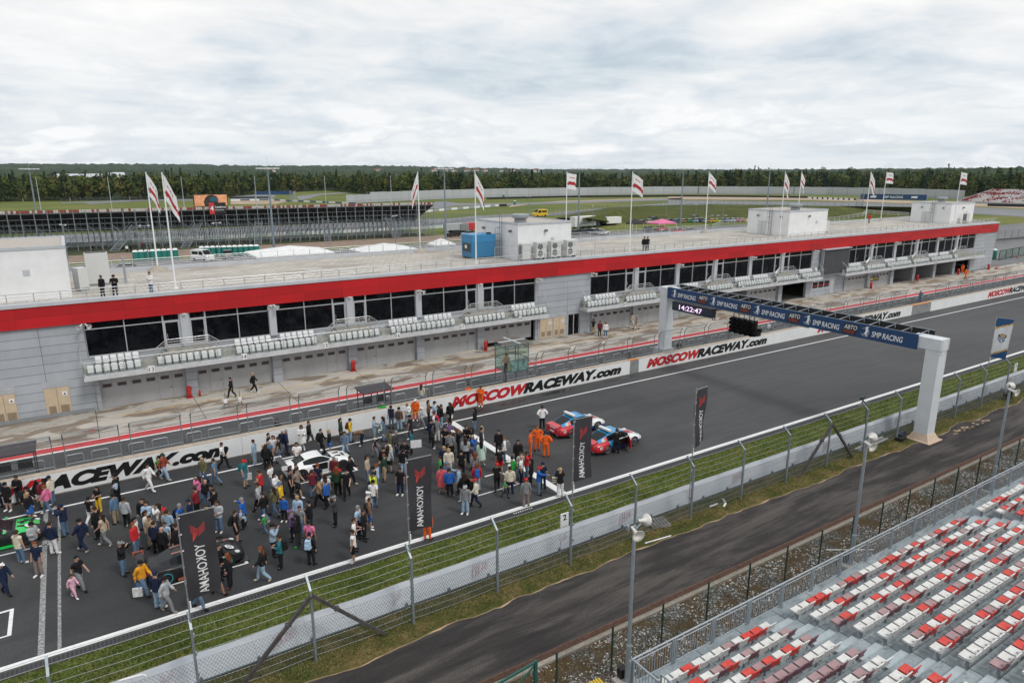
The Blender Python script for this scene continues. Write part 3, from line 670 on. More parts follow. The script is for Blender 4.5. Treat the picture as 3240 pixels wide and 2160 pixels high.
# ================================================================== on the roof
def railing(name, label, pts, h, step, rails=(1, .66, .36), base=9.4, r=.04):
    t = wthing(name, label, 'railing', pts[0]); m = MB()
    for f in rails: m.path([(x, y, z + h*f) for x, y, z in pts], r if f == 1 else r*.55, 5)
    m.build('rails', steel, t); last = None
    for (a, b) in zip(pts[:-1], pts[1:]):
        a, b = Vector(a), Vector(b); n = max(1, int((b - a).length/step))
        for i in range(n):
            p = a + (b - a)*(i/n)
            if last is None: last = MB().bar((0, 0, 0), (0, 0, h), .06).mesh('post', steel)
            O('post', last, t, loc=p)
    return t
railing('roof_railing', 'steel railing along the front roof edge above the red fascia', [(-13.8, 66.45, 9.7), (163, 66.45, 9.7)], .78, 1.79)
railing('rear_roof_railing', 'steel railing along the rear edge of the roof behind the flagpoles', [(-13.8, 84.3, 9.85), (96, 84.3, 9.85)], .85, 1.9, (1, .75, .5, .25))
railing('stair_railing', 'curved steel railing by the rear roof stairs at the right', [(97, 84.3, 9.85), (104, 88, 10.1), (112, 89, 10.1), (121, 85, 9.9), (134, 84.3, 9.85), (146, 85.5, 10.3), (152, 88, 10.6), (158, 86.5, 10.2), (163, 84.4, 9.85)], .85, 1.9, (1, .75, .5, .25))
def flag_mesh(hoist, fly, droop, wave, seed, nu=16, nv=14):
    rnd = random.Random(seed); ph = rnd.uniform(0, 6); m = MB(); P = []
    for j in range(nv + 1):
        for i in range(nu + 1):
            u, v = i/nu, j/nv
            x = fly*u*(1 - .33*droop); y = wave*math.sin(u*5.2 + ph + v*1.3)*u**.8 + .3*wave*math.sin(u*11 + v*4 + ph); z = hoist*(1 - v) - droop*fly*.85*u**1.15 + .12*wave*math.sin(u*7 + ph)
            P.append((x, y, z))
    for j in range(nv):
        for i in range(nu):
            u, v = (i + .5)/nu, (j + .5)/nv; a = j*(nu + 1) + i
            mi = 1 if .58 < v + .10*math.sin(u*3.0) < .80 and u > .06 else (2 if abs(v + .10*math.sin(u*3.0) - .70) < .02 else (1 if .22 < v < .32 and .2 < u < .72 and (i*5 + j*3) % 3 else 0))
            m.add([P[a], P[a + 1], P[a + nu + 2], P[a + nu + 1]], [(0, 1, 2, 3)], mi, True)
    return m
def cloth(name, col):
    m, t, b = new_mat(name); b.inputs['Roughness'].default_value = .75; b.inputs['Base Color'].default_value = (*col, 1)
    nb = NB(t); tr = nb.n('ShaderNodeBsdfTranslucent'); tr.inputs[0].default_value = (*col, 1); mx = nb.n('ShaderNodeMixShader'); mx.inputs[0].default_value = .3
    o = t.nodes['Material Output']; nb.l(b.outputs[0], mx.inputs[1]); nb.l(tr.outputs[0], mx.inputs[2]); nb.l(mx.outputs[0], o.inputs[0]); MATS[name] = m; return m
fl_w, fl_r, fl_k = cloth('flag_white', (.78, .78, .78)), cloth('flag_red', (.42, .03, .04)), cloth('flag_black', (.03, .03, .03))
plinth_c = M('flag_base_concrete', (.36, .32, .27), .9, var=.2)
FLAGS = [(7.8, 83.8, 1.25, 1, 'left rear'), (7.76, 69.7, 1.35, 1, 'left front'), (39.75, 84.5, 1.6, -1, 'behind the blue generator'), (40.0, 69.8, 1.3, 1, 'in front of the blue generator'), (64.0, 84, .18, 1, 'rear one right of the white plant hut'),
         (64.2, 69.9, .6, 1, 'near two men on the roof'), (94.7, 83.8, .8, 1, 'left of the second hut'), (96.5, 69.9, 1.3, 1, 'in front of the second hut'), (121, 84, 1.2, 1, 'behind the second hut'), (121.2, 70.3, 1.3, 1, 'near the man in red'), (151.2, 84.2, .12, 1, 'left of the farthest hut'), (153.5, 70.2, .15, 1, 'in front of the farthest hut')]
for i, (x, y, dr, sg, l) in enumerate(FLAGS):
    t = thing('flagpole', 'white flagpole with a white and red flag, ' + l, 'flagpole', (x, y, 9.4), R(-35 + (i*37) % 30 - (20 if sg < 0 else 0)) + (0 if sg > 0 else R(-150)), 'flagpoles on the pit roof')
    MB().tube((0, 0, 0), (0, 0, 10.4), .09, .05, 10).ell((0, 0, 10.43), (.07, .07, .06)).build('pole', white, t)
    fm = flag_mesh(2.3, 1.75, dr, .16, i).build('flag', [fl_w, fl_r, fl_k], t); fm.location = (.07, 0, 8.0)
    if y > 80: MB().lathe([(1.0, 0), (.95, .12), (.3, .45), (.2, .55), (0, .55)], 14).build('base', plinth_c, t)
    else: MB().lathe([(.22, 0), (.22, .06), (.1, .1), (0, .1)], 12).build('base', white, t)
hutw = M('hut_render', (.73, .735, .745), .7, var=.07, scale=.8)
def hut(x0, x1, y0, y1, z1, label, cap, door=None, extra=True):
    t = wthing('rooftop_hut', label, 'plant hut', ((x0 + x1)/2, y0, 9.4), 'white plant huts on the roof')
    m = MB(); m.box(x0, x1, y0, y1, 9.41, z1 - .25); m.build('wall', hutw, t)
    m = MB(); m.box(x0 - .06, x1 + .06, y0 - .06, y0 + .2, z1 - .25, z1); m.box(x0 - .06, x1 + .06, y1 - .2, y1 + .06, z1 - .25, z1); m.box(x0 - .06, x0 + .2, y0 + .2, y1 - .2, z1 - .25, z1); m.box(x1 - .2, x1 + .06, y0 + .2, y1 - .2, z1 - .25, z1)
    m.build('roof_edge', coping_mat, t); MB().box(x0 + .2, x1 - .2, y0 + .2, y1 - .2, z1 - .24, z1 - .12).build('hut_roof', M('hut_felt', (.42, .38, .34), .9, var=.2), t)
    if cap:
        cx, cy = cap; m = MB(); m.box(cx - .55, cx + .55, cy - .55, cy + .55, z1 - .12, z1 + .25); m.lathe([(.62, z1 + .25), (1.1, z1 + .55), (1.1, z1 + .85), (.95, z1 + .95), (0, z1 + .95)], 8, (cx, cy, 0), smooth=False)
        m.build('roof_ventilator', M('vent_zinc', (.33, .36, .38), .45, .5), t)
    if door:
        dx, dy = door; f = MB()
        if dx is None: f.box(x0 - .04, x0, dy, dy + 1.7, 9.45, 11.7, 0); f.box(x0 - .06, x0 - .04, dy + .84, dy + .86, 9.5, 11.6, 1)
        f.build('hut_door', [M('hut_door_white', (.55, .56, .57), .5), charcoal], t)
    if extra:
        f = MB(); ly = y0 + 3.2
        for s_ in (0, .5): f.bar((x0 - .3, ly + s_, 9.5), (x0 - .3, ly + s_, z1 + .9), .05)
        for i in range(int((z1 - 9.5)/.3)): f.bar((x0 - .3, ly, 9.7 + i*.3), (x0 - .3, ly + .5, 9.7 + i*.3), .03)
        for h in (11.5, 12.4, 13.2): f.path([(x0 - .3, ly, h), (x0 - .9, ly, h), (x0 - .9, ly + .5, h), (x0 - .3, ly + .5, h)], .025, 4)
        for yy in (0, .5): f.bar((x0 - .9, ly + yy, 11.5), (x0 - .9, ly + yy, 13.2), .03)
        f.path([(x0 - .3, ly, z1 + .9), (x0 + 1.6, ly, z1 + .9), (x0 + 1.6, ly, z1)], .03); f.build('cage_ladder', M('ladder_steel', (.2, .21, .22), .5, .4), t)
    f = MB()
    for px, py, nx, ny in ((x0 - .2, y1 - 2.2, -1, 0), (x0 - .2, y0 + 1.5, -1, 0), ((x0 + x1)/2, y0 - .2, 0, -1)): f.cbox((px, py, z1 - 1.05), (.3, .3, .28), .3)
    f.build('floodlight', M('floodlight_grey', (.15, .16, .17), .5), t)
    f = MB(); f.box(x1 - 3.2, x1 - 2.7, y0 - .03, y0, z1 - 2.4, z1 - 1.9); f.build('air_grille', coping_mat, t)
    return t
hut(-14, -.38, 69.5, 79.8, 13.9, 'large white plant hut at the left end of the roof with peeling edge', None, None, False)
hut(45.7, 53.8, 69.5, 79.6, 13.9, 'white plant hut with a caged ladder behind the blue generator', (47.3, 71.4), (None, 74.8))
hut(101, 111.6, 71.6, 79.9, 13.6, 'second white plant hut with a mushroom ventilator', (105.2, 73.6), (None, 76))
hut(153.3, 163.0, 71, 79, 13.6, 'farthest white plant hut at the right end of the roof', (159.5, 76), (None, 75))
m = wthing('sloped_canopy', 'white slanted canopy edge right of the second plant hut', 'canopy', (113, 78, 9.4)); MB().hexa([(111.7, 77, 11.8), (117, 77, 13.0), (117, 79, 13.0), (111.7, 79, 11.8), (111.7, 77, 13.2), (118, 77, 13.2), (118, 79, 13.2), (111.7, 79, 13.2)]).build('canopy_shell', white, m); MB().bar((113, 78, 9.4), (113, 78, 12.2), .12).build('canopy_post', grey_metal, m)
# air-conditioning units
acw = M('ac_casing', (.56, .57, .56), .5, var=.05)
ac = thing('ac_unit', '', 'air conditioner', (0, 0, 0), 0, 'twin fan units by the hut')
MB().box(-.75, .75, -.38, .38, .3, 2.2).build('casing', acw, ac)
for z in (.8, 1.65):
    f = MB().lathe([(.36, -.40), (.36, -.38), (.30, -.39), (0, -.39)], 16, (-.2, 0, z), axis='Y'); 
    f = MB()
    f.add([(-.2 + .38*math.cos(k*PI/8), -.384, z + .38*math.sin(k*PI/8)) for k in range(16)], [tuple(range(16))], 0)
    for k in range(5): a = k*2*PI/5; f.add([(-.2, -.388, z), (-.2 + .34*math.cos(a), -.388, z + .34*math.sin(a)), (-.2 + .34*math.cos(a + .6), -.388, z + .34*math.sin(a + .6))], [(0, 1, 2)], 1)
    f.build('fan', [charcoal, M('fan_blade', (.3, .3, .3), .5)], ac)
MB().box(-.7, -.6, -.35, .35, 0, .3).box(.6, .7, -.35, .35, 0, .3).build('stand', grey_metal, ac)
for i, (x, l) in enumerate(((48.4, 'leftmost with fans'), (50.6, 'middle'), (53.0, 'rightmost'))):
    lab = 'white twin fan air conditioner before the hut, ' + l
    if i == 0: ac.location = (x, 68.7, 9.4); ac['label'] = lab
    else: dup(ac, (x, 68.7, 9.4), label=lab)
av = thing('ac_unit', 'white ventilation unit with a dark side grille left of the fan units', 'air conditioner', (46.3, 68.9, 9.4), 0, 'grille units on the roof')
MB().box(-.6, .6, -.4, .4, .3, 2.1).build('casing', acw, av); f = MB()
for i in range(9): f.box(-.63, -.6, -.32, .32, .5 + i*.16, .6 + i*.16)
f.build('side_grille', charcoal, av); MB().box(-.55, .55, -.35, .35, 0, .3).build('stand', grey_metal, av)
dup(av, (54.5, 70.2, 9.4), label='white ventilation unit with a dark side grille at the right corner of the hut'); dup(av, (112.6, 72.5, 9.4), label='white ventilation unit beside the second plant hut'); dup(av, (.45, 73.2, 9.4), -1.2, label='white ventilation unit with a dark front grille beside the left hut')
dup(av, (157.5, 69.8, 9.4), label='white ventilation unit before the farthest plant hut')
t = thing('ac_cabinet', 'tall white cooling cabinet beside the left hut', 'air conditioner', (2.0, 76, 9.4)); MB().box(-1.0, .9, -.5, .5, .2, 3.1).build('casing', acw, t); MB().box(-.9, .8, -.4, .4, 3.1, 3.16).build('top_fan', charcoal, t); MB().box(-.9, .8, -.4, .4, 0, .2).build('stand', grey_metal, t)
t = thing('mesh_screen', 'grey wire mesh screen standing between the left hut and the flagpoles', 'fence panel', (4.2, 77, 9.4)); m = MB()
for i in range(9): m.bar((0, -.0 + i*.45 - 1.8, 0), (0, i*.45 - 1.8, 2.4), .03)
for z in (.1, 1.2, 2.4): m.bar((0, -1.8, z), (0, 1.8, z), .05)
m.build('mesh_frame', grey_metal, t)
# generator
t = thing('generator', 'blue generator container on the roof beside the plant hut', 'generator', (42.8, 74.2, 9.4), R(0))
blue_g = M('generator_blue', (.03, .17, .33), .45, var=.1)
MB().box(-1.4, 1.9, -1.0, 1.6, .25, 2.1).build('lower_body', blue_g, t); MB().box(-1.42, 1.92, -1.02, 1.62, 2.1, 3.0).build('hood', M('generator_hood', (.035, .21, .42), .4, var=.08), t)
MB().box(-1.45, -1.4, -.6, 1.3, .9, 1.9).build('side_grille', charcoal, t); MB().box(-1.3, 1.8, -.9, 1.5, 0, .25).build('skid', charcoal, t); MB().cbox((1.2, -.6, 3.1), (.5, .4, .2)).build('exhaust', black, t)
MB().box(-1.47, -1.45, .2, .7, 1.3, 1.7).build('control_plate', white, t)
m = MB()
for i in range(7): m.bar((38.5 + i*2.55, 72.2, 9.4), (38.5 + i*2.55, 72.2, 11.6), .05)
for z in (9.6, 11.6): m.bar((38.5, 72.2, z), (41.8, 72.2, z), .04); m.bar((38.5, 72.2, z), (38.5, 78, z), .04)
m = MB(); m.bar((38.6, 76, 9.4), (38.6, 76, 11.9), .05).bar((38.6, 73, 9.4), (38.6, 73, 11.9), .05).bar((38.6, 73, 11.9), (38.6, 76, 11.9), .05).bar((38.6, 73, 10.6), (38.6, 76, 10.6), .03)
t = wthing('generator_guard', 'thin steel guard frame around the blue generator and fan units', 'railing', (41, 68.4, 9.4))
for x in (41.5, 45.2, 49.3, 52.0, 56.5): m.bar((x, 68.0, 9.4), (x, 68.0, 11.4), .05)
m.bar((41.5, 68, 11.4), (56.5, 68, 11.4), .05).bar((56.5, 68, 11.4), (56.5, 72, 11.4), .05); m.build('guard_frame', steel, t)
# ================================================================== pit wall
wallw = M('pit_wall_white', (.70, .71, .72), .6, var=.05, scale=.7)
cap_m = M('pit_wall_cap', (.42, .36, .30), .85, var=.2, scale=2)
lg_red, lg_blk = M('lettering_red', (.46, .012, .018), .5, var=.05), M('lettering_black', (.006, .006, .007), .5, var=0)
WY = 49.3
def wall_piece(x0, x1, label, mat=wallw, capm=cap_m):
    t = wthing('pit_wall', label, 'wall', ((x0 + x1)/2, WY, 0)); m = MB(); n = max(1, int((x1 - x0)/6.2))
    for i in range(n): a, b = x0 + (x1 - x0)*i/n, x0 + (x1 - x0)*(i + 1)/n; m.box(a + .008, b - .008, WY, WY + .45, 0, 1.40)
    m.build('wall_blocks', mat, t); MB().box(x0, x1, WY + .03, WY + .60, 1.40, 1.45).build('cap', capm, t)
    MB().box(x0, x1, WY - .05, WY - .002, 0, .06).build('foot', M('wall_foot', (.2, .19, .17), .9, var=.3), t)
    return t
walls = [(-60, 46.0, 'white pit wall with red and black lettering in the left half'), (47.2, 99.6, 'white pit wall with lettering beneath the gantry'), (104.8, 420, 'white pit wall running off into the distance at the right')]
wt = [wall_piece(*w_) for w_ in walls]
for x0, x1, l in ((46.0, 47.2, 'narrow grey gate with an orange top in the pit wall'), (99.6, 104.8, 'weathered grey gate with an orange top in the pit wall')):
    t = wthing('wall_gate', l, 'gate', ((x0 + x1)/2, WY + .1, 0)); MB().box(x0 + .02, x1 - .02, WY + .08, WY + .35, 0, 1.38).build('gate_panel', M('gate_grey', (.22, .225, .23), .7, var=.25, scale=1.5), t); MB().box(x0, x1, WY + .05, WY + .5, 1.38, 1.47).build('gate_top', M('gate_orange', (.55, .25, .10), .6), t)
def logo(x0, x1, parent):
    Lw = x1 - x0; f = .448
    kw = dict(bold=.068, shear=.34, spacing=1.03, extrude=.003)
    lettering('lettering', 'MOSCOW', lg_red, parent, (x0 + Lw*.207, WY - .006, .765), (1, 0, 0), (0, 0, 1), width=Lw*.418, height=1.0, **kw)
    lettering('lettering', 'RACEWAY', lg_blk, parent, (x0 + Lw*.609, WY - .0075, .765), (1, 0, 0), (0, 0, 1), width=Lw*.452, height=1.0, **kw)
    lettering('lettering', '.com', lg_blk, parent, (x0 + Lw*.902, WY - .006, .63), (1, 0, 0), (0, 0, 1), width=Lw*.192, height=.72, **kw)
for k, x in enumerate((-11.6, 25.6, 48.3, 77.4, 122.5, 160)): logo(x, x + 19.3, wt[0 if k < 2 else (1 if k < 4 else 2)])
# debris fence panels on the wall: bent posts, rails and wire mesh
fs = M('fence_steel', (.25, .285, .31), .5, .5, var=.15); wire_m = M('fence_wire', (.20, .225, .24), .5, .3, var=0)
pw_ = 3.1; fp = thing('catch_fence', 'grey catch fence section of wire mesh with bent posts on top of the pit wall', 'fence', (0, 0, 0), 0, 'catch fence sections along the pit wall')
for x in (0, pw_): MB().path([(x, .22, 0), (x, .22, 2.0), (x, -.12, 2.42)], .038, 6).build('post', fs, fp)
MB().path([(0, -.12, 2.42), (pw_, -.12, 2.42)], .034, 5).path([(0, .22, .25), (pw_, .22, .25)], .034, 5).path([(0, .22, 2.0), (pw_, .22, 2.0)], .013, 4).path([(-.55, .05, 2.2), (pw_, .05, 2.2)], .010, 4).path([(0, -.03, 2.3), (pw_, -.03, 2.3)], .010, 4).build('rail', fs, fp)
m = MB()
for i in range(1, 31): x = pw_*i/31; m.bar((x, .22, .05), (x, .22, 2.0), .005); 
for i in range(1, 18): z = .05 + i*.115; m.bar((0, .22, z), (pw_, .22, z), .006 if i % 4 else .012)
m.build('mesh', wire_m, fp)
xs = [-9.5 + 3.745*k for k in range(0, 60)]; first = True
for x in xs:
    if 45.6 < x + 1.5 < 47.6 or 98 < x + 1.5 < 105: continue
    if first: fp.location = (x, WY + .3, 1.42); first = False
    else: dup(fp, (x, WY + .3, 1.42))
# low steel hoops beside the pit lane
hp = O('steel_hoop', MB().path([(-.52, 0, 0), (-.52, 0, .52), (-.44, 0, .62), (.44, 0, .62), (.52, 0, .52), (.52, 0, 0)], .042, 6).mesh('steel_hoop', M('hoop_steel', (.42, .45, .48), .4, .6, var=.1)), loc=(-4, 54.4, 0), label='low grey steel hoop barrier beside the pit lane', cat='hoop', group='steel hoops along the pit lane')
for k in range(1, 75): dup(hp, (-4 + 1.94*k + (.4 if k % 2 else 0), 54.4, 0))
# marshal tower of glass
t = wthing('marshal_tower', 'glass marshal tower with a flat glass roof standing behind the pit wall', 'tower', (33.3, 51.7, 0))
tx0, tx1, ty0, ty1 = 32.2, 34.45, 50.6, 52.8; zf, zt = 2.08, 4.62; tmy = (ty0 + ty1)/2
m = MB()
for x in (tx0, (tx0 + tx1)/2, tx1):
    for y in (ty0, ty1): m.bar((x, y, 0), (x, y, zt), .07)
for z in (zf, zf + 1.1, zt - .35, zt):
    m.bar((tx0, ty0, z), (tx1, ty0, z), .06).bar((tx0, ty1, z), (tx1, ty1, z), .06).bar((tx0, ty0, z), (tx0, ty1, z), .06).bar((tx1, ty0, z), (tx1, ty1, z), .06)
for x in ((tx0), (tx0 + tx1)/2):
    tw = (tx1 - tx0)/2; m.bar((x, ty0, zf), (x + tw, ty0, zf + 1.1), .03).bar((x + tw, ty0, zf), (x, ty0, zf + 1.1), .03); m.bar((x, ty0, 0), (x + tw, ty1, zf), .035).bar((x, ty0, zt - .35), (x + tw/2, ty0, zt), .03).bar((x + tw/2, ty0, zt - .35), (x + tw, ty0, zt), .03)
m.build('tower_frame', M('tower_steel', (.20, .24, .245), .45, .5), t)
m = MB()
for a, b in (((tx0, ty0), (tx0, ty1)), ((tx1, ty1), (tx1, ty0)), ((tx0, ty1), (tx1, ty1))): m.quad((*a, zf), (*b, zf), (*b, zt - .35), (*a, zt - .35))
m.quad((tx0, ty0 - .03, zf - .1), (tx1, ty0 - .03, zf - .1), (tx1, ty0 - .03, zf + 1.1), (tx0, ty0 - .03, zf + 1.1)); m.build('glass_walls', green_glass, t)
m = MB(); m.box(tx0 - .35, tx1 + .35, ty0 - .35, ty1 + .35, zt + .06, zt + .10); m.build('glass_roof', see_through('roof_glass', (.62, .74, .76), .35), t)
m = MB(); m.box((tx0 + tx1)/2 - .07, (tx0 + tx1)/2 + .07, ty0 - .35, ty1 + .35, zt + .105, zt + .16).box(tx0 - .35, tx1 + .35, tmy - .06, tmy + .06, zt + .105, zt + .155); m.build('roof_bars', M('pale_bar', (.5, .55, .56), .5), t)
MB().box(tx0, tx1, ty0, ty1, zf - .08, zf).build('tower_floor', M('tower_deck', (.09, .13, .13), .6), t)
m = MB(); m.quad((tx0 + .45, ty0 + .05, zf), (tx1 - .1, ty0 + .05, zf), (tx1 - .1, ty0 + .05, zf + 1.05), (tx0 + .45, ty0 + .05, zf + 1.05)); pn = m.build('pale_panel', M('aqua_panel', (.42, .60, .60), .5, var=.1), t)
lettering('panel_mark', 'S', black, pn, (tx1 - .5, ty0 + .03, zf + .82), (1, 0, 0), (0, 0, 1), height=.42, bold=.03)
m = MB()
for i in range(9): z = zf - i*zf/9; m.cbox((tx1 + .15 + i*.27, tmy, z - .06), (.3, .8, .04))
m.bar((tx1, tmy - .4, zf), (tx1 + 2.5, tmy - .4, .1), .06).bar((tx1, tmy + .4, zf), (tx1 + 2.5, tmy + .4, .1), .06).bar((tx1, tmy - .4, zf + 1), (tx1 + 2.7, tmy - .4, .9), .05).bar((tx1 + 2.7, tmy - .4, 0), (tx1 + 2.7, tmy - .4, .9), .05); m.build('stairs', M('stair_steel', (.13, .14, .15), .5, .4), t)
t = O('yellow_flag', MB().hexa([(tx0 + .1, ty0 + .2, zf + .1), (tx0 + .42, ty0 + .2, zf + .1), (tx0 + .42, ty0 + .3, zf + .1), (tx0 + .1, ty0 + .3, zf + .1), (tx0 + .18, ty0 + .2, zf + 1.2), (tx0 + .32, ty0 + .2, zf + 1.2), (tx0 + .32, ty0 + .3, zf + 1.2), (tx0 + .18, ty0 + .3, zf + 1.2)]).mesh('yellow_flag', M('flag_yellow', (.68, .56, .03), .7)), label='rolled yellow flag inside the glass marshal tower', cat='flag')
# dark timing stands behind the wall
def timing_stand(x0, x1, y0, y1, h, label):
    t = wthing('timing_stand', label, 'timing stand', ((x0 + x1)/2, y0, 0)); m = MB()
    for x in (x0, (x0 + x1)/2, x1):
        for y in (y0, y1): m.bar((x, y, 0), (x, y, h), .07)
    for z in (.5, 1.0, 1.5, 2.0): m.bar((x0, y0, z), (x1, y0, z), .04).bar((x0, y1, z), (x1, y1, z), .04)
    m.build('stand_frame', charcoal, t); MB().hexa([(x0 - .15, y0 - .3, h), (x1 + .15, y0 - .3, h), (x1 + .15, y1 + .2, h), (x0 - .15, y1 + .2, h), (x0 - .15, y0 - .3, h + .08), (x1 + .15, y0 - .3, h + .08), (x1 + .15, y1 + .2, h + .15), (x0 - .15, y1 + .2, h + .15)]).build('canopy', M('canopy_brown', (.040, .034, .040), .7, var=.1), t)
    m = MB(); n = max(2, int((x1 - x0)/1.1))
    for i in range(n): x = x0 + (i + .5)*(x1 - x0)/n; m.box(x - .4, x + .4, (y0 + y1)/2, (y0 + y1)/2 + .08, 1.25, 1.85)
    m.build('monitor_bank', black, t); MB().box(x0, x1, y0 + .3, y0 + .8, .95, 1.0).build('desk', M('desk_grey', (.15, .15, .16), .6), t)
timing_stand(18.5, 20.9, 51.0, 52.4, 2.45, 'dark timing stand with a brown canopy behind the white pit wall'); timing_stand(-9.5, -3.7, 50.9, 52.4, 2.6, 'long black timing stand at the left edge behind the pit wall')
# small tripod monitors on the apron
tp = thing('camera_tripod', 'small white camera on a tripod standing on the apron, left one', 'tripod', (9.6, 60.9, 0), 0, 'tripods on the apron')
m = MB()
for k in range(3): a = k*2.1; m.bar((.3*math.cos(a), .3*math.sin(a), 0), (0, 0, .7), .03)
m.bar((0, 0, .5), (0, 0, 1.4), .03); m.build('legs', charcoal, tp); MB().cbox((0, 0, .6), (.3, .22, .3)).build('head', white, tp); dup(tp, (10.8, 60.8, 0), 1.0, 'small white camera on a tripod standing on the apron, right one')
# ================================================================== start gantry
gw_ = M('gantry_white', (.60, .63, .66), .45, var=.05, scale=1)
navy = M('banner_navy', (.008, .046, .135), .55, var=.08, scale=.5)
GX = 53.3
gt = wthing('start_gantry', 'white steel start gantry spanning the track with a navy sponsor banner', 'gantry', (GX, 24.2, 0))
m = MB(); m.box(52.75, 53.85, 23.72, 24.72, .55, 7.12); m.build('post', gw_, gt)
m = MB(); m.hexa([(52.45, 23.4, 0), (54.15, 23.4, 0), (54.15, 25.0, 0), (52.45, 25.0, 0), (52.72, 23.69, .56), (53.88, 23.69, .56), (53.88, 24.75, .56), (52.72, 24.75, .56)]); m.box(52.3, 54.3, 23.25, 25.15, -.02, .06); m.build('post_base', M('bare_plinth', (.52, .40, .31), .85, var=.15), gt)
m = MB(); m.box(52.75, 53.85, 51.3, 52.3, 0, 7.12); m.build('post', gw_, gt); MB().box(52.35, 53.95, 51.0, 52.6, 0, 1.3).build('post_base', M('plinth_block', (.46, .48, .50), .7, var=.1), gt)
m = MB(); m.box(52.7, 53.9, 23.66, 25.9, 7.12, 7.98).box(52.7, 53.9, 50.5, 52.36, 7.12, 7.98).box(52.95, 53.65, 25.9, 50.5, 7.15, 7.9); m.build('beam', gw_, gt)
m = MB()
for yy in (23.66, 52.36):
    for k in range(7):
        for x in (52.85, 53.75): m.lathe([(.035, -.03), (.035, .03)], 6, (x, yy, 6.85 + k*.17), axis='Y')
m.build('bolt_row', grey_metal, gt)
MB().box(52.58, 52.66, 25.3, 51.12, 6.95, 8.10).build('front_banner', navy, gt); MB().box(54.35, 54.40, 25.0, 51.1, 7.35, 8.25).build('rear_banner', M('banner_back', (.012, .012, .014), .8), gt)
m = MB()
for k in range(21):
    y = 25.4 + k*1.28; m.bar((52.68, y, 8.08), (54.35, y, 8.22), .05).bar((54.3, y, 7.9), (54.3, y, 8.25), .05)
m.bar((54.33, 25, 8.27), (54.33, 51.1, 8.27), .05).bar((52.7, 25.3, 8.1), (52.7, 51.1, 8.1), .045); m.build('banner_frame', grey_metal, gt)
m = MB(); m.tube((52.85, 34.5, 6.88), (52.85, 50.6, 6.88), .09, n=8); m.build('cable_tray', M('tray_grey', (.30, .32, .34), .5), gt)
av_r = M('logo_red_orange', (.55, .07, .03), .5, var=0)
sx = 52.574
for k in range(5):
    y = 50.6 - k*5.2
    e = MB(); c = (y - .42, 7.52)
    ring = [(sx, c[0] + .33*math.cos(a), c[1] - .02 + .33*math.sin(a)) for a in [PI*.25 + i*PI*1.6/14 for i in range(15)]]
    e.path(ring, .016, 4)
    pts = [(-.02, .42), (-.30, .46), (-.22, .30), (-.24, .05), (-.16, -.16), (-.24, -.42), (-.06, -.22), (.14, -.20), (.0, -.06), (-.04, .16)]
    e.add([(sx - .004, c[0] + px, c[1] + pz) for px, pz in pts], [tuple(range(len(pts)))])
    e.build('bird_emblem', white, gt)
    lettering('lettering', 'SMP RACING', white, gt, (sx, y - 2.2, 7.46), (0, -1, 0), (0, 0, 1), width=2.45, height=.46, bold=.016, shear=.18, extrude=.002)
    if k < 4:
        yc = y - 4.35; q = MB(); q.add([(sx + .001, yc + .72, 7.08), (sx + .001, yc - .5, 7.08), (sx + .001, yc - .74, 7.92), (sx + .001, yc + .48, 7.92)], [(0, 1, 2, 3)]); q.build('logo_plate', M('plate_black', (.018, .017, .02), .5, var=0), gt)
        lettering('lettering', 'ABTO', white, gt, (sx - .002, yc - .03, 7.67), (0, -1, 0), (0, 0, 1), width=1.12, height=.36, bold=.008, shear=.25, extrude=.002)
        lettering('lettering', 'ПЛЮС', av_r, gt, (sx - .002, yc + .08, 7.27), (0, -1, 0), (0, 0, 1), width=1.0, height=.26, bold=.0, shear=.25, extrude=.002)
ck = wthing('race_clock', 'wide black digital race clock showing 14:22:47 hung under the gantry', 'clock', (52.9, 47.8, 5.75))
MB().box(52.75, 53.4, 45.2, 50.5, 5.75, 6.66).build('clock_case', M('clock_case', (.015, .025, .045), .45, var=.1), ck)
led = M('led_pink', (.86, .62, .90), .5, var=0, emit=.75)
lettering('digits', '14:22:47', led, ck, (52.742, 47.95, 6.2), (0, -1, 0), (0, 0, 1), width=3.1, height=.52, bold=.012, extrude=.002)
m = MB()
for y in (45.6, 46.8, 48, 49.2, 50.2): m.bar((52.9, y, 6.66), (52.9, y, 6.9), .04)
m.build('hanger', grey_metal, ck)
tl = wthing('start_lights', 'row of five black start light columns hung under the gantry', 'traffic light', (52.9, 41.3, 4.9)); 
for k in range(5):
    y = 42.55 - k*.6; m = MB(); m.box(52.75, 53.15, y - .21, y + .21, 4.9, 6.4); cl = m.build('light_column', black, tl)
    for q in range(4):
        z = 5.08 + q*.38; v = MB(); v.lathe([(.17, -.3), (.17, 0), (.15, 0), (.15, -.28)], 10, (52.75, y, z), axis='X'); v.add([(52.745, y + .15*math.cos(a*PI/4), z + .15*math.sin(a*PI/4)) for a in range(8)], [tuple(range(8))], 1)
        v.build('lamp_hood', [black, M('dead_lens', (.035, .03, .03), .25, var=0)], cl)
m = MB()
for k in range(5): m.bar((52.9, 42.55 - k*.6, 6.4), (52.9, 42.55 - k*.6, 6.95), .05)
m.build('hanger', charcoal, tl); m = MB(); m.box(52.75, 53.3, 39.62, 39.95, 5.0, 5.75); m.lathe([(.0, -.1), (.13, -.05), (.13, .15)], 10, (53.0, 39.55, 5.6), axis='Y'); m.build('side_box', black, tl)
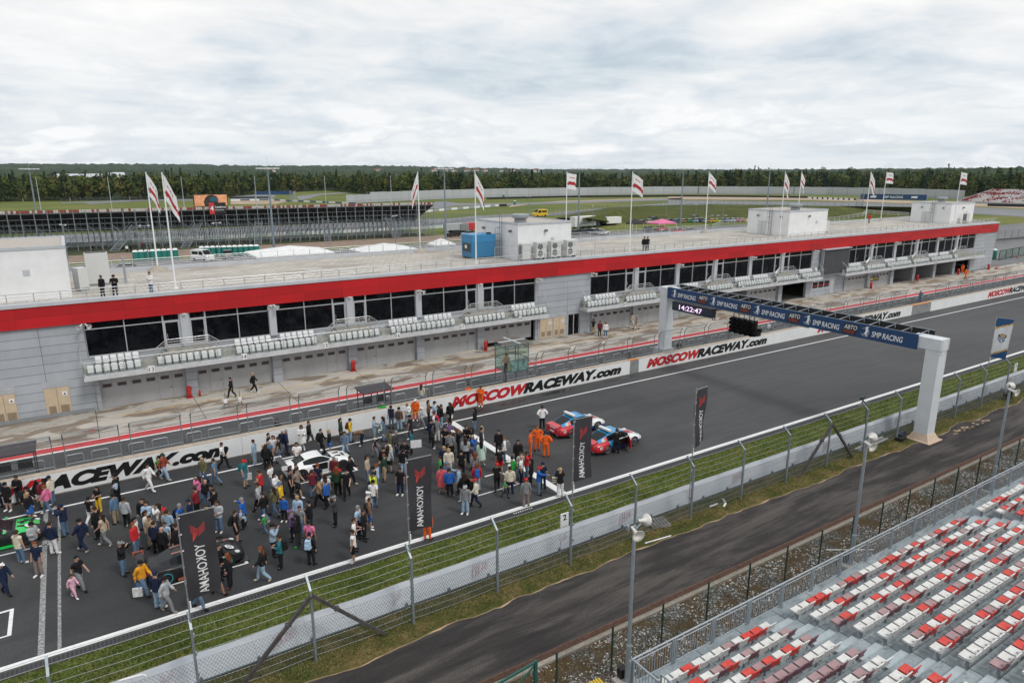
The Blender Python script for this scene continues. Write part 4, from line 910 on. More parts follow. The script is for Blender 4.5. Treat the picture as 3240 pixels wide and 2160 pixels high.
t = wthing('dome_camera', 'white dome camera hanging under the gantry right of the start lights', 'camera', (52.9, 38.4, 6)); m = MB(); m.bar((52.9, 38.4, 6.5), (52.9, 38.4, 6.85), .05).ell((52.9, 38.5, 6.15), (.16, .16, .2)).lathe([(.18, 6.2), (.18, 6.35), (0, 6.45)], 10, (52.9, 38.5, 0)); m.build('dome', white, t); MB().bar((52.9, 38.4, 6.85), (52.9, 37.9, 6.85), .05).build('arm', charcoal, t)
# ================================================================== near debris fence
NF = 25.15; PXS = [6.42 + 4.48*k for k in range(-4, 26)]
nf = wthing('debris_fence', 'tall galvanised debris fence with bent post tops, cables and diamond mesh along the grass', 'fence', (6.42, NF, 0))
nfp = M('fence_post_galv', (.27, .315, .345), .45, .55, var=.18, scale=4)
pm = None
for x in PXS:
    if pm is None: pm = MB().bar((0, 0, 0), (0, 0, 3.37), .11, .09).bar((0, 0, 3.33), (0, .55, 3.80), .09, .08).mesh('post', nfp)
    O('post', pm, nf, loc=(x, NF, 0))
m = MB()
cab = [(0, .24), (0, .56), (0, .9), (0, 1.25), (0, 1.6), (0, 1.95), (0, 2.3), (0, 2.65), (0, 3.0), (.04, 3.33), (.3, 3.57), (.53, 3.77)]
for (dy, z) in cab:
    for a, b in zip(PXS[:-1], PXS[1:]):
        sag = -.035 - .03*((a*7.3) % 1); mid = ((a + b)/2, NF + .07 + dy, z + sag); m.path([(a, NF + .07 + dy, z), mid, (b, NF + .07 + dy, z)], .010, 4)
m.build('cables', M('fence_cable', (.34, .37, .39), .4, .6, var=.1), nf)
m = MB(); z0, z1 = .2, 1.97; hgt = z1 - z0; x = -12.0
while x < 84:
    m.bar((x, NF + .055, z0), (x + hgt*.72, NF + .055, z1), .007 if x < 10 else .010).bar((x + hgt*.72, NF + .062, z0), (x, NF + .062, z1), .007 if x < 10 else .010); x += .145
m.build('diamond_mesh', M('chainlink_wire', (.10, .115, .13), .5, .4, var=0), nf)
br_m = M('weathered_brace', (.075, .068, .064), .6, .3, var=.4, scale=3)
for px, l in ((6.42, 'nearest, in the lower left'), (42.3, 'farther, right of the middle')):
    t = wthing('fence_brace', 'pair of dark slanted steel braces on a fence post, ' + l, 'brace', (px, NF, 0))
    for s_ in (-1, 1): MB().bar((px + s_*.05, NF - .07, 3.15), (px + s_*3.15, NF - .02, 0), .15, .13).cbox((px + s_*1.0, NF - .06, 2.2), (.22, .22, .12)).build('brace', br_m, t)
# advertising barrier seen from behind
def m_tarp(nb, b):
    p = nb.pos(); c = nb.ramp(nb.noise(nb.mp(p, (.35, 1, 1.2)), 1.4, 5, .6), [(.3, (.47, .52, .59)), (.7, (.64, .675, .72))])
    bk = nb.brick(xz(nb, p), 2.2, 9, .012, (1, 1, 1), (.96, .96, .97), (.72, .72, .75)); return nb.mix(.8, c, bk.outputs['Color'], 'MULTIPLY')
tarp = surf('banner_back_side', m_tarp, .5, .4)
bb = wthing('banner_barrier', 'long pale banner barrier seen from behind along the track verge', 'barrier', (20, 26.5, 0))
A_, B_ = [], []
for i in range(400):
    x = -20 + i*.35; wv = .05*mnoise.noise(Vector((x*.35, 1, 0))); A_.append((x, 26.42 + wv*.6, .10 + wv*.5)); B_.append((x, 26.62 + wv*1.4, 1.27 + .04*mnoise.noise(Vector((x*.5, 4, 0)))))
m = MB(); m.strip(A_, B_, 0, True); m.build('banner_sheet', tarp, bb)
m = MB(); m.bar((-20, 26.40, .1), (119, 26.40, .1), .05); 
for k in range(62): x = -18 + k*2.24; m.bar((x, 26.36, -.02), (x, 26.36, .3), .09).bar((x, 26.72, 0), (x, 26.72, 1.15), .08)
for z in (.45, .85): m.bar((-20, 26.80, z), (119, 26.80, z), .04, .26)
m.build('guard_rail', M('rail_galv', (.22, .25, .27), .5, .5), bb)
pk = M('show_through_pink', (.58, .50, .55), .6, var=.1)
def chevrons(m, ox, oz, s, f, mi=0):
    """striped wing emblem; f maps (u, v) on the cloth to a point"""
    for i in range(6):
        a = i*.094
        for poly in ([(-.40, .50 - a), (-.40, .466 - a), (-.02, .142 - a*.8), (-.02, .176 - a*.8)],
                     [(.40, .56 - a), (.40, .526 - a), (.02, .142 - a*.95), (.02, .176 - a*.95)]):
            m.add([f(ox + u*s, oz + v*s) for u, v in poly], [(0, 1, 2, 3)], mi)
    for i in range(4):
        a = i*.075
        m.add([f(ox + u*s, oz + v*s) for u, v in ((-.06 - a, -.16 + .03*i), (-.01 - a, -.12 + .03*i), (-.20 - a*.4, -.52 - .05*i + .12), (-.25 - a*.4, -.56 - .05*i + .12))], [(0, 1, 2, 3)], mi)
for k in range(12):
    cx = 1.0 + k*9.7; e = MB(); chevrons(e, cx, .72, .62, lambda u, v: (u, 26.40 + .17*(v - .1) - .028, v)); e.build('faint_emblem', pk, bb)
    e = MB()
    for j, (w0, w1) in enumerate(((0, .12), (.2, .3), (.36, .5), (.58, .66), (.74, .9))): e.add([(cx + 4 + u, 26.40 + .17*(v - .1) - .028, v) for u, v in ((w0, .35 + .06*j), (w1, .35 + .06*j), (w1 + .1, .95), (w0 + .1, .95))], [(0, 1, 2, 3)])
    e.build('faint_lettering', pk, bb)
# distance boards standing on the verge
for x, y, s_, l in ((21.1, 27.3, '2', 'beneath the third sponsor flag'), (76.8, 27.4, '7', 'at the right edge, past the club flag')):
    t = wthing('distance_board', 'small white board with black number ' + s_ + ' ' + l, 'sign', (x, y, 0)); m = MB(); m.box(x - .27, x + .27, y, y + .06, .8, 1.62).bar((x - .2, y + .03, 0), (x - .2, y + .03, .8), .05).bar((x + .2, y + .03, 0), (x + .2, y + .03, .8), .05); m.build('board', white, t)
    lettering('number', s_, black, t, (x, y - .005, 1.38), (1, 0, 0), (0, 0, 1), height=.36, bold=.03)
# sponsor flags on fence posts
fpole = M('flag_pole_steel', (.45, .47, .48), .35, .7, var=.08)
fdark = M('flag_charcoal', (.030, .029, .036), .8, var=.2, scale=1.5)
flag_lr = M('flag_emblem_red', (.62, .055, .05), .7, var=0); flag_lw = M('flag_letter_white', (.66, .66, .67), .7, var=0)
def banner_flag(x, ang, label, seed, kind='dark', wv=.07, tilt=0.0):
    t = thing('sail_flag' if kind == 'dark' else 'club_flag', label, 'flag', (x, NF + .2, 0), ang, 'black sponsor flags on the fence' if kind == 'dark' else None)
    MB().tube((0, 0, .9), (0, 0, 8.05), .028, n=8).bar((0, 0, 7.95), (1.22, 0, 7.9), .03).build('flag_staff', fpole, t)
    MB().cbox((.0, -.05, 3.0), (.12, .14, .12)).cbox((0, -.05, 2.2), (.12, .14, .12)).cbox((0, -.05, 1.3), (.12, .14, .12)).build('clamp', fpole, t)
    rnd = random.Random(seed); p1, p2 = rnd.uniform(0, 6), rnd.uniform(0, 6)
    W_, H_ = 1.22, 3.45; top = 7.92
    def off(u, v):                                      # cloth relief: u outwards, v downwards, both 0..1
        return wv*(v**.6)*(math.sin(u*4.0 + v*3.2 + p1) + .55*math.sin(u*2 - v*7 + p2)) + .02*math.sin(u*13 + v*5)*u
    def P(u, v, lift=0.0):
        k = 1 - .10*v*abs(math.sin(p1 + v*2.3)); return (.03 + u*W_*k, off(u, v) + lift, top - v*H_ - .10*u*v*math.sin(p2) + .05*u*(v - 1))
    m = MB(); nu, nv = 14, 36; V = [P(i/nu, j/nv) for j in range(nv + 1) for i in range(nu + 1)]
    def col(u, v):
        if kind == 'dark': return 0
        d = v - (.22 - .14*u) if v < .5 else (.80 + .0 - (u - 0)*.16) + .14 - v
        e = (v - (.25 - .15*u)); e2 = ((.93 - .17*u) - v)
        return 0 if e > .03 and e2 > .03 else (1 if e > -.012 and e2 > -.012 else 2)
    for j in range(nv):
        for i in range(nu): a = j*(nu + 1) + i; m.add([V[a], V[a + 1], V[a + nu + 2], V[a + nu + 1]], [(0, 1, 2, 3)], col((i + .5)/nu, (j + .5)/nv), True)
    mats = [fdark] if kind == 'dark' else [M('club_white', (.64, .66, .68), .7, var=.05), M('club_gold', (.55, .33, .09), .6, var=.05), M('club_blue', (.012, .07, .19), .6, var=.1)]
    fo = m.build('flag_cloth', mats, t)
    if kind == 'dark':
        e = MB(); chevrons(e, .60, -.78, .62, lambda u, v: P(u/W_, -v/H_, -.016)); eo = e.build('emblem', flag_lr, fo)
        e = MB(); chevrons(e, .60, -.78, .62, lambda u, v: P(u/W_, -v/H_, .016)); e.build('emblem', flag_lr, fo)
        me = text_mesh('YOKOHAMA', flag_lw, bold=.012, extrude=.0).copy(); xs_ = [v.co.x for v in me.vertices]; ys_ = [v.co.y for v in me.vertices]
        cx, cy, sx_, sy_ = (max(xs_) + min(xs_))/2, (max(ys_) + min(ys_))/2, 2.05/(max(xs_) - min(xs_)), .36/(max(ys_) - min(ys_))
        for side in (-.016, .016):
            mm = me.copy()
            for v in mm.vertices: v.co = P((.60 - (v.co.y - cy)*sy_)/W_, (2.32 + (v.co.x - cx)*sx_)/H_, side)
            O('lettering', mm, fo)
    else:
        e = MB(); sh = [(-.30, .30), (.0, .38), (.30, .30), (.33, .0), (.22, -.22), (0, -.42), (-.22, -.22), (-.33, 0)]
        for side in (-.014, .014):
            f = lambda u, v: P((.62 + u)/W_, (1.68 - v)/H_, side)
            e.add([f(u, v) for u, v in sh], [tuple(range(8))], 2); f = lambda u, v: P((.62 + u)/W_, (1.68 - v)/H_, side*1.5)
            e.add([f(u, v) for u, v in ((-.22, .27), (.1, .33), (.24, .25), (.2, .1), (-.1, .08))], [tuple(range(5))], 1); e.add([f(.09*math.cos(k*PI/4), -.25 + .09*math.sin(k*PI/4)) for k in range(8)], [tuple(range(8))], 0)
        e.build('club_crest', mats, fo)
        me = text_mesh('Сочи', mats[0], bold=.02, shear=.3, extrude=0).copy(); xs_ = [v.co.x for v in me.vertices]; ys_ = [v.co.y for v in me.vertices]; cx, cy = (max(xs_) + min(xs_))/2, (max(ys_) + min(ys_))/2; sc_ = .86/(max(xs_) - min(xs_))
        for v in me.vertices: v.co = P((.62 + (v.co.x - cx)*sc_)/W_, (1.68 + .03 - (v.co.y - cy)*sc_ - (v.co.x - cx)*sc_*.12)/H_, -.028)
        O('lettering', me, fo)
    m = MB()
    for k in range(6): z = top - .1 - k*.66; m.bar((-.03, 0, z), (.08, 0, z + .02), .035)
    m.bar((.06, -.02, top - 3.5), (.06, -.02, top - 3.85), .05); m.build('flag_ties', white, t)
banner_flag(1.97, R(4), 'black sponsor flag with red emblem nearest the lower left corner', 3, wv=.05)
banner_flag(10.93, R(2), 'black sponsor flag with red emblem in front of the crowd, second from left', 11)
banner_flag(20.05, R(2), 'black sponsor flag with red emblem in front of the safety cars', 5)
banner_flag(28.83, R(12), 'narrow folded black sponsor flag over the empty track', 21, wv=.12)
banner_flag(65.3, R(-58), 'white and blue club flag with gold bands and crest at the right edge', 9, 'club', .05)
# ================================================================== service road furniture
lampm = M('lamp_galv', (.33, .38, .42), .45, .5, var=.15, scale=3)
lp = thing('speaker_pole', 'tall grey pole with two white horn loudspeakers beside the service road, nearest', 'pole', (16.5, 17.05, 0), 0, 'speaker poles by the service road')
MB().tube((0, 0, 0), (0, 0, 1.85), .115, n=12).tube((0, 0, 1.85), (0, 0, 6.75), .085, .07, 12).lathe([(.115, 1.8), (.125, 1.85), (.09, 1.92)], 12).build('pole_shaft', lampm, lp)
m = MB(); m.box(-.45, .45, -.45, .45, -.02, .18); m.build('pole_foot', M('foot_concrete', (.36, .34, .31), .9, var=.2), lp); MB().cbox((.0, .3, .35), (.34, .25, .5)).build('cable_box', black, lp)
hq = M('horn_cream', (.60, .59, .55), .5, var=.06)
for c, d in (((-.12, -.10, 6.95), (-.25, -1, -.18)), ((.42, .12, 7.08), (1, .1, -.28))): m = MB(); horn(m, c, d, .36, .25); m.build('horn', hq, lp)
MB().bar((0, 0, 6.6), (0, 0, 7.05), .09).bar((-.15, -.1, 6.9), (.45, .12, 6.95), .05).cbox((-.2, .15, 6.95), (.1, .12, .2)).build('horn_bracket', lampm, lp)
dup(lp, (31.95, 17.05, 0), label='tall grey pole with two white horn loudspeakers beside the service road, middle one'); dup(lp, (47.5, 17.05, 0), R(8), 'tall grey pole with two white horn loudspeakers beside the service road, farthest right')
gfp, gfw = M('green_post', (.012, .035, .030), .5, var=.1), M('green_wire', (.020, .040, .034), .5, var=0)
gf = wthing('green_mesh_fence', 'dark green welded mesh fence between the service road and the gravel', 'fence', (13.66, 18.0, 0)); pm = None
for k in range(20):
    x = 13.66 + 2.83*k
    if pm is None: pm = MB().box(-.03, .03, -.03, .03, 0, 2.1).mesh('post', gfp)
    O('post', pm, gf, loc=(x, 18, 0))
m = MB(); x = 13.66
while x < 67: m.bar((x, 18, .05), (x, 18, 2.0), .005); x += .06
for z in (.06, .3, .8, 1.3, 1.8, 2.0): m.bar((13.66, 18, z), (67, 18, z), .008)
m.build('wire_mesh', gfw, gf)
tg = M('gate_green', (.012, .085, .070), .5, var=.1); t = wthing('green_gate', 'open teal green steel gate frame at the bottom edge', 'gate', (12.6, 18.0, 0))
m = MB(); a = Vector((12.68, 18.02, 0)); b = Vector((9.6, 17.7, 0)); z = Vector((0, 0, 1)); m.bar(a, a + z*2.15, .12).bar(a + z*2.08, b + z*2.08, .08).bar(a + z*.15, b + z*.15, .06).bar(a + z*2.0, b + z*.2, .05); m.build('gate_frame', tg, t)
m = MB()
for k in range(44): p = a + (b - a)*(k/44); m.bar(p + z*.1, p + z*2.05, .006)
m.build('gate_mesh', gfw, t)
t = thing('rubber_cable_ramp', 'yellow and black corrugated ramp block lying on the gravel by the nearest pole', 'ramp', (14.55, 17.25, 0), R(-3)); yl = M('ramp_yellow', (.60, .40, .03), .6, var=.12)
m = MB()
for k in range(14): m.box(-.8 + k*.115, -.8 + k*.115 + .08, -.22, .22, .50, .60)
m.build('yellow_ribs', yl, t); MB().hexa([(-.9, -.4, 0), (.9, -.4, 0), (.9, .4, 0), (-.9, .4, 0), (-.82, -.24, .52), (.82, -.24, .52), (.82, .24, .52), (-.82, .24, .52)]).build('rubber_body', dark, t)
# things lying on the bank
wd_ = M('grey_wood', (.20, .185, .165), .9, var=.3, scale=5); t = thing('pallet', 'small weathered wooden pallet on the grass bank by the fence', 'pallet', (26.75, 25.75, .0), R(-18))
m = MB()
for k in range(6): m.box(-.6 + k*.21, -.6 + k*.21 + .16, -.5, .5, .12, .15)
m.build('deck_boards', wd_, t); MB().box(-.6, .61, -.5, -.4, .02, .12).box(-.6, .61, -.05, .05, .02, .12).box(-.6, .61, .4, .5, .02, .12).build('bearers', wd_, t)
t = thing('ladder', 'white aluminium ladder lying on the grass near the gantry foot', 'ladder', (48.9, 25.72, .05), R(3)); m = MB(); m.bar((-2, -.2, 0), (2, -.2, .02), .07).bar((-2, .2, 0), (2, .2, .02), .07); m.build('side_rails', white, t); m = MB()
for k in range(12): m.bar((-1.85 + k*.33, -.2, .01), (-1.85 + k*.33, .2, .01), .05)
m.build('rungs', white, t)
t = thing('equipment_case', 'open black equipment case with a blue reel by the gantry foot', 'case', (51.6, 25.0, 0), R(10)); MB().box(-.5, .5, -.25, .25, 0, .28).cbox((.2, .1, .34), (.5, .3, .14), .2).build('case_body', dark, t)
m = MB(); m.lathe([(.25, -.1), (.25, -.06), (.1, -.06), (.1, .06), (.25, .06), (.25, .1)], 14, (.65, .1, .27), axis='Y'); m.build('cable_reel', M('reel_blue', (.02, .08, .2), .5), t)
t = thing('wire_reel', 'black wire reel on a stand on the bank at the right', 'reel', (69.4, 25.0, 0), R(0)); m = MB(); m.lathe([(.4, -.2), (.4, -.16), (.15, -.16), (.15, .16), (.4, .16), (.4, .2)], 14, (0, 0, .45), axis='Y'); m.build('drum', black, t); MB().bar((-.4, -.25, 0), (0, -.25, .5), .05).bar((.4, -.25, 0), (0, -.25, .5), .05).bar((-.4, .25, 0), (0, .25, .5), .05).bar((.4, .25, 0), (0, .25, .5), .05).build('reel_stand', black, t)
t = wthing('fence_camera', 'green television camera mounted on a fence post top near the gantry', 'camera', (46.74, 25.5, 3.7)); MB().cbox((46.74, 25.65, 4.12), (.62, .2, .2), .3).cbox((46.40, 25.58, 4.14), (.2, .16, .16), .3).build('camera_body', M('camera_green', (.015, .04, .03), .5), t); MB().bar((46.74, 25.62, 3.75), (46.74, 25.62, 4.05), .06).path([(46.85, 25.3, 0), (46.92, 25.2, 1.5), (46.85, 25.35, 2.6), (47.1, 25.5, 3.4), (46.8, 25.6, 3.9)], .03, 5).build('cable', black, t)
o = MB().path([(24.6, 24.55, .03), (26.4, 24.35, .03)], .035, 6).build('pipe_offcut', white); tag(o, 'short white pipe lying at the edge of the service road', 'pipe')
o = MB().path([(32.4, 18.7, .03), (34.6, 17.3, .03)], .03, 6).build('conduit_pipe', white); tag(o, 'thin white conduit lying across the gravel beside the middle pole', 'pipe')
# ================================================================== grandstand at the lower right
def m_deck(nb, b):
    p = nb.pos(); c = nb.ramp(nb.noise(nb.mp(p, (.5, 1.4, 1)), 1.2, 6, .65), [(.3, (.19, .23, .25)), (.5, (.28, .325, .345)), (.7, (.35, .395, .415))])
    st = nb.noise(nb.mp(p, (1.1, 2.6, 1), (2, 7, 0)), 1.6, 7, .7, .5); c = nb.mix(nb.math('MULTIPLY', nb.ramp(st, [(.53, 0.0), (.62, .9)]), .6), c, (.075, .088, .096))
    bk = nb.brick(p, 2.05, 90, .02, (1, 1, 1), (.95, .95, .96), (.2, .22, .23)); c = nb.mix(.9, c, bk.outputs['Color'], 'MULTIPLY')
    d = nb.vor(nb.mp(p, (9, 9, 9)), 1.0); nb.bump(d, .35, .01, b); return nb.mix(.35, c, nb.ramp(d, [(.1, (1.35,)*3), (.45, (.8,)*3)]), 'MULTIPLY')
deck = surf('steel_deck', m_deck, .5, .4)
riser = M('deck_riser', (.13, .15, .165), .6, .2, var=.2, scale=2)
NR = 14; DX0, DX1 = 13.35, 64.0
AISLES = [(19.32, 20.5), (33.55, 34.75), (47.9, 49.1)]
yf = lambda n: 13.66 if n == 0 else 13.39 - .79*n
zd = lambda n: 3.9 + .25*n
gs = wthing('grandstand', 'open grey steel grandstand with rows of red, maroon and white seats in the lower right', 'grandstand', (38, 13, 0))
m = MB()
for n in range(NR): 
    ya, yb = yf(n), yf(n + 1); m.box(DX0, DX1, yb - .02, ya, zd(n) - .04, zd(n), 0); m.quad((DX0, yb, zd(n) - .04), (DX1, yb, zd(n) - .04), (DX1, yb, zd(n + 1) - .041), (DX0, yb, zd(n + 1) - .041), 1)
m.build('deck', [deck, riser], gs)
m = MB()
for a, b in AISLES:
    for n in range(NR - 1): y = yf(n + 1); m.box(a, b, y, y + .34, zd(n) + .002, zd(n) + .125, 0)
m.build('aisle_step', M('aisle_tread', (.40, .455, .48), .5, .2, var=.12, scale=3), gs)
m = MB()
for x in range(14, 64, 2):
    for n in (0, 3, 6, 9, 12): m.bar((x, yf(n) - .3, -.0), (x, yf(n) - .3, zd(n) - .05), .08)
    m.bar((x, 13.3, 3.7), (x, 13.3 - .79*13, 3.7 + .25*13), .1)
m.build('substructure', grey_metal, gs)
railm = M('stand_rail_galv', (.36, .41, .45), .45, .5, var=.12, scale=4)
rl = wthing('stand_railing', 'galvanised steel railing with upright bars along the front of the grandstand', 'railing', (DX0, 13.62, 3.9)); ry, rz0 = 13.62, 3.9
m = MB(); m.tube((DX0, ry, rz0 + 1.0), (DX1, ry, rz0 + 1.0), .032, n=8); x = DX0
while x < DX1 - 1.9: m.tube((x + .14, ry, rz0 + .86), (x + 1.76, ry, rz0 + .86), .022, n=6).tube((x + .05, ry, rz0 + .08), (x + 1.85, ry, rz0 + .08), .022, n=6); x += 1.9
m.build('rails', railm, rl); m = MB(); x = DX0 + .2
while x < DX1:
    if (x - DX0) % 1.9 > .1: m.bar((x, ry, rz0 + .06), (x, ry, rz0 + .86), .018)
    x += .118
m.build('bars', railm, rl); pm = None; x = DX0
while x < DX1:
    if pm is None: pm = MB().box(-.10, -.06, -.03, .03, -.15, .98).box(.06, .10, -.03, .03, -.15, .98).box(-.03, .03, -.035, .035, -.15, 1.0).mesh('post', railm)
    O('post', pm, rl, loc=(x, ry, rz0)); x += 1.9
for k in range(7):
    ya = 13.55 - k*1.18; za = zd(0) + max(0, (13.39 - ya)/.79)*.25; t = wthing('side_rail', 'short stepped side railing panel at the left end of the grandstand', 'railing', (DX0 + .02, ya, za), 'side railing panels stepping up the grandstand')
    m = MB(); a, b = Vector((DX0 + .02, ya, 0)), Vector((DX0 + .02, ya - 1.08, 0)); zt = Vector((0, 0, za + .98)); m.bar(a + zt, b + zt, .05).bar(a + Vector((0, 0, za - .3)), a + zt, .05).bar(b + Vector((0, 0, za - .1)), b + zt, .05)
    m.build('frame', railm, t); m = MB()
    for q in range(1, 8): p = a + (b - a)*(q/8); m.bar(p + Vector((0, 0, za)), p + zt, .018)
    m.build('bars', railm, t)
# seats
def m_seat(name, col, wear):
    def f(nb, b):
        p = nb.pos(); c = nb.ramp(nb.noise(p, 2.3, 5, .65), [(.3, tuple(x*.86 for x in col)), (.7, col)])
        st = nb.noise(p, 9.0, 6, .75, .6); c = nb.mix(nb.math('MULTIPLY', nb.ramp(st, [(.54, 0.0), (.72, 1.0)]), .65), c, wear)
        n_ = nb.n('ShaderNodeNewGeometry'); s_ = nb.n('ShaderNodeSeparateXYZ'); nb.l(n_.outputs['Normal'], s_.inputs[0])
        return nb.mix(nb.math('MULTIPLY', nb.math('GREATER_THAN', s_.outputs[2], .8), .35), c, nb.mix(nb.ramp(nb.noise(p, 6, 5, .7), [(.35, 0.0), (.6, 1.0)]), wear, c))
    return surf(name, f, .45, .4)
SM = {'w': m_seat('seat_white', (.72, .715, .70), (.40, .37, .33)), 'r': m_seat('seat_red', (.62, .045, .032), (.58, .16, .13)), 'm': m_seat('seat_maroon', (.16, .062, .075), (.34, .22, .23))}
SMP = m_seat('seat_faded_maroon_pan', (.40, .26, .27), (.24, .14, .14))
def stadium_seat(c):
    b = MB(); wd = .41; h = wd/2
    back = [(0, .0), (-.035, .10), (-.10, .34), (-.115, .36)]
    b.hexa([(-h, -.37, .0), (h, -.37, .0), (h, -.325, .0), (-h, -.325, .0), (-h + .02, -.48, .30), (h - .02, -.48, .30), (h - .02, -.45, .305), (-h + .02, -.45, .305)])
    for i in range(5): x = -h + .05 + i*.086; b.box(x, x + .03, -.392, -.372, -.02, .02)
    p = MB(); n = 8
    prof = [(.0, .02), (-.02, .035), (-.12, .025), (-.24, .018), (-.33, .03)]
    for (ya, za), (yb, zb) in zip(prof[:-1], prof[1:]):
        for i in range(n):
            xa, xb = -h + wd*i/n, -h + wd*(i + 1)/n; q = lambda x, y: .022*(x/h)**2*(1 if y < 0 else .4)
            p.add([(xa, ya, za + q(xa, ya)), (xb, ya, za + q(xb, ya)), (xb, yb, zb + q(xb, yb)), (xa, yb, zb + q(xa, yb))], [(0, 3, 2, 1)], 0, True)
    p.box(-h, h, -.33, -.02, -.012, .014); p.lathe([(.028, .037), (.012, .030)], 8, (0, -.27, 0), 1)
    t = thing('stadium_seat', '', 'seat'); b.build('backrest', SM[c], t); p.build('seat_pan', [SMP if c == 'm' else SM[c], charcoal], t)
    MB().bar((0, -.2, -.32), (0, -.2, -.01), .06, .05).build('seat_leg', grey_metal, t)
    return t
GN = {'w': 'white', 'r': 'red', 'm': 'maroon'}
protos = {}
rows = ['wwrrwwmrmwwwrrwmwrwwmrwwr', 'wwwrmwwwwrwmrwrwwwmrwwmw', 'mrwwwrwwrmwwwwrmrwwrwmww', 'wwwmmwrmwwwrwmmwwwrwmrww', 'wwwwwrmwwrmwrwwwrmwwwrw', 'wmrwrwwwwwwwwwrwmwwwrw', 'wrmmwwrmwrwrmwwrwwm', 'wwwwwrwrwwmwrwww', 'mwwrmwwrwmww', 'wwrwmwwwrw', 'wrwwmwww', 'wwmwrww', 'wrwwmw', 'wwmrw']
def vis(p):
    v = Vector(p) - cam.location; d = v.dot(_fw)
    if d < 2: return None
    x, y = 1620 + 2160*v.dot(_rt)/d, 1080 - 2160*v.dot(_up)/d
    return (x, y, d) if -40 < x < 3300 and y < 2240 else None
todo = []
blocks = [(DX0 + .25, AISLES[0][0] - .05), (AISLES[0][1] + .05, AISLES[1][0] - .05), (AISLES[1][1] + .05, AISLES[2][0] - .05), (AISLES[2][1] + .05, DX1)]
for n in range(NR):
    for bi, (a, b) in enumerate(blocks):
        k = int((b - a)/.49); 
        for i in range(k):
            x = (a + .245 + .49*i) if bi else (b - .245 - .49*i); y = 13.02 - .79*n; v = vis((x, y, zd(n) + .4))
            if not v: continue
            seq = rows[n] if bi == 1 else None
            c = seq[i] if seq and i < len(seq) else random.Random(n*977 + bi*131 + i*17).choice('wwwwwwwwrrmm')
            todo.append((v[2], x, y, zd(n) + .38, c, n, bi, i))
todo.sort(); rest = todo[300:]
for q, (d, x, y, z, c, n, bi, i) in enumerate(todo[:300]):
    lab = '%s plastic stadium seat in the open grandstand at the lower right' % GN[c]
    if c not in protos: t = protos[c] = stadium_seat(c); t.location = (x, y, z); t['label'] = lab; t['group'] = GN[c] + ' grandstand seats'
    else: dup(protos[c], (x, y, z), R(random.uniform(-1, 1)))
if rest:
    m = MB()
    for d, x, y, z, c, n, bi, i in rest:
        mi = 'wrm'.index(c); h = .22; m.box(x - h, x + h, y - .36, y + .03, z, z + .04, mi); m.hexa([(x - h, y - .40, z + .02), (x + h, y - .40, z + .02), (x + h, y - .35, z + .02), (x - h, y - .35, z + .02), (x - h, y - .52, z + .34), (x + h, y - .52, z + .34), (x + h, y - .48, z + .34), (x - h, y - .48, z + .34)], mi)
    m.build('distant_seats', [SM['w'], SM['r'], SM['m']], kind='stuff')
m = MB()
for n in range(NR):
    for a, b in blocks:
        x = a + .25
        while x < b: m.bar((x, 12.78 - .79*n, zd(n)), (x, 12.78 - .79*n, zd(n) + .36), .06, .05); x += 1.47
        m.bar((a, 12.78 - .79*n, zd(n) + .33), (b, 12.78 - .79*n, zd(n) + .33), .05)
m.build('seat_beams', grey_metal, gs)
# ================================================================== cars
tyre_m = M('tyre_rubber', (.012, .012, .012), .8, var=.2); rim_m = M('alloy_rim', (.30, .31, .32), .35, .8, var=.05); carglass = M('car_glass', (.010, .013, .015), .12, var=0, spec=.22)
lens_r, lens_w = M('tail_lens', (.30, .015, .02), .2, var=0), M('head_lens', (.55, .58, .6), .12, var=0)
def paint(name, col): return M('paint_' + name, col, .28 if max(col) > .1 else .38, var=.04, scale=1, coat=.5 if max(col) > .1 else .15, spec=.5 if max(col) > .1 else .3)
def wheel(parent, x, y, r, wd, ring=None, rim=None):
    s_ = 1 if y > 0 else -1; m = MB(); m.lathe([(r*.68, -wd/2), (r*.93, -wd/2), (r, -wd/2 + .04), (r, wd/2 - .04), (r*.93, wd/2), (r*.68, wd/2), (r*.68, -wd/2)], 20, (0, 0, 0), axis='Y'); w = m.mesh('tyre', tyre_m)
    wo = O('wheel', None, parent, loc=(x, y, r)); O('tyre', w, wo); m = MB(); m.lathe([(r*.70, -.06), (r*.70, .02), (r*.62, .02), (r*.62, -.05), (.0, -.05)], 18, (0, 0, 0), axis='Y')
    m2 = MB(); f = -s_*wd/2*.92                                        # outward face
    vs = [(r*.69*math.cos(k*PI/10), s_*wd*.42, r*.69*math.sin(k*PI/10)) for k in range(20)]; m2.add(vs, [tuple(range(20))], 1)
    for k in range(5):
        a = k*2*PI/5 + .3
        for da in (-.16, .16): m2.bar((.05*math.cos(a), s_*wd*.45, .05*math.sin(a)), (r*.66*math.cos(a + da), s_*wd*.45, r*.66*math.sin(a + da)), .035, .03)
    m2.path([(r*.68*math.cos(k*PI/10), s_*wd*.46, r*.68*math.sin(k*PI/10)) for k in range(21)], .022, 5, 2 if ring else 0)
    m2.build('rim', [rim or rim_m, M('rim_dark', (.02, .02, .022), .5, var=0), ring or rim_m], wo)
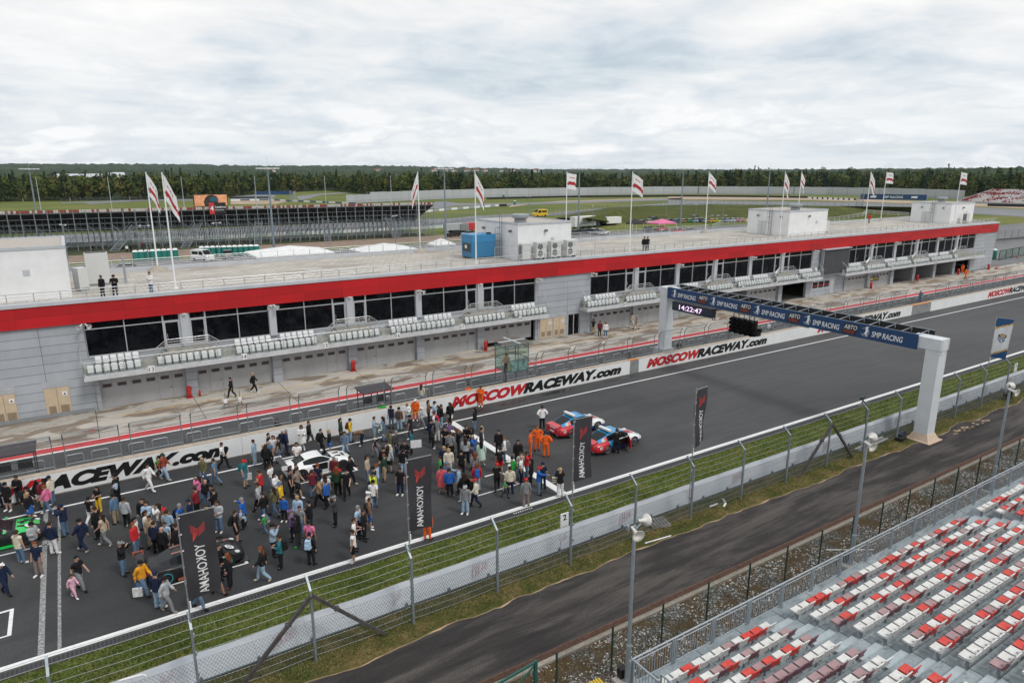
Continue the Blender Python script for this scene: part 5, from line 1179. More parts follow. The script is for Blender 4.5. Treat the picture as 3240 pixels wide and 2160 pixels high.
def car(name, label, cat, loc, rz, body, cabin, pick, mats, wheels, extras, group=None, wr=.36, ring=None, rim=None, roofmi=0):
    """body: (x, half width, z bottom, z shoulder, z top, half width at top); cabin: (x, z base, z top, half base, half top)"""
    t = thing(name, label, cat, loc, rz, group); NS = 9
    def smooth(st, k=3):
        out = []
        for i in range(len(st) - 1):
            p0, p1, p2, p3 = st[max(0, i - 1)], st[i], st[i + 1], st[min(len(st) - 1, i + 2)]
            for q in range(k):
                u = q/k; out.append(tuple(.5*((2*b) + (c - a)*u + (2*a - 5*b + 4*c - d)*u*u + (3*b - a - 3*c + d)*u**3) for a, b, c, d in zip(p0, p1, p2, p3)))
        return out + [st[-1]]
    B = smooth(body); m = MB(); rings = []
    for x, w, zb, zs, zt, wt in B:
        zm = (zb + zs)/2
        half = [(0, zb), (w*.86, zb), (w*.97, zb + .06), (w, zm), (w*.985, zs - .04), (w*.94, zs + .02), (wt, (zs + zt)/2 + .35*(zt - zs)), (wt*.55, zt - .004), (0, zt)]
        rings.append([(x, y, z) for y, z in half] + [(x, -y, z) for y, z in half[-2:0:-1]])
    n = len(rings[0]); o = 0
    for i in range(len(rings) - 1):
        for k in range(n):
            q = [rings[i][k], rings[i + 1][k], rings[i + 1][(k + 1) % n], rings[i][(k + 1) % n]]; c = [sum(v[j] for v in q)/4 for j in range(3)]
            m.add(q, [(0, 3, 2, 1)], pick(*c), True)
    m.add(rings[0], [tuple(range(n))], pick(*rings[0][3])); m.add(rings[-1], [tuple(range(n - 1, -1, -1))], pick(*rings[-1][3]))
    bo = m.build('body', mats, t)
    me = bo.data; bm = bmesh.new(); bm.from_mesh(me); bmesh.ops.remove_doubles(bm, verts=bm.verts, dist=.0005); bmesh.ops.recalc_face_normals(bm, faces=bm.faces); bm.to_mesh(me); bm.free()
    C_ = smooth(cabin); gl = MB(); rf = MB(); x0, x1 = cabin[0][0], cabin[-1][0]
    top = [c for c in C_ if c[2] > .93*max(k[2] for k in C_)]; ra, rb = top[0][0], top[-1][0]
    for (xa, ba, ta, ha, wa), (xb, bb, tb, hb, wb) in zip(C_[:-1], C_[1:]):
        xm = (xa + xb)/2
        for s_ in (-1, 1):
            q = [(xa, s_*ha, ba), (xb, s_*hb, bb), (xb, s_*wb, tb - .03), (xa, s_*wa, ta - .03)]
            pil = xm < x0 + .42 or xm > x1 - .22 or abs(xm - (ra - .25)) < .09
            (rf if pil else gl).add(q, [(0, 1, 2, 3)], pick(xm, s_*ha, 1.0) if pil else 0, True)
            e = [(xa, s_*wa, ta - .03), (xb, s_*wb, tb - .03), (xb, s_*(wb - .07), tb), (xa, s_*(wa - .07), ta)]; rf.add(e, [(0, 1, 2, 3)], pick(xm, 0, 1.4), True)
        q = [(xa, -(wa - .07), ta), (xb, -(wb - .07), tb), (xb, wb - .07, tb), (xa, wa - .07, ta)]
        scr = xm < ra or xm > rb; (gl if scr else rf).add(q, [(0, 1, 2, 3)], 0 if scr else pick(xm, 0, 1.4), True)
    rf.build('roof', mats, t); gl.build('window_glass', carglass, t)
    for x, y in wheels:
        for s_ in (-1, 1):
            a = MB(); yy = s_*(y - .008); a.add([(x + wr*1.16*math.cos(k*PI/8), yy - s_*.0, max(.05, wr + wr*1.16*math.sin(k*PI/8))) for k in range(16)], [tuple(range(16))]); a.add([(x + wr*1.16*math.cos(k*PI/8), yy - s_*.3, max(.05, wr + wr*1.16*math.sin(k*PI/8))) for k in range(16)], [tuple(range(16))]); a.build('wheel_arch', M('arch_black', (.008, .008, .008), .9, var=0), t)
            wheel(t, x, s_*(y - .10), wr, .24, ring, rim)
    extras(t); return t
b911 = [(-2.42, .70, .38, .60, .74, .55), (-2.30, .88, .28, .72, .88, .68), (-1.85, .985, .2, .80, .95, .70), (-1.35, 1.0, .17, .84, .96, .74), (-.5, .95, .16, .84, .97, .80), (.4, .93, .16, .82, .94, .78), (1.0, .94, .16, .80, .92, .72), (1.5, .97, .17, .78, .84, .62), (2.0, .92, .2, .66, .74, .55), (2.32, .80, .25, .54, .62, .45), (2.44, .55, .32, .46, .50, .3)]
c911 = [(-2.0, .93, .99, .64, .50), (-1.4, .95, 1.20, .78, .60), (-.75, .97, 1.38, .83, .63), (-.1, .96, 1.42, .84, .63), (.4, .94, 1.36, .83, .64), (.8, .92, 1.16, .81, .68), (1.2, .89, .90, .76, .72)]
P911 = [paint('safety_red', (.50, .02, .03)), paint('safety_blue', (.02, .26, .52)), paint('safety_white', (.72, .73, .74)), paint('deep_blue', (.01, .06, .30))]
def pick911(x, y, z):
    if z > 1.3: return 1
    if abs(y) < .30 and x < -1.35 and z > .8: return 2
    if z > .8 and x < -1.4: return 0 if z < .92 or x < -1.95 else 1
    if x < -1.15: return 0
    if x < -.55: return 1 if z > .55 else 3
    if x < .15: return 2 if z > .62 else (3 if z > .35 else 0)
    if x > .9 and z > .74 and abs(y) < .36: return 0 if (x > 1.25) else 2
    if z < .33: return 0
    if z < .42: return 3
    return 2
def ex911(t, door=False):
    MB().hexa([(-2.40, -.70, .86), (-1.95, -.62, .98), (-1.95, .62, .98), (-2.40, .70, .86), (-2.50, -.72, .97), (-1.98, -.62, 1.04), (-1.98, .62, 1.04), (-2.50, .72, .97)]).build('rear_spoiler', P911[0], t)
    m = MB(); m.cbox((-.72, 0, 1.56), (.24, 1.15, .13)); lb = m.build('light_bar', M('light_bar_white', (.70, .71, .72), .3, var=0), t); MB().bar((-.72, -.45, 1.38), (-.72, -.45, 1.5), .07).bar((-.72, .45, 1.38), (-.72, .45, 1.5), .07).box(-.86, -.58, -.56, .56, 1.455, 1.495).build('bar_mount', charcoal, lb)
    for s_ in (-1, 1):
        MB().ell((1.95, s_*.70, .66), (.24, .13, .13), 10, 6).build('headlight', lens_w, t); MB().cbox((-2.31, s_*.66, .72), (.12, .40, .12), -s_*.25).build('taillight', lens_r, t); MB().ell((.72, s_*1.0, 1.0), (.10, .11, .07), 8, 5).build('mirror', P911[2], t)
        MB().cbox((-2.33, s_*.55, .30), (.12, .18, .08)).build('exhaust', steel, t)
    MB().cbox((-2.435, 0, .54), (.02, .48, .11)).build('licence_plate', white, t)
    m = MB()
    for k in range(6): m.bar((-1.62 - k*.05, -.32, 1.055 - k*.01), (-1.62 - k*.05, .32, 1.055 - k*.01), .03)
    m.build('engine_grille', M('grille_blue', (.01, .05, .22), .5), t)
    if door:
        d = MB(); d.hexa([(.78, -.95, .28), (.25, -1.78, .28), (.30, -1.82, .28), (.84, -.97, .28), (.78, -.93, .95), (.25, -1.70, .95), (.30, -1.74, .95), (.84, -.95, .95)], 0); do = d.build('open_door', [P911[0], P911[2]], t)
        MB().quad((.76, -.93, .95), (.32, -1.62, .95), (.28, -1.45, 1.28), (.62, -.86, 1.30)).build('door_window', carglass, do); MB().box(-.45, .78, -.955, -.93, .36, .90).build('cabin_opening', black, t)
    lettering('race_letters', 'EЯ', white, t, (-1.93, -.985, .62), (1, 0, 0), (0, 0, 1), height=.2, bold=.03)
car('safety_car', 'red, blue and white safety car with roof light bar, farther one behind the sponsor flag', 'car', (31.9, 40.05, 0), R(2), b911, c911, pick911, P911, [(-1.3, .99), (1.43, .965)], ex911, 'safety cars on the track')
car('safety_car', 'red, blue and white safety car with roof light bar and its near door open', 'car', (32.15, 36.1, 0), R(3), b911, c911, pick911, P911, [(-1.3, .99), (1.43, .965)], lambda t: ex911(t, True), 'safety cars on the track')
# race cars: long bonnet, wide arches, large rear wing
bgt = [(-2.25, .78, .32, .66, .86, .66), (-2.1, .95, .2, .78, .94, .75), (-1.6, 1.03, .15, .84, .98, .74), (-1.1, 1.04, .13, .82, .95, .76), (-.4, .95, .12, .76, .90, .78), (.3, .93, .12, .76, .88, .76), (.9, .98, .12, .78, .90, .72), (1.45, 1.03, .13, .76, .86, .62), (1.9, .99, .13, .64, .74, .58), (2.25, .84, .12, .48, .58, .45), (2.42, .55, .12, .32, .42, .3)]
cgt = [(-1.75, .92, .93, .66, .50), (-1.3, .92, 1.10, .76, .56), (-.8, .90, 1.25, .80, .60), (-.2, .88, 1.29, .80, .61), (.2, .87, 1.24, .79, .62), (.55, .87, 1.08, .78, .66), (.95, .88, .89, .74, .70)]
def exgt(wing_m, end_m, number=None, hood_open=False, stripe=None):
    def f(t):
        m = MB(); m.hexa([(-2.55, -.95, 1.12), (-2.2, -.95, 1.16), (-2.2, .95, 1.16), (-2.55, .95, 1.12), (-2.55, -.95, 1.17), (-2.2, -.95, 1.20), (-2.2, .95, 1.20), (-2.55, .95, 1.17)]); wo = m.build('rear_wing', wing_m, t)
        for s_ in (-1, 1): MB().hexa([(-2.62, s_*.95, .98), (-2.12, s_*.95, .98), (-2.12, s_*.97, .98), (-2.62, s_*.97, .98), (-2.62, s_*.95, 1.28), (-2.12, s_*.95, 1.24), (-2.12, s_*.97, 1.24), (-2.62, s_*.97, 1.28)]).build('end_plate', end_m, wo); MB().bar((-2.05, s_*.35, .92), (-2.36, s_*.35, 1.14), .05, .12).build('wing_strut', charcoal, wo); MB().ell((1.98, s_*.72, .60), (.2, .14, .10), 10, 6).build('headlight', lens_w, t); MB().cbox((-2.2, s_*.7, .76), (.1, .38, .1), -s_*.2).build('taillight', lens_r, t); MB().ell((.62, s_*.98, .98), (.10, .12, .06), 8, 5).build('mirror', end_m, t)
        MB().box(2.1, 2.55, -.95, .95, .06, .09).build('front_splitter', charcoal, t)
        m = MB(); m.cbox((1.35, .28, .875), (.42, .18, .03), .1).cbox((1.35, -.28, .875), (.42, .18, .03), -.1).cbox((1.75, 0, .79), (.2, .5, .03), 0); m.build('bonnet_vent', black, t)
        for s_ in (-1, 1): MB().box(-.9, 1.0, s_*.98 - .05, s_*.98 + .05, .08, .2).build('side_skirt', end_m, t)
        if stripe:
            for s_ in (-1, 1): 
                m = MB(); m.strip([(-1.0, s_*.30, 1.302), (.1, s_*.30, 1.295)], [(-1.0, s_*.38, 1.30), (.1, s_*.38, 1.292)]); m.strip([(1.0, s_*.40, .925), (1.9, s_*.5, .77)], [(1.0, s_*.5, .925), (1.9, s_*.58, .765)]); m.build('racing_stripe', stripe, t)
        if number:
            m = MB(); m.add([(1.72 + .22*math.cos(k*PI/8), -.42 + .22*math.sin(k*PI/8), .845 - .10*math.cos(k*PI/8)) for k in range(16)], [tuple(range(16))]); no = m.build('number_disc', white, t)
            lettering('number', number, black, no, (1.72, -.42, .853), (0, -1, 0), (1, 0, -.45), height=.24, bold=.02)
    return f
pw_m = paint('race_white', (.74, .745, .75)); pb_m = paint('race_black', (.014, .015, .018)); pg_m = paint('race_green', (.02, .48, .09)); og = paint('stripe_coral', (.42, .13, .08)); cy = M('cyan_ring', (.05, .45, .55), .4, var=0)
def exw(t):
    exgt(charcoal, pw_m)(t)
    m = MB(); m.box(-.62, .42, -.958, -.935, .42, .88); m.build('door_opening', black, t)
    m = MB(); m.hexa([(-.25, 1.0, .9), (.75, 1.0, .9), (.75, 1.05, .9), (-.25, 1.05, .9), (-.35, 1.75, 1.45), (.55, 1.75, 1.45), (.55, 1.79, 1.42), (-.35, 1.79, 1.42)]); m.build('raised_door', pb_m, t)
    m = MB(); m.hexa([(.45, -.965, .25), (1.0, -1.45, .3), (1.02, -1.41, .3), (.47, -.935, .25), (.45, -.965, .95), (1.0, -1.4, 1.2), (1.02, -1.36, 1.2), (.47, -.935, .95)]); do = m.build('open_door', pw_m, t); MB().cbox((.78, -1.24, .75), (.30, .02, .2), -.72).build('door_emblem', black, do)
car('race_car', 'white wide-bodied race car with dark wing and open doors in the crowd', 'race car', (12.35, 43.85, 0), R(1), bgt, cgt, lambda x, y, z: 0, [pw_m], [(-1.38, 1.045), (1.42, 1.04)], exw, 'race cars on the grid', .38, None, M('rim_black', (.02, .02, .02), .5, var=0))
def pick_b(x, y, z): return 1 if (abs(abs(y) - .985) < .03 and .5 < z < .56) else 0
car('race_car', 'black race car with coral stripes, cyan wheel rings and number disc near the flag', 'race car', (3.25, 35.55, 0), R(1), bgt, cgt, lambda x, y, z: 0, [pb_m], [(-1.38, 1.045), (1.42, 1.04)], exgt(pb_m, M('wing_end_coral', (.36, .10, .07), .5), '15', stripe=og), 'race cars on the grid', .39, cy, M('rim_black', (.02, .02, .02), .5, var=0))
def pick_g(x, y, z): return 1 if (x > 1.0 and z > .62 and mnoise.noise(Vector((x*2.1, y*2.5, 3))) > -.1) or (x > .2 and z < .19) else 0
car('race_car', 'black and green race car at the left edge of the photo', 'race car', (-5.65, 43.95, 0), R(0), bgt, cgt, pick_g, [pb_m, pg_m], [(-1.38, 1.045), (1.42, 1.04)], exgt(pb_m, pg_m, '9'), 'race cars on the grid', .38, None, M('rim_black', (.02, .02, .02), .5, var=0))
# ================================================================== people
J0 = dict(pel=(0, 0, .95), spi=(.0, 0, 1.12), che=(.0, 0, 1.31), nec=(-.01, 0, 1.47), hea=(.02, 0, 1.60), top=(.015, 0, 1.70))
ARM = {'down': ((0, .235, 1.13), (.06, .25, .88)), 'fwd': ((.02, .24, 1.15), (.24, .13, 1.17)), 'face': ((.14, .25, 1.23), (.26, .09, 1.50)), 'hips': ((-.10, .36, 1.17), (.04, .17, 1.03)),
       'cross': ((.06, .24, 1.15), (.19, -.05, 1.20)), 'point': ((.20, .26, 1.33), (.46, .30, 1.36)), 'swf': ((.09, .23, 1.14), (.28, .21, .98)), 'swb': ((-.13, .23, 1.15), (-.12, .24, .90)), 'bag': ((-.03, .24, 1.12), (.0, .26, .85)), 'reach': ((.25, .14, .72), (.36, .06, .46))}
LEG = {'st': ((.025, .10, .50), (-.01, .105, .09), (.17, .125, .04)), 'st2': ((.03, .12, .50), (.02, .15, .09), (.19, .19, .04)), 'wf': ((.19, .09, .53), (.26, .09, .10), (.43, .10, .06)), 'wb': ((-.02, .09, .50), (-.31, .09, .17), (-.21, .10, .05)), 'sit': ((.40, .12, .93), (.42, .12, .50), (.58, .13, .45))}
POSES = {'st': ('down', 'down', 'st', 'st2', 0), 'ph': ('fwd', 'fwd', 'st', 'st2', 0), 'hp': ('hips', 'hips', 'st', 'st2', 0), 'wa': ('swf', 'swb', 'wb', 'wf', 0), 'wb': ('swb', 'swf', 'wf', 'wb', 0), 'ca': ('cross', 'cross', 'st', 'st', 0),
         'pt': ('down', 'point', 'st', 'st2', 0), 'up': ('face', 'face', 'st', 'st2', 0), 'u1': ('down', 'face', 'st2', 'st', 0), 'bd': ('reach', 'reach', 'st', 'st2', 1), 'si': ('fwd', 'down', 'sit', 'sit', 0), 'on': ('fwd', 'down', 'st2', 'st', 0)}
SEG = {}
def build_pose(pn):
    la, ra, ll, rl, bend = POSES[pn]; J = dict(J0)
    if bend: J.update(pel=(-.10, 0, .93), spi=(.03, 0, 1.02), che=(.24, 0, 1.03), nec=(.40, 0, .99), hea=(.50, 0, .90), top=(.55, 0, .81))
    for s_, a, l, n in ((1, la, ll, 'L'), (-1, ra, rl, 'R')):
        sx = .0 if not bend else .30; sz = 1.405 if not bend else 1.0
        J['sh' + n] = (sx, s_*.185, sz); e, w = ARM[a]; J['el' + n] = (e[0] + (0 if not bend else 0), s_*e[1], e[2]); J['wr' + n] = (w[0], s_*w[1], w[2])
        if a == 'cross' and n == 'R': J['wrR'] = (w[0] - .03, -s_*0 + .05, w[2] - .06)
        J['hi' + n] = (J['pel'][0], s_*.09, J['pel'][2] - .04); k, an, to = LEG[l]; J['kn' + n] = (k[0], s_*k[1], k[2]); J['an' + n] = (an[0], s_*an[1], an[2]); J['to' + n] = (to[0], s_*to[1], to[2])
    E = [('pel', 'spi'), ('spi', 'che'), ('che', 'nec'), ('nec', 'hea'), ('hea', 'top')]; K = ['torso', 'torso', 'torso', 'head', 'head']
    for n in 'LR': E += [('che', 'sh' + n), ('sh' + n, 'el' + n), ('el' + n, 'wr' + n), ('pel', 'hi' + n), ('hi' + n, 'kn' + n), ('kn' + n, 'an' + n), ('an' + n, 'to' + n)]; K += ['torso', 'uarm', 'farm', 'hip', 'thigh', 'shin', 'foot' + n]
    RAD = dict(pel=.135, spi=.125, che=.135, nec=.055, hea=.098, top=.082, sh=.072, el=.047, wr=.034, hi=.105, kn=.064, an=.042, to=.036)
    names = list(J); me = bpy.data.meshes.new('sk'); me.from_pydata([J[k] for k in names], [(names.index(a), names.index(b)) for a, b in E], [])
    o = bpy.data.objects.new('sk', me); COL.objects.link(o); o.modifiers.new('s', 'SKIN'); sm_ = o.modifiers.new('u', 'SUBSURF'); sm_.levels = 2; sm_.render_levels = 2
    for i, k in enumerate(names):
        r = RAD.get(k, RAD.get(k[:2], .06)); v = me.skin_vertices[0].data[i]; v.radius = (r, r); v.use_root = (k == 'pel')
    dg = bpy.context.evaluated_depsgraph_get(); bm_ = bpy.data.meshes.new_from_object(o.evaluated_get(dg)); bpy.data.objects.remove(o)
    V = [v.co.copy() for v in bm_.vertices]; Nn = [v.normal.copy() for v in bm_.vertices]; F = [tuple(p.vertices) for p in bm_.polygons]
    segs = [(Vector(J[a]), Vector(J[b]), k, RAD.get(a, RAD.get(a[:2], .06)), RAD.get(b, RAD.get(b[:2], .06))) for (a, b), k in zip(E, K)]
    def cls(p):
        best = None
        for a, b, k, ra_, rb_ in segs:
            d = b - a; t = max(0, min(1, (p - a).dot(d)/d.length_squared)); q = (p - a - d*t).length - (ra_ + (rb_ - ra_)*t)
            if best is None or q < best[0]: best = (q, k, t)
        return best[1], best[2]
    FC = [cls(sum((V[i] for i in f), Vector())/len(f)) for f in F]
    # wider than deep, like a real trunk
    for i, p in enumerate(V):
        c = cls(p)[0]
        if c in ('torso', 'hip') and not bend: V[i] = Vector((p.x*.82, p.y*1.06, p.z))
    return dict(J={k: Vector(v) for k, v in J.items()}, V=V, N=Nn, F=F, FC=FC, cache={}, bend=bend)
PO = {}
def pose(pn):
    if pn not in PO: PO[pn] = build_pose(pn)
    return PO[pn]
skin_ms = [M('skin_%d' % i, c, .55, var=.06) for i, c in enumerate(((.42, .25, .18), (.36, .20, .135), (.46, .29, .21), (.27, .15, .10)))]
feat = M('face_feature', (.03, .02, .018), .5, var=0)
def body_mesh(pn):
    P = pose(pn)
    if 'body' in P['cache']: return P['cache']['body']
    m = MB(); m.add(P['V'], P['F'], 0, True); J = P['J']
    d = (J['top'] - J['nec']).normalized(); fwd = Vector((1, 0, 0)) if not P['bend'] else Vector((.3, 0, -.95)); fwd = (fwd - d*fwd.dot(d)).normalized(); sd_ = d.cross(fwd); h = J['hea']
    for s_ in (-1, 1):
        m.ell(h + fwd*.085 + sd_*(.036*s_) + d*.03, (.012, .014, .009), 6, 4, 1); m.ell(h + sd_*(.098*s_) + d*.005, (.018, .012, .03), 6, 4, 0)
        w, e = J['wr' + 'LR'[s_ < 0]], J['el' + 'LR'[s_ < 0]]; a = (w - e).normalized(); u = a.cross(Vector((0, 0, 1)) if abs(a.z) < .9 else Vector((1, 0, 0))).normalized(); q = a.cross(u)
        m.tube(w - a*.01, w + a*.085, .030, .034, 8, 0)
        for k, (off, ln) in enumerate(((-.030, .060), (-.010, .074), (.010, .070), (.030, .052))): b0 = w + a*.08 + u*off; b1 = b0 + a*ln*.6 + q*.008; m.tube(b0, b1, .0095, .0085, 5, 0); m.tube(b1, b1 + a*ln*.45 + q*.02, .0085, .006, 5, 0)
        m.tube(w + a*.03 + u*.03*s_, w + a*.075 + u*.062*s_ + q*.02, .011, .008, 5, 0)
    m.tube(h + fwd*.088 + d*.02, h + fwd*.118 - d*.012, .009, .016, 6, 0); m.ell(h + fwd*.088 - d*.045, (.010, .022, .006), 6, 4, 1)
    P['cache']['body'] = m.mesh('person', [skin_ms[0], feat]); return P['cache']['body']
def garment(pn, kind):
    P = pose(pn)
    if kind in P['cache']: return P['cache'][kind]
    def top_t(k, t): return k == 'torso' or (k == 'uarm' and t < .62) or k == 'hip' and t < .25
    def top_j(k, t): return k in ('torso', 'uarm') or (k == 'farm' and t < .93) or k == 'hip'
    def vest(k, t): return k == 'torso' or k == 'uarm' and t < .12
    def tro(k, t): return k == 'hip' or k == 'thigh' or (k == 'shin' and t < .96)
    def sho(k, t): return k == 'hip' or (k == 'thigh' and t < .92)
    spec = {'t': (top_t, .014), 'j': (top_j, .026), 'v': (vest, .034), 'c': (top_j, .024), 'p': (tro, .016), 'w': (tro, .034), 's': (sho, .030), 'o': (top_j, .030), 'fL': (lambda k, t: k == 'footL' or (k == 'shin' and t > 2), .016), 'fR': (lambda k, t: k == 'footR', .016)}
    fn, off = spec[kind]; m = MB(); idx = {}; vs = []; fs = []
    for f, (k, t) in zip(P['F'], P['FC']):
        if not fn(k, t): continue
        q = []
        for i in f:
            if i not in idx:
                idx[i] = len(vs); p = P['V'][i]; o = off
                if kind == 'w': o = off*(.5 + max(0, (.9 - p.z)))
                elif kind in 'pw' and p.z < .5: o = off*1.25
                o *= 1 + .55*mnoise.noise(Vector(p)*14 + Vector((ord(kind[0]) % 7, 0, 0)))
                v = p + P['N'][i]*o
                if kind[0] == 'f': v.z = max(.004, v.z - .012)
                vs.append(v)
            q.append(idx[i])
        fs.append(tuple(q))
    m.add(vs, fs, 0, True); J = P['J']
    if kind in 'jtvo' and not P['bend'] and pn != 'si':                       # hem over the hips
        c = J['pel']; n = 14; r = .215 if kind != 't' else .195
        rings = [[(c.x + r*.74*sc*math.cos(a*2*PI/n), r*.98*sc*math.sin(a*2*PI/n), z) for a in range(n)] for z, sc in ((1.06, .80), (.96, .92), (.865 if kind != 'o' else .96, .95))]
        m.add([p for r_ in rings for p in r_], [(i*n + k, i*n + (k + 1) % n, (i + 1)*n + (k + 1) % n, (i + 1)*n + k) for i in range(2) for k in range(n)], 0, True)
    nm = {'t': 'shirt', 'j': 'jacket', 'v': 'vest', 'c': 'coat', 'p': 'trousers', 'w': 'trousers', 's': 'shorts', 'o': 'overall', 'fL': 'shoe', 'fR': 'shoe'}[kind]
    if kind == 'c':
        n = 16; rings = [[(.19*sc*math.cos(a*2*PI/n), .23*sc*math.sin(a*2*PI/n), z) for a in range(n)] for z, sc in ((1.12, .72), (.95, .92), (.72, 1.05), (.50, 1.12))]
        m.add([p for r_ in rings for p in r_], [(i*n + k, i*n + (k + 1) % n, (i + 1)*n + (k + 1) % n, (i + 1)*n + k) for i in range(3) for k in range(n)], 0, True)
    P['cache'][kind] = m.mesh(nm, dark); return P['cache'][kind]
def skirt(pn):
    P = pose(pn)
    if 'k' not in P['cache']:
        n = 16; m = MB(); rings = [[(.16*sc*math.cos(a*2*PI/n), .19*sc*math.sin(a*2*PI/n), z) for a in range(n)] for z, sc in ((1.06, .78), (.92, 1.0), (.58, 1.12))]
        m.add([p for r_ in rings for p in r_], [(i*n + k, i*n + (k + 1) % n, (i + 1)*n + (k + 1) % n, (i + 1)*n + k) for i in range(2) for k in range(n)], 0, True); P['cache']['k'] = m.mesh('skirt', dark)
    return P['cache']['k']
def headgear(pn, kind):
    P = pose(pn); key = 'h' + kind
    if key in P['cache']: return P['cache'][key]
    J = P['J']; d = (J['top'] - J['nec']).normalized(); fwd = Vector((1, 0, 0)) if not P['bend'] else Vector((.3, 0, -.95)); fwd = (fwd - d*fwd.dot(d)).normalized(); sd_ = d.cross(fwd); c = J['hea'] + d*.045
    m = MB(); n, nv = 14, 9; vs = []; r = (.112, .108, .128) if kind != 'cap' else (.118, .116, .125)
    keep = []
    def pt(u, w): return (math.cos(w)*math.cos(u), math.cos(w)*math.sin(u), math.sin(w))
    for i in range(nv):
        for k in range(n):
            q = []
            for a, b in ((i, k), (i, k + 1), (i + 1, k + 1), (i + 1, k)): q.append(pt(2*PI*b/n, -PI/2 + PI*a/nv))
            cx = sum(p[0] for p in q)/4; cz = sum(p[2] for p in q)/4
            ok = cz > .08 + .55*max(0, cx) if kind != 'cap' else cz > -.02
            if kind != 'cap' and cx < -.05 and cz > -.62: ok = True
            if ok: m.add([c + fwd*(p[0]*r[0]) + sd_*(p[1]*r[1]) + d*(p[2]*r[2]*(1 + (.03*mnoise.noise(Vector(p)*5) if kind != 'cap' else 0))) for p in q], [(0, 1, 2, 3)], 0, True)
    if kind == 'l':
        b = c - fwd*.07; pr = [(0, .10, .11), (-.12, .075, .125), (-.26, .06, .12), (-.40, .035, .08)]
        rg = [[b + d*z + fwd*(rx*math.cos(a*PI/5)) + sd_*(ry*math.sin(a*PI/5)) for a in range(10)] for z, rx, ry in pr]
        m.add([p for q in rg for p in q], [(i*10 + k, i*10 + (k + 1) % 10, (i + 1)*10 + (k + 1) % 10, (i + 1)*10 + k) for i in range(3) for k in range(10)] + [tuple(range(30, 40))], 0, True)
    if kind == 'cap':
        t = [c + fwd*(.09 + .105*math.cos(a)) + sd_*(.085*math.sin(a)) + d*(.005 - .012*math.cos(a)) for a in [-PI/2 + k*PI/8 for k in range(9)]] + [c + fwd*.06 + sd_*.09 + d*.01, c + fwd*.06 - sd_*.09 + d*.01]
        m.add(t, [tuple(range(len(t)))], 0); m.add([p + d*.008 for p in t], [tuple(range(len(t)))], 0)
    P['cache'][key] = m.mesh({'cap': 'cap'}.get(kind, 'hair'), dark); return P['cache'][key]
def pack_mesh():
    if 'pk' not in PO:
        m = MB(); m.hexa([(-.30, -.14, 1.0), (-.13, -.15, 1.0), (-.13, .15, 1.0), (-.30, .14, 1.0), (-.26, -.11, 1.42), (-.12, -.13, 1.45), (-.12, .13, 1.45), (-.26, .11, 1.42)]); m.hexa([(-.35, -.10, 1.04), (-.30, -.11, 1.03), (-.30, .11, 1.03), (-.35, .10, 1.04), (-.33, -.09, 1.24), (-.285, -.10, 1.26), (-.285, .10, 1.26), (-.33, .09, 1.24)])
        for s_ in (-1, 1): m.path([(-.13, s_*.10, 1.44), (.05, s_*.11, 1.46), (.14, s_*.12, 1.30), (.05, s_*.17, 1.08), (-.14, s_*.14, 1.04)], .018, 5)
        PO['pk'] = m.mesh('backpack', dark)
    return PO['pk']
CLR = {'black': (.012, .012, .014), 'navy': (.012, .02, .05), 'grey': (.20, .21, .22), 'pale grey': (.36, .38, .40), 'charcoal': (.045, .047, .052), 'white': (.70, .70, .70), 'cream': (.58, .53, .43), 'beige': (.44, .36, .27), 'khaki': (.34, .27, .18), 'brown': (.17, .10, .06), 'tan': (.34, .21, .11),
       'olive': (.11, .10, .05), 'green': (.03, .30, .06), 'dark green': (.02, .05, .03), 'teal': (.02, .14, .17), 'blue': (.02, .10, .36), 'steel blue': (.09, .17, .27), 'denim': (.10, .16, .25), 'light blue': (.34, .47, .62), 'pale denim': (.26, .36, .46), 'pink': (.62, .16, .30), 'pale pink': (.62, .36, .46), 'red': (.48, .025, .03), 'maroon': (.13, .02, .03), 'orange': (.72, .115, .015),
       'yellow': (.66, .43, .03), 'lime': (.50, .55, .05), 'purple': (.16, .10, .24), 'taupe': (.24, .19, .17), 'rust': (.26, .06, .035), 'coral': (.58, .10, .12), 'mint': (.45, .60, .52), 'ginger': (.17, .055, .022), 'blond': (.36, .25, .13), 'dark brown': (.035, .022, .015), 'tartan': (.20, .02, .025), 'amber': (.62, .27, .02)}
CM = {}
def cm(c):
    if c not in CM: CM[c] = M('cloth_' + c.replace(' ', '_'), CLR[c], .85, var=.16, scale=9, bump=.25, bscale=22, spec=.2)
    return CM[c]
FACE = {'U': 0, 'UL': 45, 'L': 90, 'DL': 135, 'D': 180, 'DR': 225, 'R': 270, 'UR': 315}
TN = {'t': 'T-shirt', 'j': 'jacket', 'v': 'vest', 'c': 'long coat', 'o': 'overalls'}; BN = {'p': 'trousers', 'w': 'wide trousers', 's': 'shorts', 'k': 'skirt'}
PN = {'st': 'standing', 'ph': 'using a phone', 'hp': 'hands on hips', 'wa': 'walking', 'wb': 'striding', 'ca': 'arms folded', 'pt': 'pointing', 'up': 'taking a picture', 'u1': 'raising one hand', 'bd': 'bending over', 'si': 'sitting', 'on': 'waiting'}
USED = set()
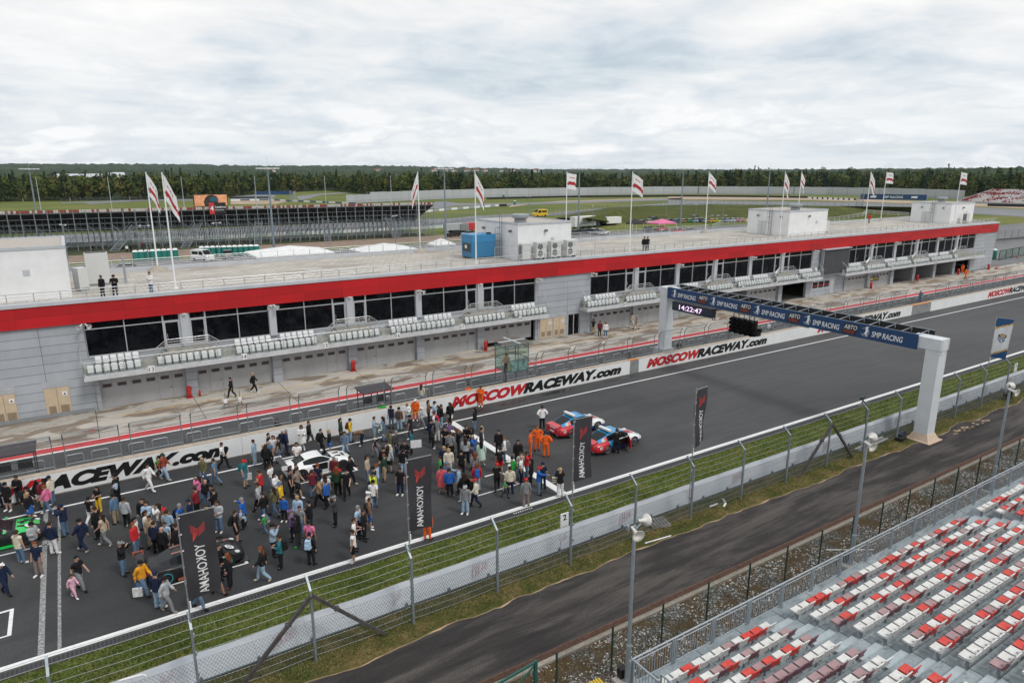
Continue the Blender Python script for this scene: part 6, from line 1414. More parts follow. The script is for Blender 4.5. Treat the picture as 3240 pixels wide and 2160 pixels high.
def place_label(p):
    x, y, z = p
    if z > 5: return 'on the roof' if z > 8 else 'on the balcony'
    if y > 150: return 'near the scaffold stand'
    if y > 58: return 'on the pit apron'
    if y > 49.9: return 'behind the pit wall'
    marks = [((12.3, 43.8), 'by the white race car'), ((3.3, 35.5), 'by the black race car'), ((-5.6, 44), 'by the green race car'), ((31.5, 38.5), 'by the safety cars'), ((24.5, 36), 'at the start line')]
    d, l = min(((Vector(q) - Vector((x, y))).length, l) for q, l in marks)
    if y > 46.6: return 'along the pit wall'
    if d < 3.4: return l
    if y < 33.2: return 'at the near track edge'
    if x < 1: return 'at the left edge'
    return 'in the front crowd' if y < 38.5 else ('in the middle crowd' if y < 43.5 else 'in the rear crowd')
def scale_obj(o, s): o.scale = (s, s, s)
PERS = []
def person(pos, face, pn, top, bot, hair, shoes='white', pack=None, h=1.0, loc=None, label=None):
    skinm = skin_ms[random.choice((0, 0, 1, 2, 2, 3, 0))]; tk, tcol = top; bk, bcol = bot; hk, hcol = hair
    t = O('person', body_mesh(pn), None, pos, HEAD + R(FACE[face] + random.uniform(-14, 14)))
    h *= 1.10; t['category'] = 'person' if h > .8 else 'child'; w_ = 1.02 + random.uniform(-.05, .05) if h > .9 else 1.0
    s_ = h*random.uniform(.985, 1.03); t.scale = (s_*w_, s_*w_, s_)
    def mset(o, mat): o.material_slots[0].link = 'OBJECT'; o.material_slots[0].material = mat
    mset(t, skinm)
    def part(name, me, mat):
        o = O(name, me, t); mset(o, mat); return o
    part({'t': 'shirt', 'j': 'jacket', 'v': 'vest', 'c': 'coat', 'o': 'overall_top'}[tk], garment(pn, tk), cm(tcol))
    if bk == 'k': part('skirt', skirt(pn), cm(bcol))
    elif not (tk == 'c' and bk == 'k'): part('shorts' if bk == 's' else 'trousers', garment(pn, bk), cm(bcol))
    for f in ('fL', 'fR'): part('shoe', garment(pn, f), cm(shoes))
    if hk == 'cap': part('cap', headgear(pn, 'cap'), cm(hcol)); part('hair', headgear(pn, 's'), cm('dark brown'))
    elif hk != 'b': part('hair', headgear(pn, hk), cm(hcol))
    if pack: part('backpack', pack_mesh(), cm(pack))
    hd = 'with %s cap' % hcol if hk == 'cap' else ('with shaved head' if hk == 'b' else 'with %s %s hair' % ('long' if hk == 'l' else 'short', {'dark brown': 'brown'}.get(hcol, hcol)))
    who = 'child' if h < .8 else 'person'
    core = '%s in %s %s' % (who, tcol, TN[tk]); low = '' if tk in 'co' else ' and %s %s' % (bcol, BN[bk]); lc = loc or place_label(pos)
    pk_ = ' with %s backpack' % pack if pack else ''
    FN = {'U': 'facing away', 'D': 'facing the camera', 'L': 'facing left', 'R': 'facing right', 'UL': 'facing left', 'DR': 'facing right', 'DL': 'facing left', 'UR': 'facing right'}[face]
    for cand in ([label] if label else []) + [core + low + ' ' + lc, core + low + ' ' + PN[pn] + ' ' + lc, core + low + ' ' + hd + ' ' + lc, core + (pk_ or ' ' + hd) + ' ' + PN[pn] + ' ' + lc, core + low + ' ' + FN + ' ' + lc, core + low + ' ' + hd + ' ' + PN[pn] + ' ' + lc.split(' the ')[-1].join(('near the ', '')), core + ' in ' + shoes + ' shoes ' + hd + ' ' + FN + ' ' + lc, core + low + ' ' + PN[pn] + ' farther back ' + lc, core + low + ' ' + FN + ' deeper ' + lc]:
        if cand not in USED and len(cand.split()) <= 16: break
    else: print('LABEL CLASH', core, low, hd, pn, face, lc)
    USED.add(cand); t['label'] = cand; PERS.append(t); return t
TILE = {'M': (1500, 1040, 4.704), 'a': (0, 1460, 2.9867), 'b': (400, 1400, 2.9867), 'c': (0, 1660, 2.9867), 'd': (400, 1640, 2.9867), 'e': (770, 1300, 3.36), 'f': (800, 1460, 3.36), 'h': (800, 1600, 3.36), 'i': (1120, 1240, 3.36), 'k': (1130, 1380, 3.36), 'm': (1400, 1300, 2.6356),
        'D': (1400, 1200, 2.94), 'B': (700, 1200, 2.94), 'G': (2060, 880, 4.704), '4': (0, 900, 2.1778), '5': (1080, 900, 2.1778), '3': (2160, 500, 2.1778), '1': (0, 500, 2.1778), '2': (1080, 500, 2.1778), 'L': (800, 1660, 2.94), '6': (2160, 900, 2.1778)}
CROWD = '''a 4 425 F D st j:nv p:nv s:db
a 95 468 F D st j:bk s:bk cap:bk sh=wh
a 197 402 F D ph j:bk p:ch s:db
a 290 515 F R wa j:bk p:de cap:bk sh=wh bp=bk
a 300 578 F R st j:bk k:bl l:bo sh=wh
a 420 436 F L st j:ma p:be cap:re
a 508 408 F L st j:cr p:de cap:nv sh=wh
a 465 500 F L wa j:pk p:de s:gi sh=wh
a 628 705 F L up j:nv p:de cap:nv
a 945 472 F D ph t:bk p:ye l:bk h=.84 sh=ye
a 1125 392 F L pt t:bk p:bk s:bk
a 1085 188 H L si t:lb p:ch s:bk h=.55 z=1.0 | child in pale blue shirt sitting on a man's shoulders near the pit wall
a 1105 590 F L st j:sb p:kh cap:bk
a 1205 628 F U st j:pg p:bk s:db sh=wh
a 870 592 F U wa t:bk p:wh s:bk h=.9 sh=wh
a 940 725 F L st j:bk p:bk s:db
a 1005 800 F L wa v:be p:gy l:db sh=cr
a 795 852 F L wa j:nv p:nv cap:bk sh=cr
a 515 885 F U st j:nv p:wh s:db sh=wh
a 285 575 H R ph j:pg p:ch cap:bk
c 205 372 F U st v:cr p:de s:db sh=wh
c 385 488 F D st t:nv p:ta s:gi sh=wh
c 60 662 F R wa j:nv p:nv cap:wh h=.9
c 770 622 F R wa t:bk p:gy s:bk
c 705 695 F R wa j:pp p:pp s:db h=.66 sh=wh
c 1175 475 F R up j:bk p:de cap:gy
b 225 462 F R wa j:wh p:wh l:bk sh=wh
b 365 358 F R wa j:ru w:pd cap:dg sh=be
b 312 322 F R wa t:gn p:bk s:db h=.72
b 920 248 F R wb t:wh p:bk s:db
b 740 400 F D wa j:ol p:de l:bo
b 850 412 F L wb t:sb p:de s:db
b 1130 422 F R st t:te s:de cap:re bp=te
b 680 312 H L up j:pk p:de l:db h=.9
b 738 340 H U st t:bk p:de b bp=bk
b 645 420 H L ca j:tt p:bk s:db
b 818 432 H L ph j:bk p:ch s:db
b 802 397 H L st j:bk p:bk s:bk
b 588 530 H L st j:nv p:nv cap:nv
b 490 573 H R st j:bl p:nv s:gy bp=nv
b 752 590 H D st t:wh p:de l:db
b 885 850 F D ph j:pg w:de l:db sh=wh
b 1118 815 F L pt j:bl p:bk s:gy
d 1052 232 F R st t:bk s:bk s:db bp=bk
b 1075 640 H R si t:lb p:pd s:bo h=.5 z=.6 | toddler in pale blue carried in the arms of a man in black
b 140 530 H D st j:bk p:de l:db
b 182 560 H D ph j:lb p:pd l:db
b 298 570 H L up j:wh p:de l:db
b 172 647 H R st j:cr p:de l:db sh=wh
b 352 612 H D st j:br p:gy cap:re
b 374 643 H U st j:pd p:de s:db
b 212 690 H D st j:kh p:kh s:db
b 248 745 H U st j:nv p:bk s:db
b 322 792 H U st j:bk p:bk b
b 360 755 H D st t:lb p:gy s:db h=.85
b 420 790 H R bd j:bk p:bk s:bk
b 460 772 H L st j:bk p:bk s:db
d 100 350 F R st j:re p:de l:gi sh=wh
b 70 710 H R st t:wh p:de l:bk
d 170 728 F R wa j:am p:de cap:bk
d 315 855 F U st j:nv w:pd s:nv sh=wh
d 395 888 F R wa j:pg p:gy cap:bk sh=ta
d 690 858 F R wa j:bk p:de s:db
d 870 722 F R wa j:bk k:bk l:gi
d 990 660 F L ph j:bk p:bk l:gi sh=ma
d 862 238 H R ph j:bk p:bk l:db
d 1300 597 F L wa j:bk p:pd l:gi sh=be
e 130 578 F L st j:pd p:pd s:bk sh=wh
e 207 362 H L st t:pu p:de l:bo h=.72
e 258 635 F U st j:bk p:bk l:db sh=wh
e 290 585 F D st t:sb p:bk b
e 335 535 F D wa t:wh s:wh l:db sh=wh
e 390 550 F L st t:bk p:de s:db
e 258 240 H R ph t:bk p:bk s:db
e 378 335 F D ph t:bk p:bk s:db
e 410 195 H D st j:nv p:gy b
e 470 467 F R st j:nv p:nv s:gy
e 562 335 H D ph t:wh p:ch s:bk
e 632 418 F D ph c:wh w:wh l:db sh=wh
e 708 368 F R wb j:bk p:ch s:db
e 835 460 F R wa j:bk p:bk s:db bp=bk
e 925 458 F R st j:bk k:bl l:bo
e 1092 488 F D wa j:de p:pd s:bk
e 1042 332 F R st j:dg s:bk l:bk
e 1142 332 F R st j:ye p:pd cap:bk bp=ma
e 1262 376 F L bd t:br p:nv s:db sh=wh
f 205 325 F R st t:wh p:de s:db
f 255 430 F R ph j:wh p:ma l:bk
f 298 125 H R st j:br p:de s:db h=.72
f 95 402 F L ca v:re p:bk s:db
f 80 538 F L wb j:pg p:bk s:db
f 130 642 F L wa j:bk p:de s:db sh=wh
f 240 588 F L wa j:ol p:de l:db
h 135 296 F L wa t:gn p:de cap:wh h=.62 sh=gy
f 312 530 F L st j:ye p:bk cap:sb
f 345 640 F D st j:bl p:bk s:db h=.85 sh=wh
f 410 385 F R st t:bk p:bk s:bk
f 485 382 F R wa t:ta s:bk s:db sh=wh
f 393 42 H R st t:ta p:bk l:db
f 452 12 H R st t:bk p:bk s:db
f 645 392 F U up j:ma p:de s:db
f 683 22 H U st t:nv p:nv s:gi
f 720 482 F L wb j:tn p:bk cap:bk
f 795 502 F L st j:bl p:bk s:db
f 765 130 H U st t:wh p:de l:db
f 878 240 F D st j:ma p:bk s:gy
f 905 365 F U st j:dg p:bk l:gi
f 893 38 H U st t:re p:bk s:db h=.9
f 1005 388 F D wa t:bk p:bk s:bk
f 1045 238 F R wa j:bk p:bk s:bk sh=be
f 888 692 F L up j:ch p:bk cap:gy
f 470 362 H D st j:lb p:de s:bo
f 492 465 H D st t:gy p:de s:db
f 592 408 H L ph j:bk p:bk s:bk
h 432 375 F L st j:pu p:nv cap:pu
h 492 442 F L pt j:bk p:ch l:bk sh=gn
h 592 162 H U st t:pk p:bk cap:bk
h 622 637 F U st j:bk p:bk s:bk bp=lb
h 228 542 F R u1 j:pd p:bk cap:bk
h 310 666 F L ph j:te p:bk s:db bp=bk
f 1108 470 H R st t:lb p:nv s:gy
f 1188 838 F R st j:bk p:bk s:db
f 1250 722 F R st j:br s:bl s:db bp=bk sh=wh
f 1065 600 H R ph t:wh s:bk s:db
h 1080 608 F L st v:wh s:bk s:db sh=pg
f 1215 312 H R ca j:cr p:kh cap:wh
f 1290 515 F U wa t:wh p:de cap:bk
f 1290 112 H L up j:li p:wh s:bk
f 1282 58 H L st t:dg p:bk cap:bk
f 1225 226 F R st j:be p:de l:db
f 1312 22 H L st t:lb p:de s:gi
k 195 233 F R wa v:nv p:gy cap:cr h=.8
k 300 482 F L ph j:dg s:kh s:gi
k 325 108 H U st j:pg s:bk l:db
k 278 115 H U st j:bk p:bk s:db
k 313 50 H L st j:gy p:de s:bk bp=cr
k 465 628 F D st t:bk p:nv s:db sh=wh
k 490 135 H D st j:bk p:lb cap:bk
k 500 42 H D ph j:bk p:bk s:db
i 455 682 F R st j:ch p:nv s:gy
i 388 415 H L pt j:ol p:bk s:db
i 605 395 H L st j:te p:bk l:bk
i 603 502 F L u1 t:bk p:nv cap:bk sh=wh
i 485 412 F U st j:br p:pd cap:bk bp=ch
i 402 387 F D st v:nv p:de cap:bk
i 308 352 F D st j:gn p:kh cap:gy
i 222 518 F R ph j:pd p:pd s:bk
i 318 526 F L ph j:de p:de l:bk
i 290 340 H L si t:mi p:mi cap:mi h=.5 z=.6 | toddler in mint carried by a person in denim by the pit wall
i 572 365 F D ph j:wh p:pd s:bo
i 660 308 F D st o:or p:or cap:wh sh=wh
i 718 402 F R wa j:pg p:gy cap:wh
i 795 333 F R ph j:br p:bk l:bk
i 850 100 H R ph j:lb p:de cap:nv
i 853 212 H L st t:wh p:de cap:ma bp=re
i 935 378 F L up j:bk p:pd s:db sh=wh
i 895 148 H L st j:bk p:de l:db
i 1020 115 H L st j:bk p:bk l:db
i 1025 352 F D st j:bk k:wh l:bo sh=wh
i 818 290 H U st j:nv p:bk cap:nv
i 882 532 F U st j:gy p:wh cap:nv sh=wh
i 838 602 F R ph j:ch p:bk l:bk sh=wh
i 968 370 H D ph t:bk p:bk s:bk
i 1012 315 H D ph t:pu p:wh s:bk
i 1020 430 H U st j:gy p:bk s:db
i 1042 400 H R st t:nv p:nv cap:wh
i 1110 660 F R u1 j:bk p:bk l:gi
i 1195 355 H D ph j:bk p:pd l:db
i 1287 418 F L st j:bk p:de l:bk
i 1185 482 H U st j:pg p:bk l:db
i 1258 465 H R up j:bl p:de s:bo
i 993 545 H R st j:bk p:bk l:bk
i 1250 552 H L st t:nv p:nv s:bk
m 325 467 F U st c:mi k:mi l:bk sh=wh
k 922 110 H D st j:nv p:nv l:bo
k 970 135 H D st j:cr p:cr l:bo
k 1105 150 H U st t:bk p:bk s:bk
k 880 212 H L st t:gn p:gy s:db
k 948 270 H U st j:de p:de cap:de
k 905 613 F U st c:co k:co s:bk sh=wh
k 985 648 F U st j:bl p:bk s:db sh=wh
k 1085 618 F L pt j:pd p:bk s:db
k 1140 395 H U st j:bk p:bk l:db
k 1155 828 F D st j:gy w:pd cap:pg sh=wh
k 1262 758 F L wa j:cr p:nv cap:re
k 1213 420 H L st j:bk p:kh s:db
m 285 440 H U st j:re p:pd l:gi bp=bl
m 270 347 H U st j:gy p:de l:gi
m 455 665 F U wa t:bk p:bk cap:re
m 520 728 F R wa t:gn p:ch s:bo h=.68
m 563 698 F U st j:cr p:nv s:db
m 580 595 F U st j:gn p:bk s:bk h=.92
m 557 412 H L st t:wh p:ch cap:wh h=.85
m 655 603 F R st t:wh p:nv s:bo
m 702 340 H R up j:re p:de s:db
m 740 402 H L st j:bk p:bk l:bk
m 695 803 F U st j:gy p:ta cap:re
m 800 698 F R pt j:bl p:de cap:re
m 835 658 F U st t:nv p:nv cap:nv
m 980 718 F U up j:bk w:wh s:bo
m 480 302 H U u1 t:bk s:re s:bk bp=bk
m 520 432 F L st j:wh p:de s:gi bp=gy sh=wh
m 468 160 H D st j:bk p:bk s:bk
m 630 245 H D st j:bk p:bk l:bk
m 653 340 H D st t:pg p:de l:db
m 322 140 H R st j:ch p:bk s:bk
m 330 128 H L st t:wh p:de l:bo
m 246 142 H L st j:bk p:ch l:db
m 732 368 F R st o:or p:or s:db
m 790 333 F D hp o:or p:or s:gi
m 860 388 F U hp o:or p:or cap:nv
m 830 152 F U hp j:wh p:bk s:db
D 1615 692 F U ph j:bk p:bk s:db
D 357 257 F D ca o:or p:or s:db sh=wh | person in orange overalls leaning on the pit wall lettering with arms folded
D 237 45 H D on o:or p:or s:bk
B 1860 47 H U st j:cr p:de l:db
G 415 945 H D on j:bk p:bk s:bk h=.8
4 1600 782 F L wb j:bk p:bk s:db
4 1752 747 F R wa j:bk p:bk l:bo sh=wh
5 1735 344 F U up t:bk p:kh s:bk
5 1780 356 F D st j:ma p:bk s:bk
5 1820 368 F D st j:wh p:de l:db sh=wh
5 2000 302 F R wa j:be p:wh s:bk sh=wh
5 2032 312 F L wa j:ta p:be s:bo
G 935 632 F D st t:bk p:bk s:bk
3 1923 797 F D st o:or p:or s:bk
3 1946 833 F D wa o:or p:or s:db
3 1165 678 H D si j:pu p:ch s:bk z=3.05
3 1190 672 H D si j:cr p:be s:bk z=3.05
3 1222 674 H D si j:dg p:ta s:db z=3.05
1 715 966 F D st j:bk p:bk s:db z=9.4
1 800 957 F D ph j:bk p:bk cap:bk z=9.4
1 1046 938 F D ca j:wh p:de s:db z=9.4
2 2085 646 F U st j:bk p:bk s:bk z=9.4
2 2107 645 F D st t:bk p:bk s:db z=9.4
3 1283 452 F U wa j:re p:br s:db z=9.4
1 645 652 F R wa j:bk p:ch s:db
1 848 632 F D st j:wh p:ch s:bk
1 878 654 F D st j:wh p:bk s:db
1 905 652 F D st j:bk p:bk s:bk
1 988 634 F U st j:ma p:ch s:db
6 1630 130 F D up j:sb p:de s:db
L 1622 146 F U st o:or p:or s:db
M 480 372 H D st j:tn p:ch s:bk z=2.08 h=.9 | marshal in tan jacket inside the glass tower'''
HA = {'s': 's', 'l': 'l', 'b': 'b', 'cap': 'cap'}
ABB = {'bk': 'black', 'nv': 'navy', 'gy': 'grey', 'pg': 'pale grey', 'ch': 'charcoal', 'wh': 'white', 'cr': 'cream', 'be': 'beige', 'kh': 'khaki', 'br': 'brown', 'tn': 'tan', 'ol': 'olive', 'gn': 'green', 'dg': 'dark green', 'te': 'teal', 'bl': 'blue', 'sb': 'steel blue', 'de': 'denim', 'lb': 'light blue', 'pd': 'pale denim', 'pk': 'pink', 'pp': 'pale pink', 're': 'red', 'ma': 'maroon', 'or': 'orange',
       'ye': 'yellow', 'li': 'lime', 'pu': 'purple', 'ta': 'taupe', 'ru': 'rust', 'co': 'coral', 'mi': 'mint', 'gi': 'ginger', 'bo': 'blond', 'db': 'dark brown', 'tt': 'tartan', 'am': 'amber'}
def cc(s): k, c = s.split(':'); return k, ABB[c]
for ln in CROWD.strip().splitlines():
    ln = ln.split('|'); w_ = ln[0].split(); tl_, x, y, md, fc, pn = w_[:6]; x0, y0, sc_ = TILE[tl_]; px, py = x0 + float(x)/sc_, y0 + float(y)/sc_
    kw = dict(a.split('=') for a in w_[9:]); h = float(kw.get('h', 1.0)); gz_ = float(kw.get('z', 0))
    p = g(px, py - 1.5, gz_) if md == 'F' else g(px, py, gz_ + 1.92*h)
    p.z = gz_
    if pn == 'si': p.z = gz_
    if pn == 'bd' and md == 'H': p = g(px, py, 1.1); p.z = 0
    person(p, fc, pn, cc(w_[6]), cc(w_[7]), ('b', '') if w_[8] == 'b' else cc(w_[8]), ABB[kw.get('sh', 'bk')], ABB[kw['bp']] if 'bp' in kw else None, h, None, ln[1].strip() if len(ln) > 1 else None)
# ================================================================== beyond the building
def T(tl_, x, y, z=0.0): x0, y0, sc_ = TILE[tl_]; return g(x0 + x/sc_, y0 + y/sc_, z)
TILE['q'] = (1900, 620, 2.24); TILE['z'] = (2600, 480, 2.1); TILE['w'] = (1400, 600, 2.24)
def aty(tl_, x, y, Y): x0, y0, sc_ = TILE[tl_]; d = ray(x0 + x/sc_, y0 + y/sc_); return Vector((0, 0, CAMH)) + d*(Y/d.y)
asph = M('far_asphalt', (.17, .175, .185), .8, var=.15, scale=.05)
def poly(name, tl_, pts, z, mat):
    P = [T(tl_, x, y, z) for x, y in pts]; MB().add(P, [tuple(range(len(P)))]).build(name, mat, kind='structure')
poly('far_track', '2', [(540, 440), (920, 398), (1450, 378), (1800, 345), (2352, 302), (2600, 292), (2600, 318), (2352, 328), (1800, 368), (1450, 398), (920, 424), (540, 470)], .02, asph)
poly('far_track', '2', [(625, 318), (650, 300), (720, 299), (800, 311), (1100, 313), (1500, 302), (2352, 276), (2352, 288), (1500, 316), (1100, 326), (800, 330), (700, 345), (610, 350)], .02, asph)
poly('gravel_trap', '2', [(1150, 340), (1330, 316), (1720, 296), (2352, 274), (2352, 270), (1500, 296), (1180, 318)], .015, sand_mat)
poly('far_track', '3', [(-100, 292), (430, 298), (1190, 305), (1700, 322), (2600, 370), (2600, 420), (1700, 368), (1190, 340), (430, 322), (-100, 318)], .03, asph)
poly('gravel_trap', '3', [(-100, 266), (860, 274), (1300, 286), (1700, 300), (2600, 335), (2600, 360), (1700, 318), (1190, 300), (860, 290), (-100, 286)], .02, sand_mat)
poly('far_track', '1', [(560, 306), (900, 287), (1340, 283), (1340, 290), (950, 298), (620, 318)], .02, asph)
poly('far_track', '1', [(1590, 236), (1850, 234), (1905, 262), (1850, 290), (1590, 290)], .02, asph)
poly('far_track', '1', [(2040, 262), (2200, 246), (2450, 232), (2450, 238), (2210, 256), (2110, 285), (2060, 290)], .02, asph)
poly('gravel_trap', '1', [(1590, 292), (1900, 284), (2000, 296), (1900, 318), (1590, 318)], .025, sand_mat)
dark_meadow = surf('forest_floor', lambda nb, b: nb.ramp(nb.noise(nb.pos(), .05, 5), [(.3, (.020, .032, .010)), (.7, (.045, .060, .018))]), .95, .05)
# grass bank behind the car park
bot = [(1860, 712), (1958, 707), (2011, 702), (2177, 702), (2360, 700), (2620, 692), (3000, 684)]; top_ = [(1860, 690), (1958, 664), (2034, 651), (2150, 648), (2346, 648), (2650, 652), (3000, 656)]
A_ = [g(x, y, .0) for x, y in bot]; B_ = [g(x, y, 4.2) for x, y in top_]; C_ = [b + Vector((30, 60, -4.3)) for b in B_]
m = MB(); m.strip(A_, B_).strip(B_, C_); m.build('grass_bank', surf('bank_grass', lambda nb, b: nb.mix(.7, nb.ramp(nb.noise(nb.pos(), .15, 5), [(.3, (.050, .066, .018)), (.55, (.078, .088, .024)), (.75, (.13, .115, .045))]), nb.ramp(nb.noise(nb.pos(), 1.2, 5, .7), [(.3, (.5,)*3), (.7, (1.4,)*3)]), 'MULTIPLY'), .95, .1), kind='structure')
# grey noise wall
nw = [(150, 425), (169, 433), (225, 455), (290, 468), (380, 462), (470, 446), (520, 405), (554, 358), (566, 310), (557, 270), (545, 245)]
nw_m = panels('noise_wall_panels', (.42, .44, .465), 9.0, 30, .10, (.20, .21, .23), .6, .04, dirt=.15)
t = wthing('noise_wall', 'long grey panel noise wall curving in front of the forest', 'wall', (290, 468, 0)); m = MB()
for i in range(len(nw) - 1):
    for q in range(4):
        a = Vector(nw[i]).lerp(Vector(nw[i + 1]), q/4); b = Vector(nw[i]).lerp(Vector(nw[i + 1]), (q + 1)/4); zt = 6.6 - .12*((i*4 + q) % 2) - (1.2 if i == 0 else 0)
        m.hexa([(a.x, a.y, 0), (b.x, b.y, 0), (b.x + .3, b.y + .3, 0), (a.x + .3, a.y + .3, 0), (a.x, a.y, zt), (b.x, b.y, zt), (b.x + .3, b.y + .3, zt), (a.x + .3, a.y + .3, zt)])
m.build('wall_panel', nw_m, t); MB().path([(a*.985, b*.985, 1.9) for a, b in nw], .05, 4).path([(a*.985, b*.985, 1.0) for a, b in nw], .05, 4).build('guard_wire', charcoal, t)
def ribbon(name, label, cat, pts, h, mats, w=.5, seg=None, rail=False):
    t = wthing(name, label, cat, pts[0]); m = MB(); k = 0
    for a, b in zip(pts[:-1], pts[1:]):
        a, b = Vector(a), Vector(b); n = max(1, int((b - a).length/(seg or 1e9)))
        for i in range(n):
            p, q = a.lerp(b, i/n), a.lerp(b, (i + 1)/n); d = Vector((p.y - q.y, q.x - p.x, 0)).normalized()*w; u = Vector((0, 0, h)); z = Vector((0, 0, .35 if rail else 0)); m.hexa([p + z, q + z, q + d + z, p + d + z, p + u, q + u, q + d + u, p + d + u], k % len(mats)); k += 1
    m.build('wall_body' if not rail else 'rail_band', mats, t)
    if rail:
        m = MB()
        for a, b in zip(pts[:-1], pts[1:]):
            a, b = Vector(a), Vector(b); n = int((b - a).length/4) + 1
            for i in range(n): p = a.lerp(b, i/n); m.bar(p, p + Vector((0, 0, 3.2)), .10)
            for z in (1.6, 2.2, 2.8, 3.2): m.bar(a + Vector((0, 0, z)), b + Vector((0, 0, z)), .05)
        m.build('posts_and_wires', M('far_fence_grey', (.17, .185, .20), .6, var=0), t)
    return t
tyre_wall = M('tyre_wall_black', (.018, .018, .02), .9, var=.3, scale=.4)
ribbon('tyre_wall', 'long black tyre wall below the grey noise wall', 'tyre wall', [T('2', 1005, 285), T('2', 1500, 272), T('2', 2352, 266), T('3', 300, 268), T('3', 860, 276)], 1.3, [tyre_wall], 1.0)
ribbon('striped_barrier', 'low barrier of white and grey blocks beside the far bend', 'barrier', [T('2', 585, 374), T('2', 800, 355), T('2', 1095, 332)], 1.1, [white, M('block_grey', (.30, .33, .36), .7)], .6, 5.0)
ribbon('tyre_wall', 'short black tyre wall at the end of the striped barrier', 'tyre wall', [T('2', 1095, 333), T('2', 1140, 331)], 1.2, [tyre_wall], 1.0)
ribbon('chequered_barrier', 'white barrier with black squares left of the far gantry', 'barrier', [T('3', 865, 281), T('3', 1190, 292)], 1.3, [white, white, black], .6, 1.3)
ribbon('guard_rail', 'grey guard rail with wire fence along the far track', 'guard rail', [T('2', 540, 470), T('2', 930, 424), T('2', 1460, 396), T('2', 1800, 366), T('2', 2352, 330)], .95, [grey_metal], .3, None, True)
ribbon('guard_rail', 'grey guard rail with wire fence beyond the grass bank', 'guard rail', [T('3', 20, 322), T('3', 600, 330), T('3', 1190, 352), T('3', 1560, 372)], .95, [grey_metal], .3, None, True)
ribbon('guard_rail', 'grey guard rail on the infield behind the dark scaffold stand', 'guard rail', [T('1', 420, 318), T('1', 900, 300), T('1', 1340, 300)], .95, [grey_metal], .3, None, True)
ribbon('kerb_wall', 'pale barrier of the infield seen behind the orange screen', 'barrier', [T('1', 1590, 296), T('1', 1850, 292), T('1', 2010, 300), T('1', 2450, 318)], 1.0, [white, M('kerb_blue', (.10, .13, .17), .7)], .5, 6.0)
ribbon('pale_tyre_wall', 'dark tyre wall on the infield beside the orange screen', 'tyre wall', [T('1', 1580, 279), T('1', 1850, 277)], 1.2, [tyre_wall], .8)
# ---- scaffold grandstand seen from behind
yb = lambda x: 208.3 - .11*x
scf = M('scaffold_tube', (.22, .25, .27), .6, .2, var=.2, scale=.3); st = wthing('scaffold_grandstand', 'dark temporary scaffold grandstand seen from behind', 'grandstand', (35, 204, 0))
m = MB(); xs_ = [-34 + 2.75*i for i in range(49)]
for i, x in enumerate(xs_):
    for j, (dy, zt) in enumerate(((0, 10.2), (4, 8.0), (8, 6.4), (12, 4.6))):
        y = yb(x) + dy; m.bar((x, y, 0), (x, y, zt), .13 if j else .16)
        if (i + j) % 2 == 0 and i < 48 and j < 3: m.bar((x, y, .5), (x + 2.75, yb(x + 2.75) + dy, 3.6), .10).bar((x + 2.75, yb(x + 2.75) + dy, 3.6), (x, y, 6.4), .10)
        if j: m.bar((x, y, 2), (x, yb(x) + dy - 4, 4.4), .09).bar((x + 1.37, y, 0), (x + 1.37, y, zt - .4), .10)
for dy, zt in ((0, 10.2), (4, 8.0), (8, 6.4), (12, 4.6)):
    for z in (1.2, 2.6, 4.0, 5.4, 6.8, 8.2, 9.6):
        if z < zt: m.bar((xs_[0], yb(xs_[0]) + dy, z), (xs_[-1], yb(xs_[-1]) + dy, z), .085)
m.build('scaffold_frame', scf, st); sheet('under_stand_ground', xs_[0], xs_[-1], 198.5, 222, -.02, M('shaded_weeds', (.045, .055, .022), .95, var=.35, scale=.5))  # dark sheet: shade beneath the stand is put into its ground colour
dk = M('deck_underside', (.035, .038, .042), .9, var=.35, scale=.25); m = MB(); xa, xb = xs_[0], xs_[-1]
m.hexa([(xa, yb(xa), 9.5), (xb, yb(xb), 9.5), (xb, yb(xb) + 14, 4.0), (xa, yb(xa) + 14, 4.0), (xa, yb(xa), 9.75), (xb, yb(xb), 9.75), (xb, yb(xb) + 14, 4.25), (xa, yb(xa) + 14, 4.25)])
m.build('deck_underside', dk, st)
m = MB(); rnd = random.Random(4)
for i in range(250):
    x = xa + .55*i; 
    if x > xb - .5: break
    y = yb(x) + .2; c = 0 if rnd.random() < .48 else 1; m.hexa([(x - .24, y, 9.75), (x + .24, y, 9.75), (x + .24, y + .1, 9.75), (x - .24, y + .1, 9.75), (x - .24, y, 10.45), (x + .24, y, 10.45), (x + .24, y + .1, 10.45), (x - .24, y + .1, 10.45)], c)
    if rnd.random() < .30: m.hexa([(x - .24, y + 7.6, 6.9), (x + .24, y + 7.6, 6.9), (x + .24, y + 7.7, 6.9), (x - .24, y + 7.7, 6.9), (x - .24, y + 7.6, 7.3), (x + .24, y + 7.6, 7.3), (x + .24, y + 7.7, 7.3), (x - .24, y + 7.7, 7.3)], c)
m.build('top_row_seats', [M('far_seat_red', (.24, .03, .035), .6, var=.2), M('far_seat_white', (.46, .44, .43), .6, var=.2)], st, kind='stuff')
for (x, xt) in ((9.5, 15.5), (26, 30.5), (44.5, 46), (63.8, 64.5), (84.5, 83.2)):
    m = MB(); y = yb(x) - .3; n = 16
    for i in range(n): u = i/n; m.cbox((x + (xt - x)*u, y - 2.6 + 3.4*u, 6.2*u), (1.9, .42, .12))
    for s_ in (-1, 1): m.bar((x + s_*.95, y - 2.6, .0), (xt + s_*.95, y + .8, 6.2), .16, .3).bar((x + s_*.95, y - 2.6, 1.1), (xt + s_*.95, y + .8, 7.3), .07)
    m.build('access_stair', M('stair_galv', (.20, .225, .245), .6, var=.15), st)
sg = wthing('grandstand_sign', 'red and black sign with a large 4 on the back of the scaffold grandstand', 'sign', (35.5, 203.9, 8.5)); ysg = 203.75
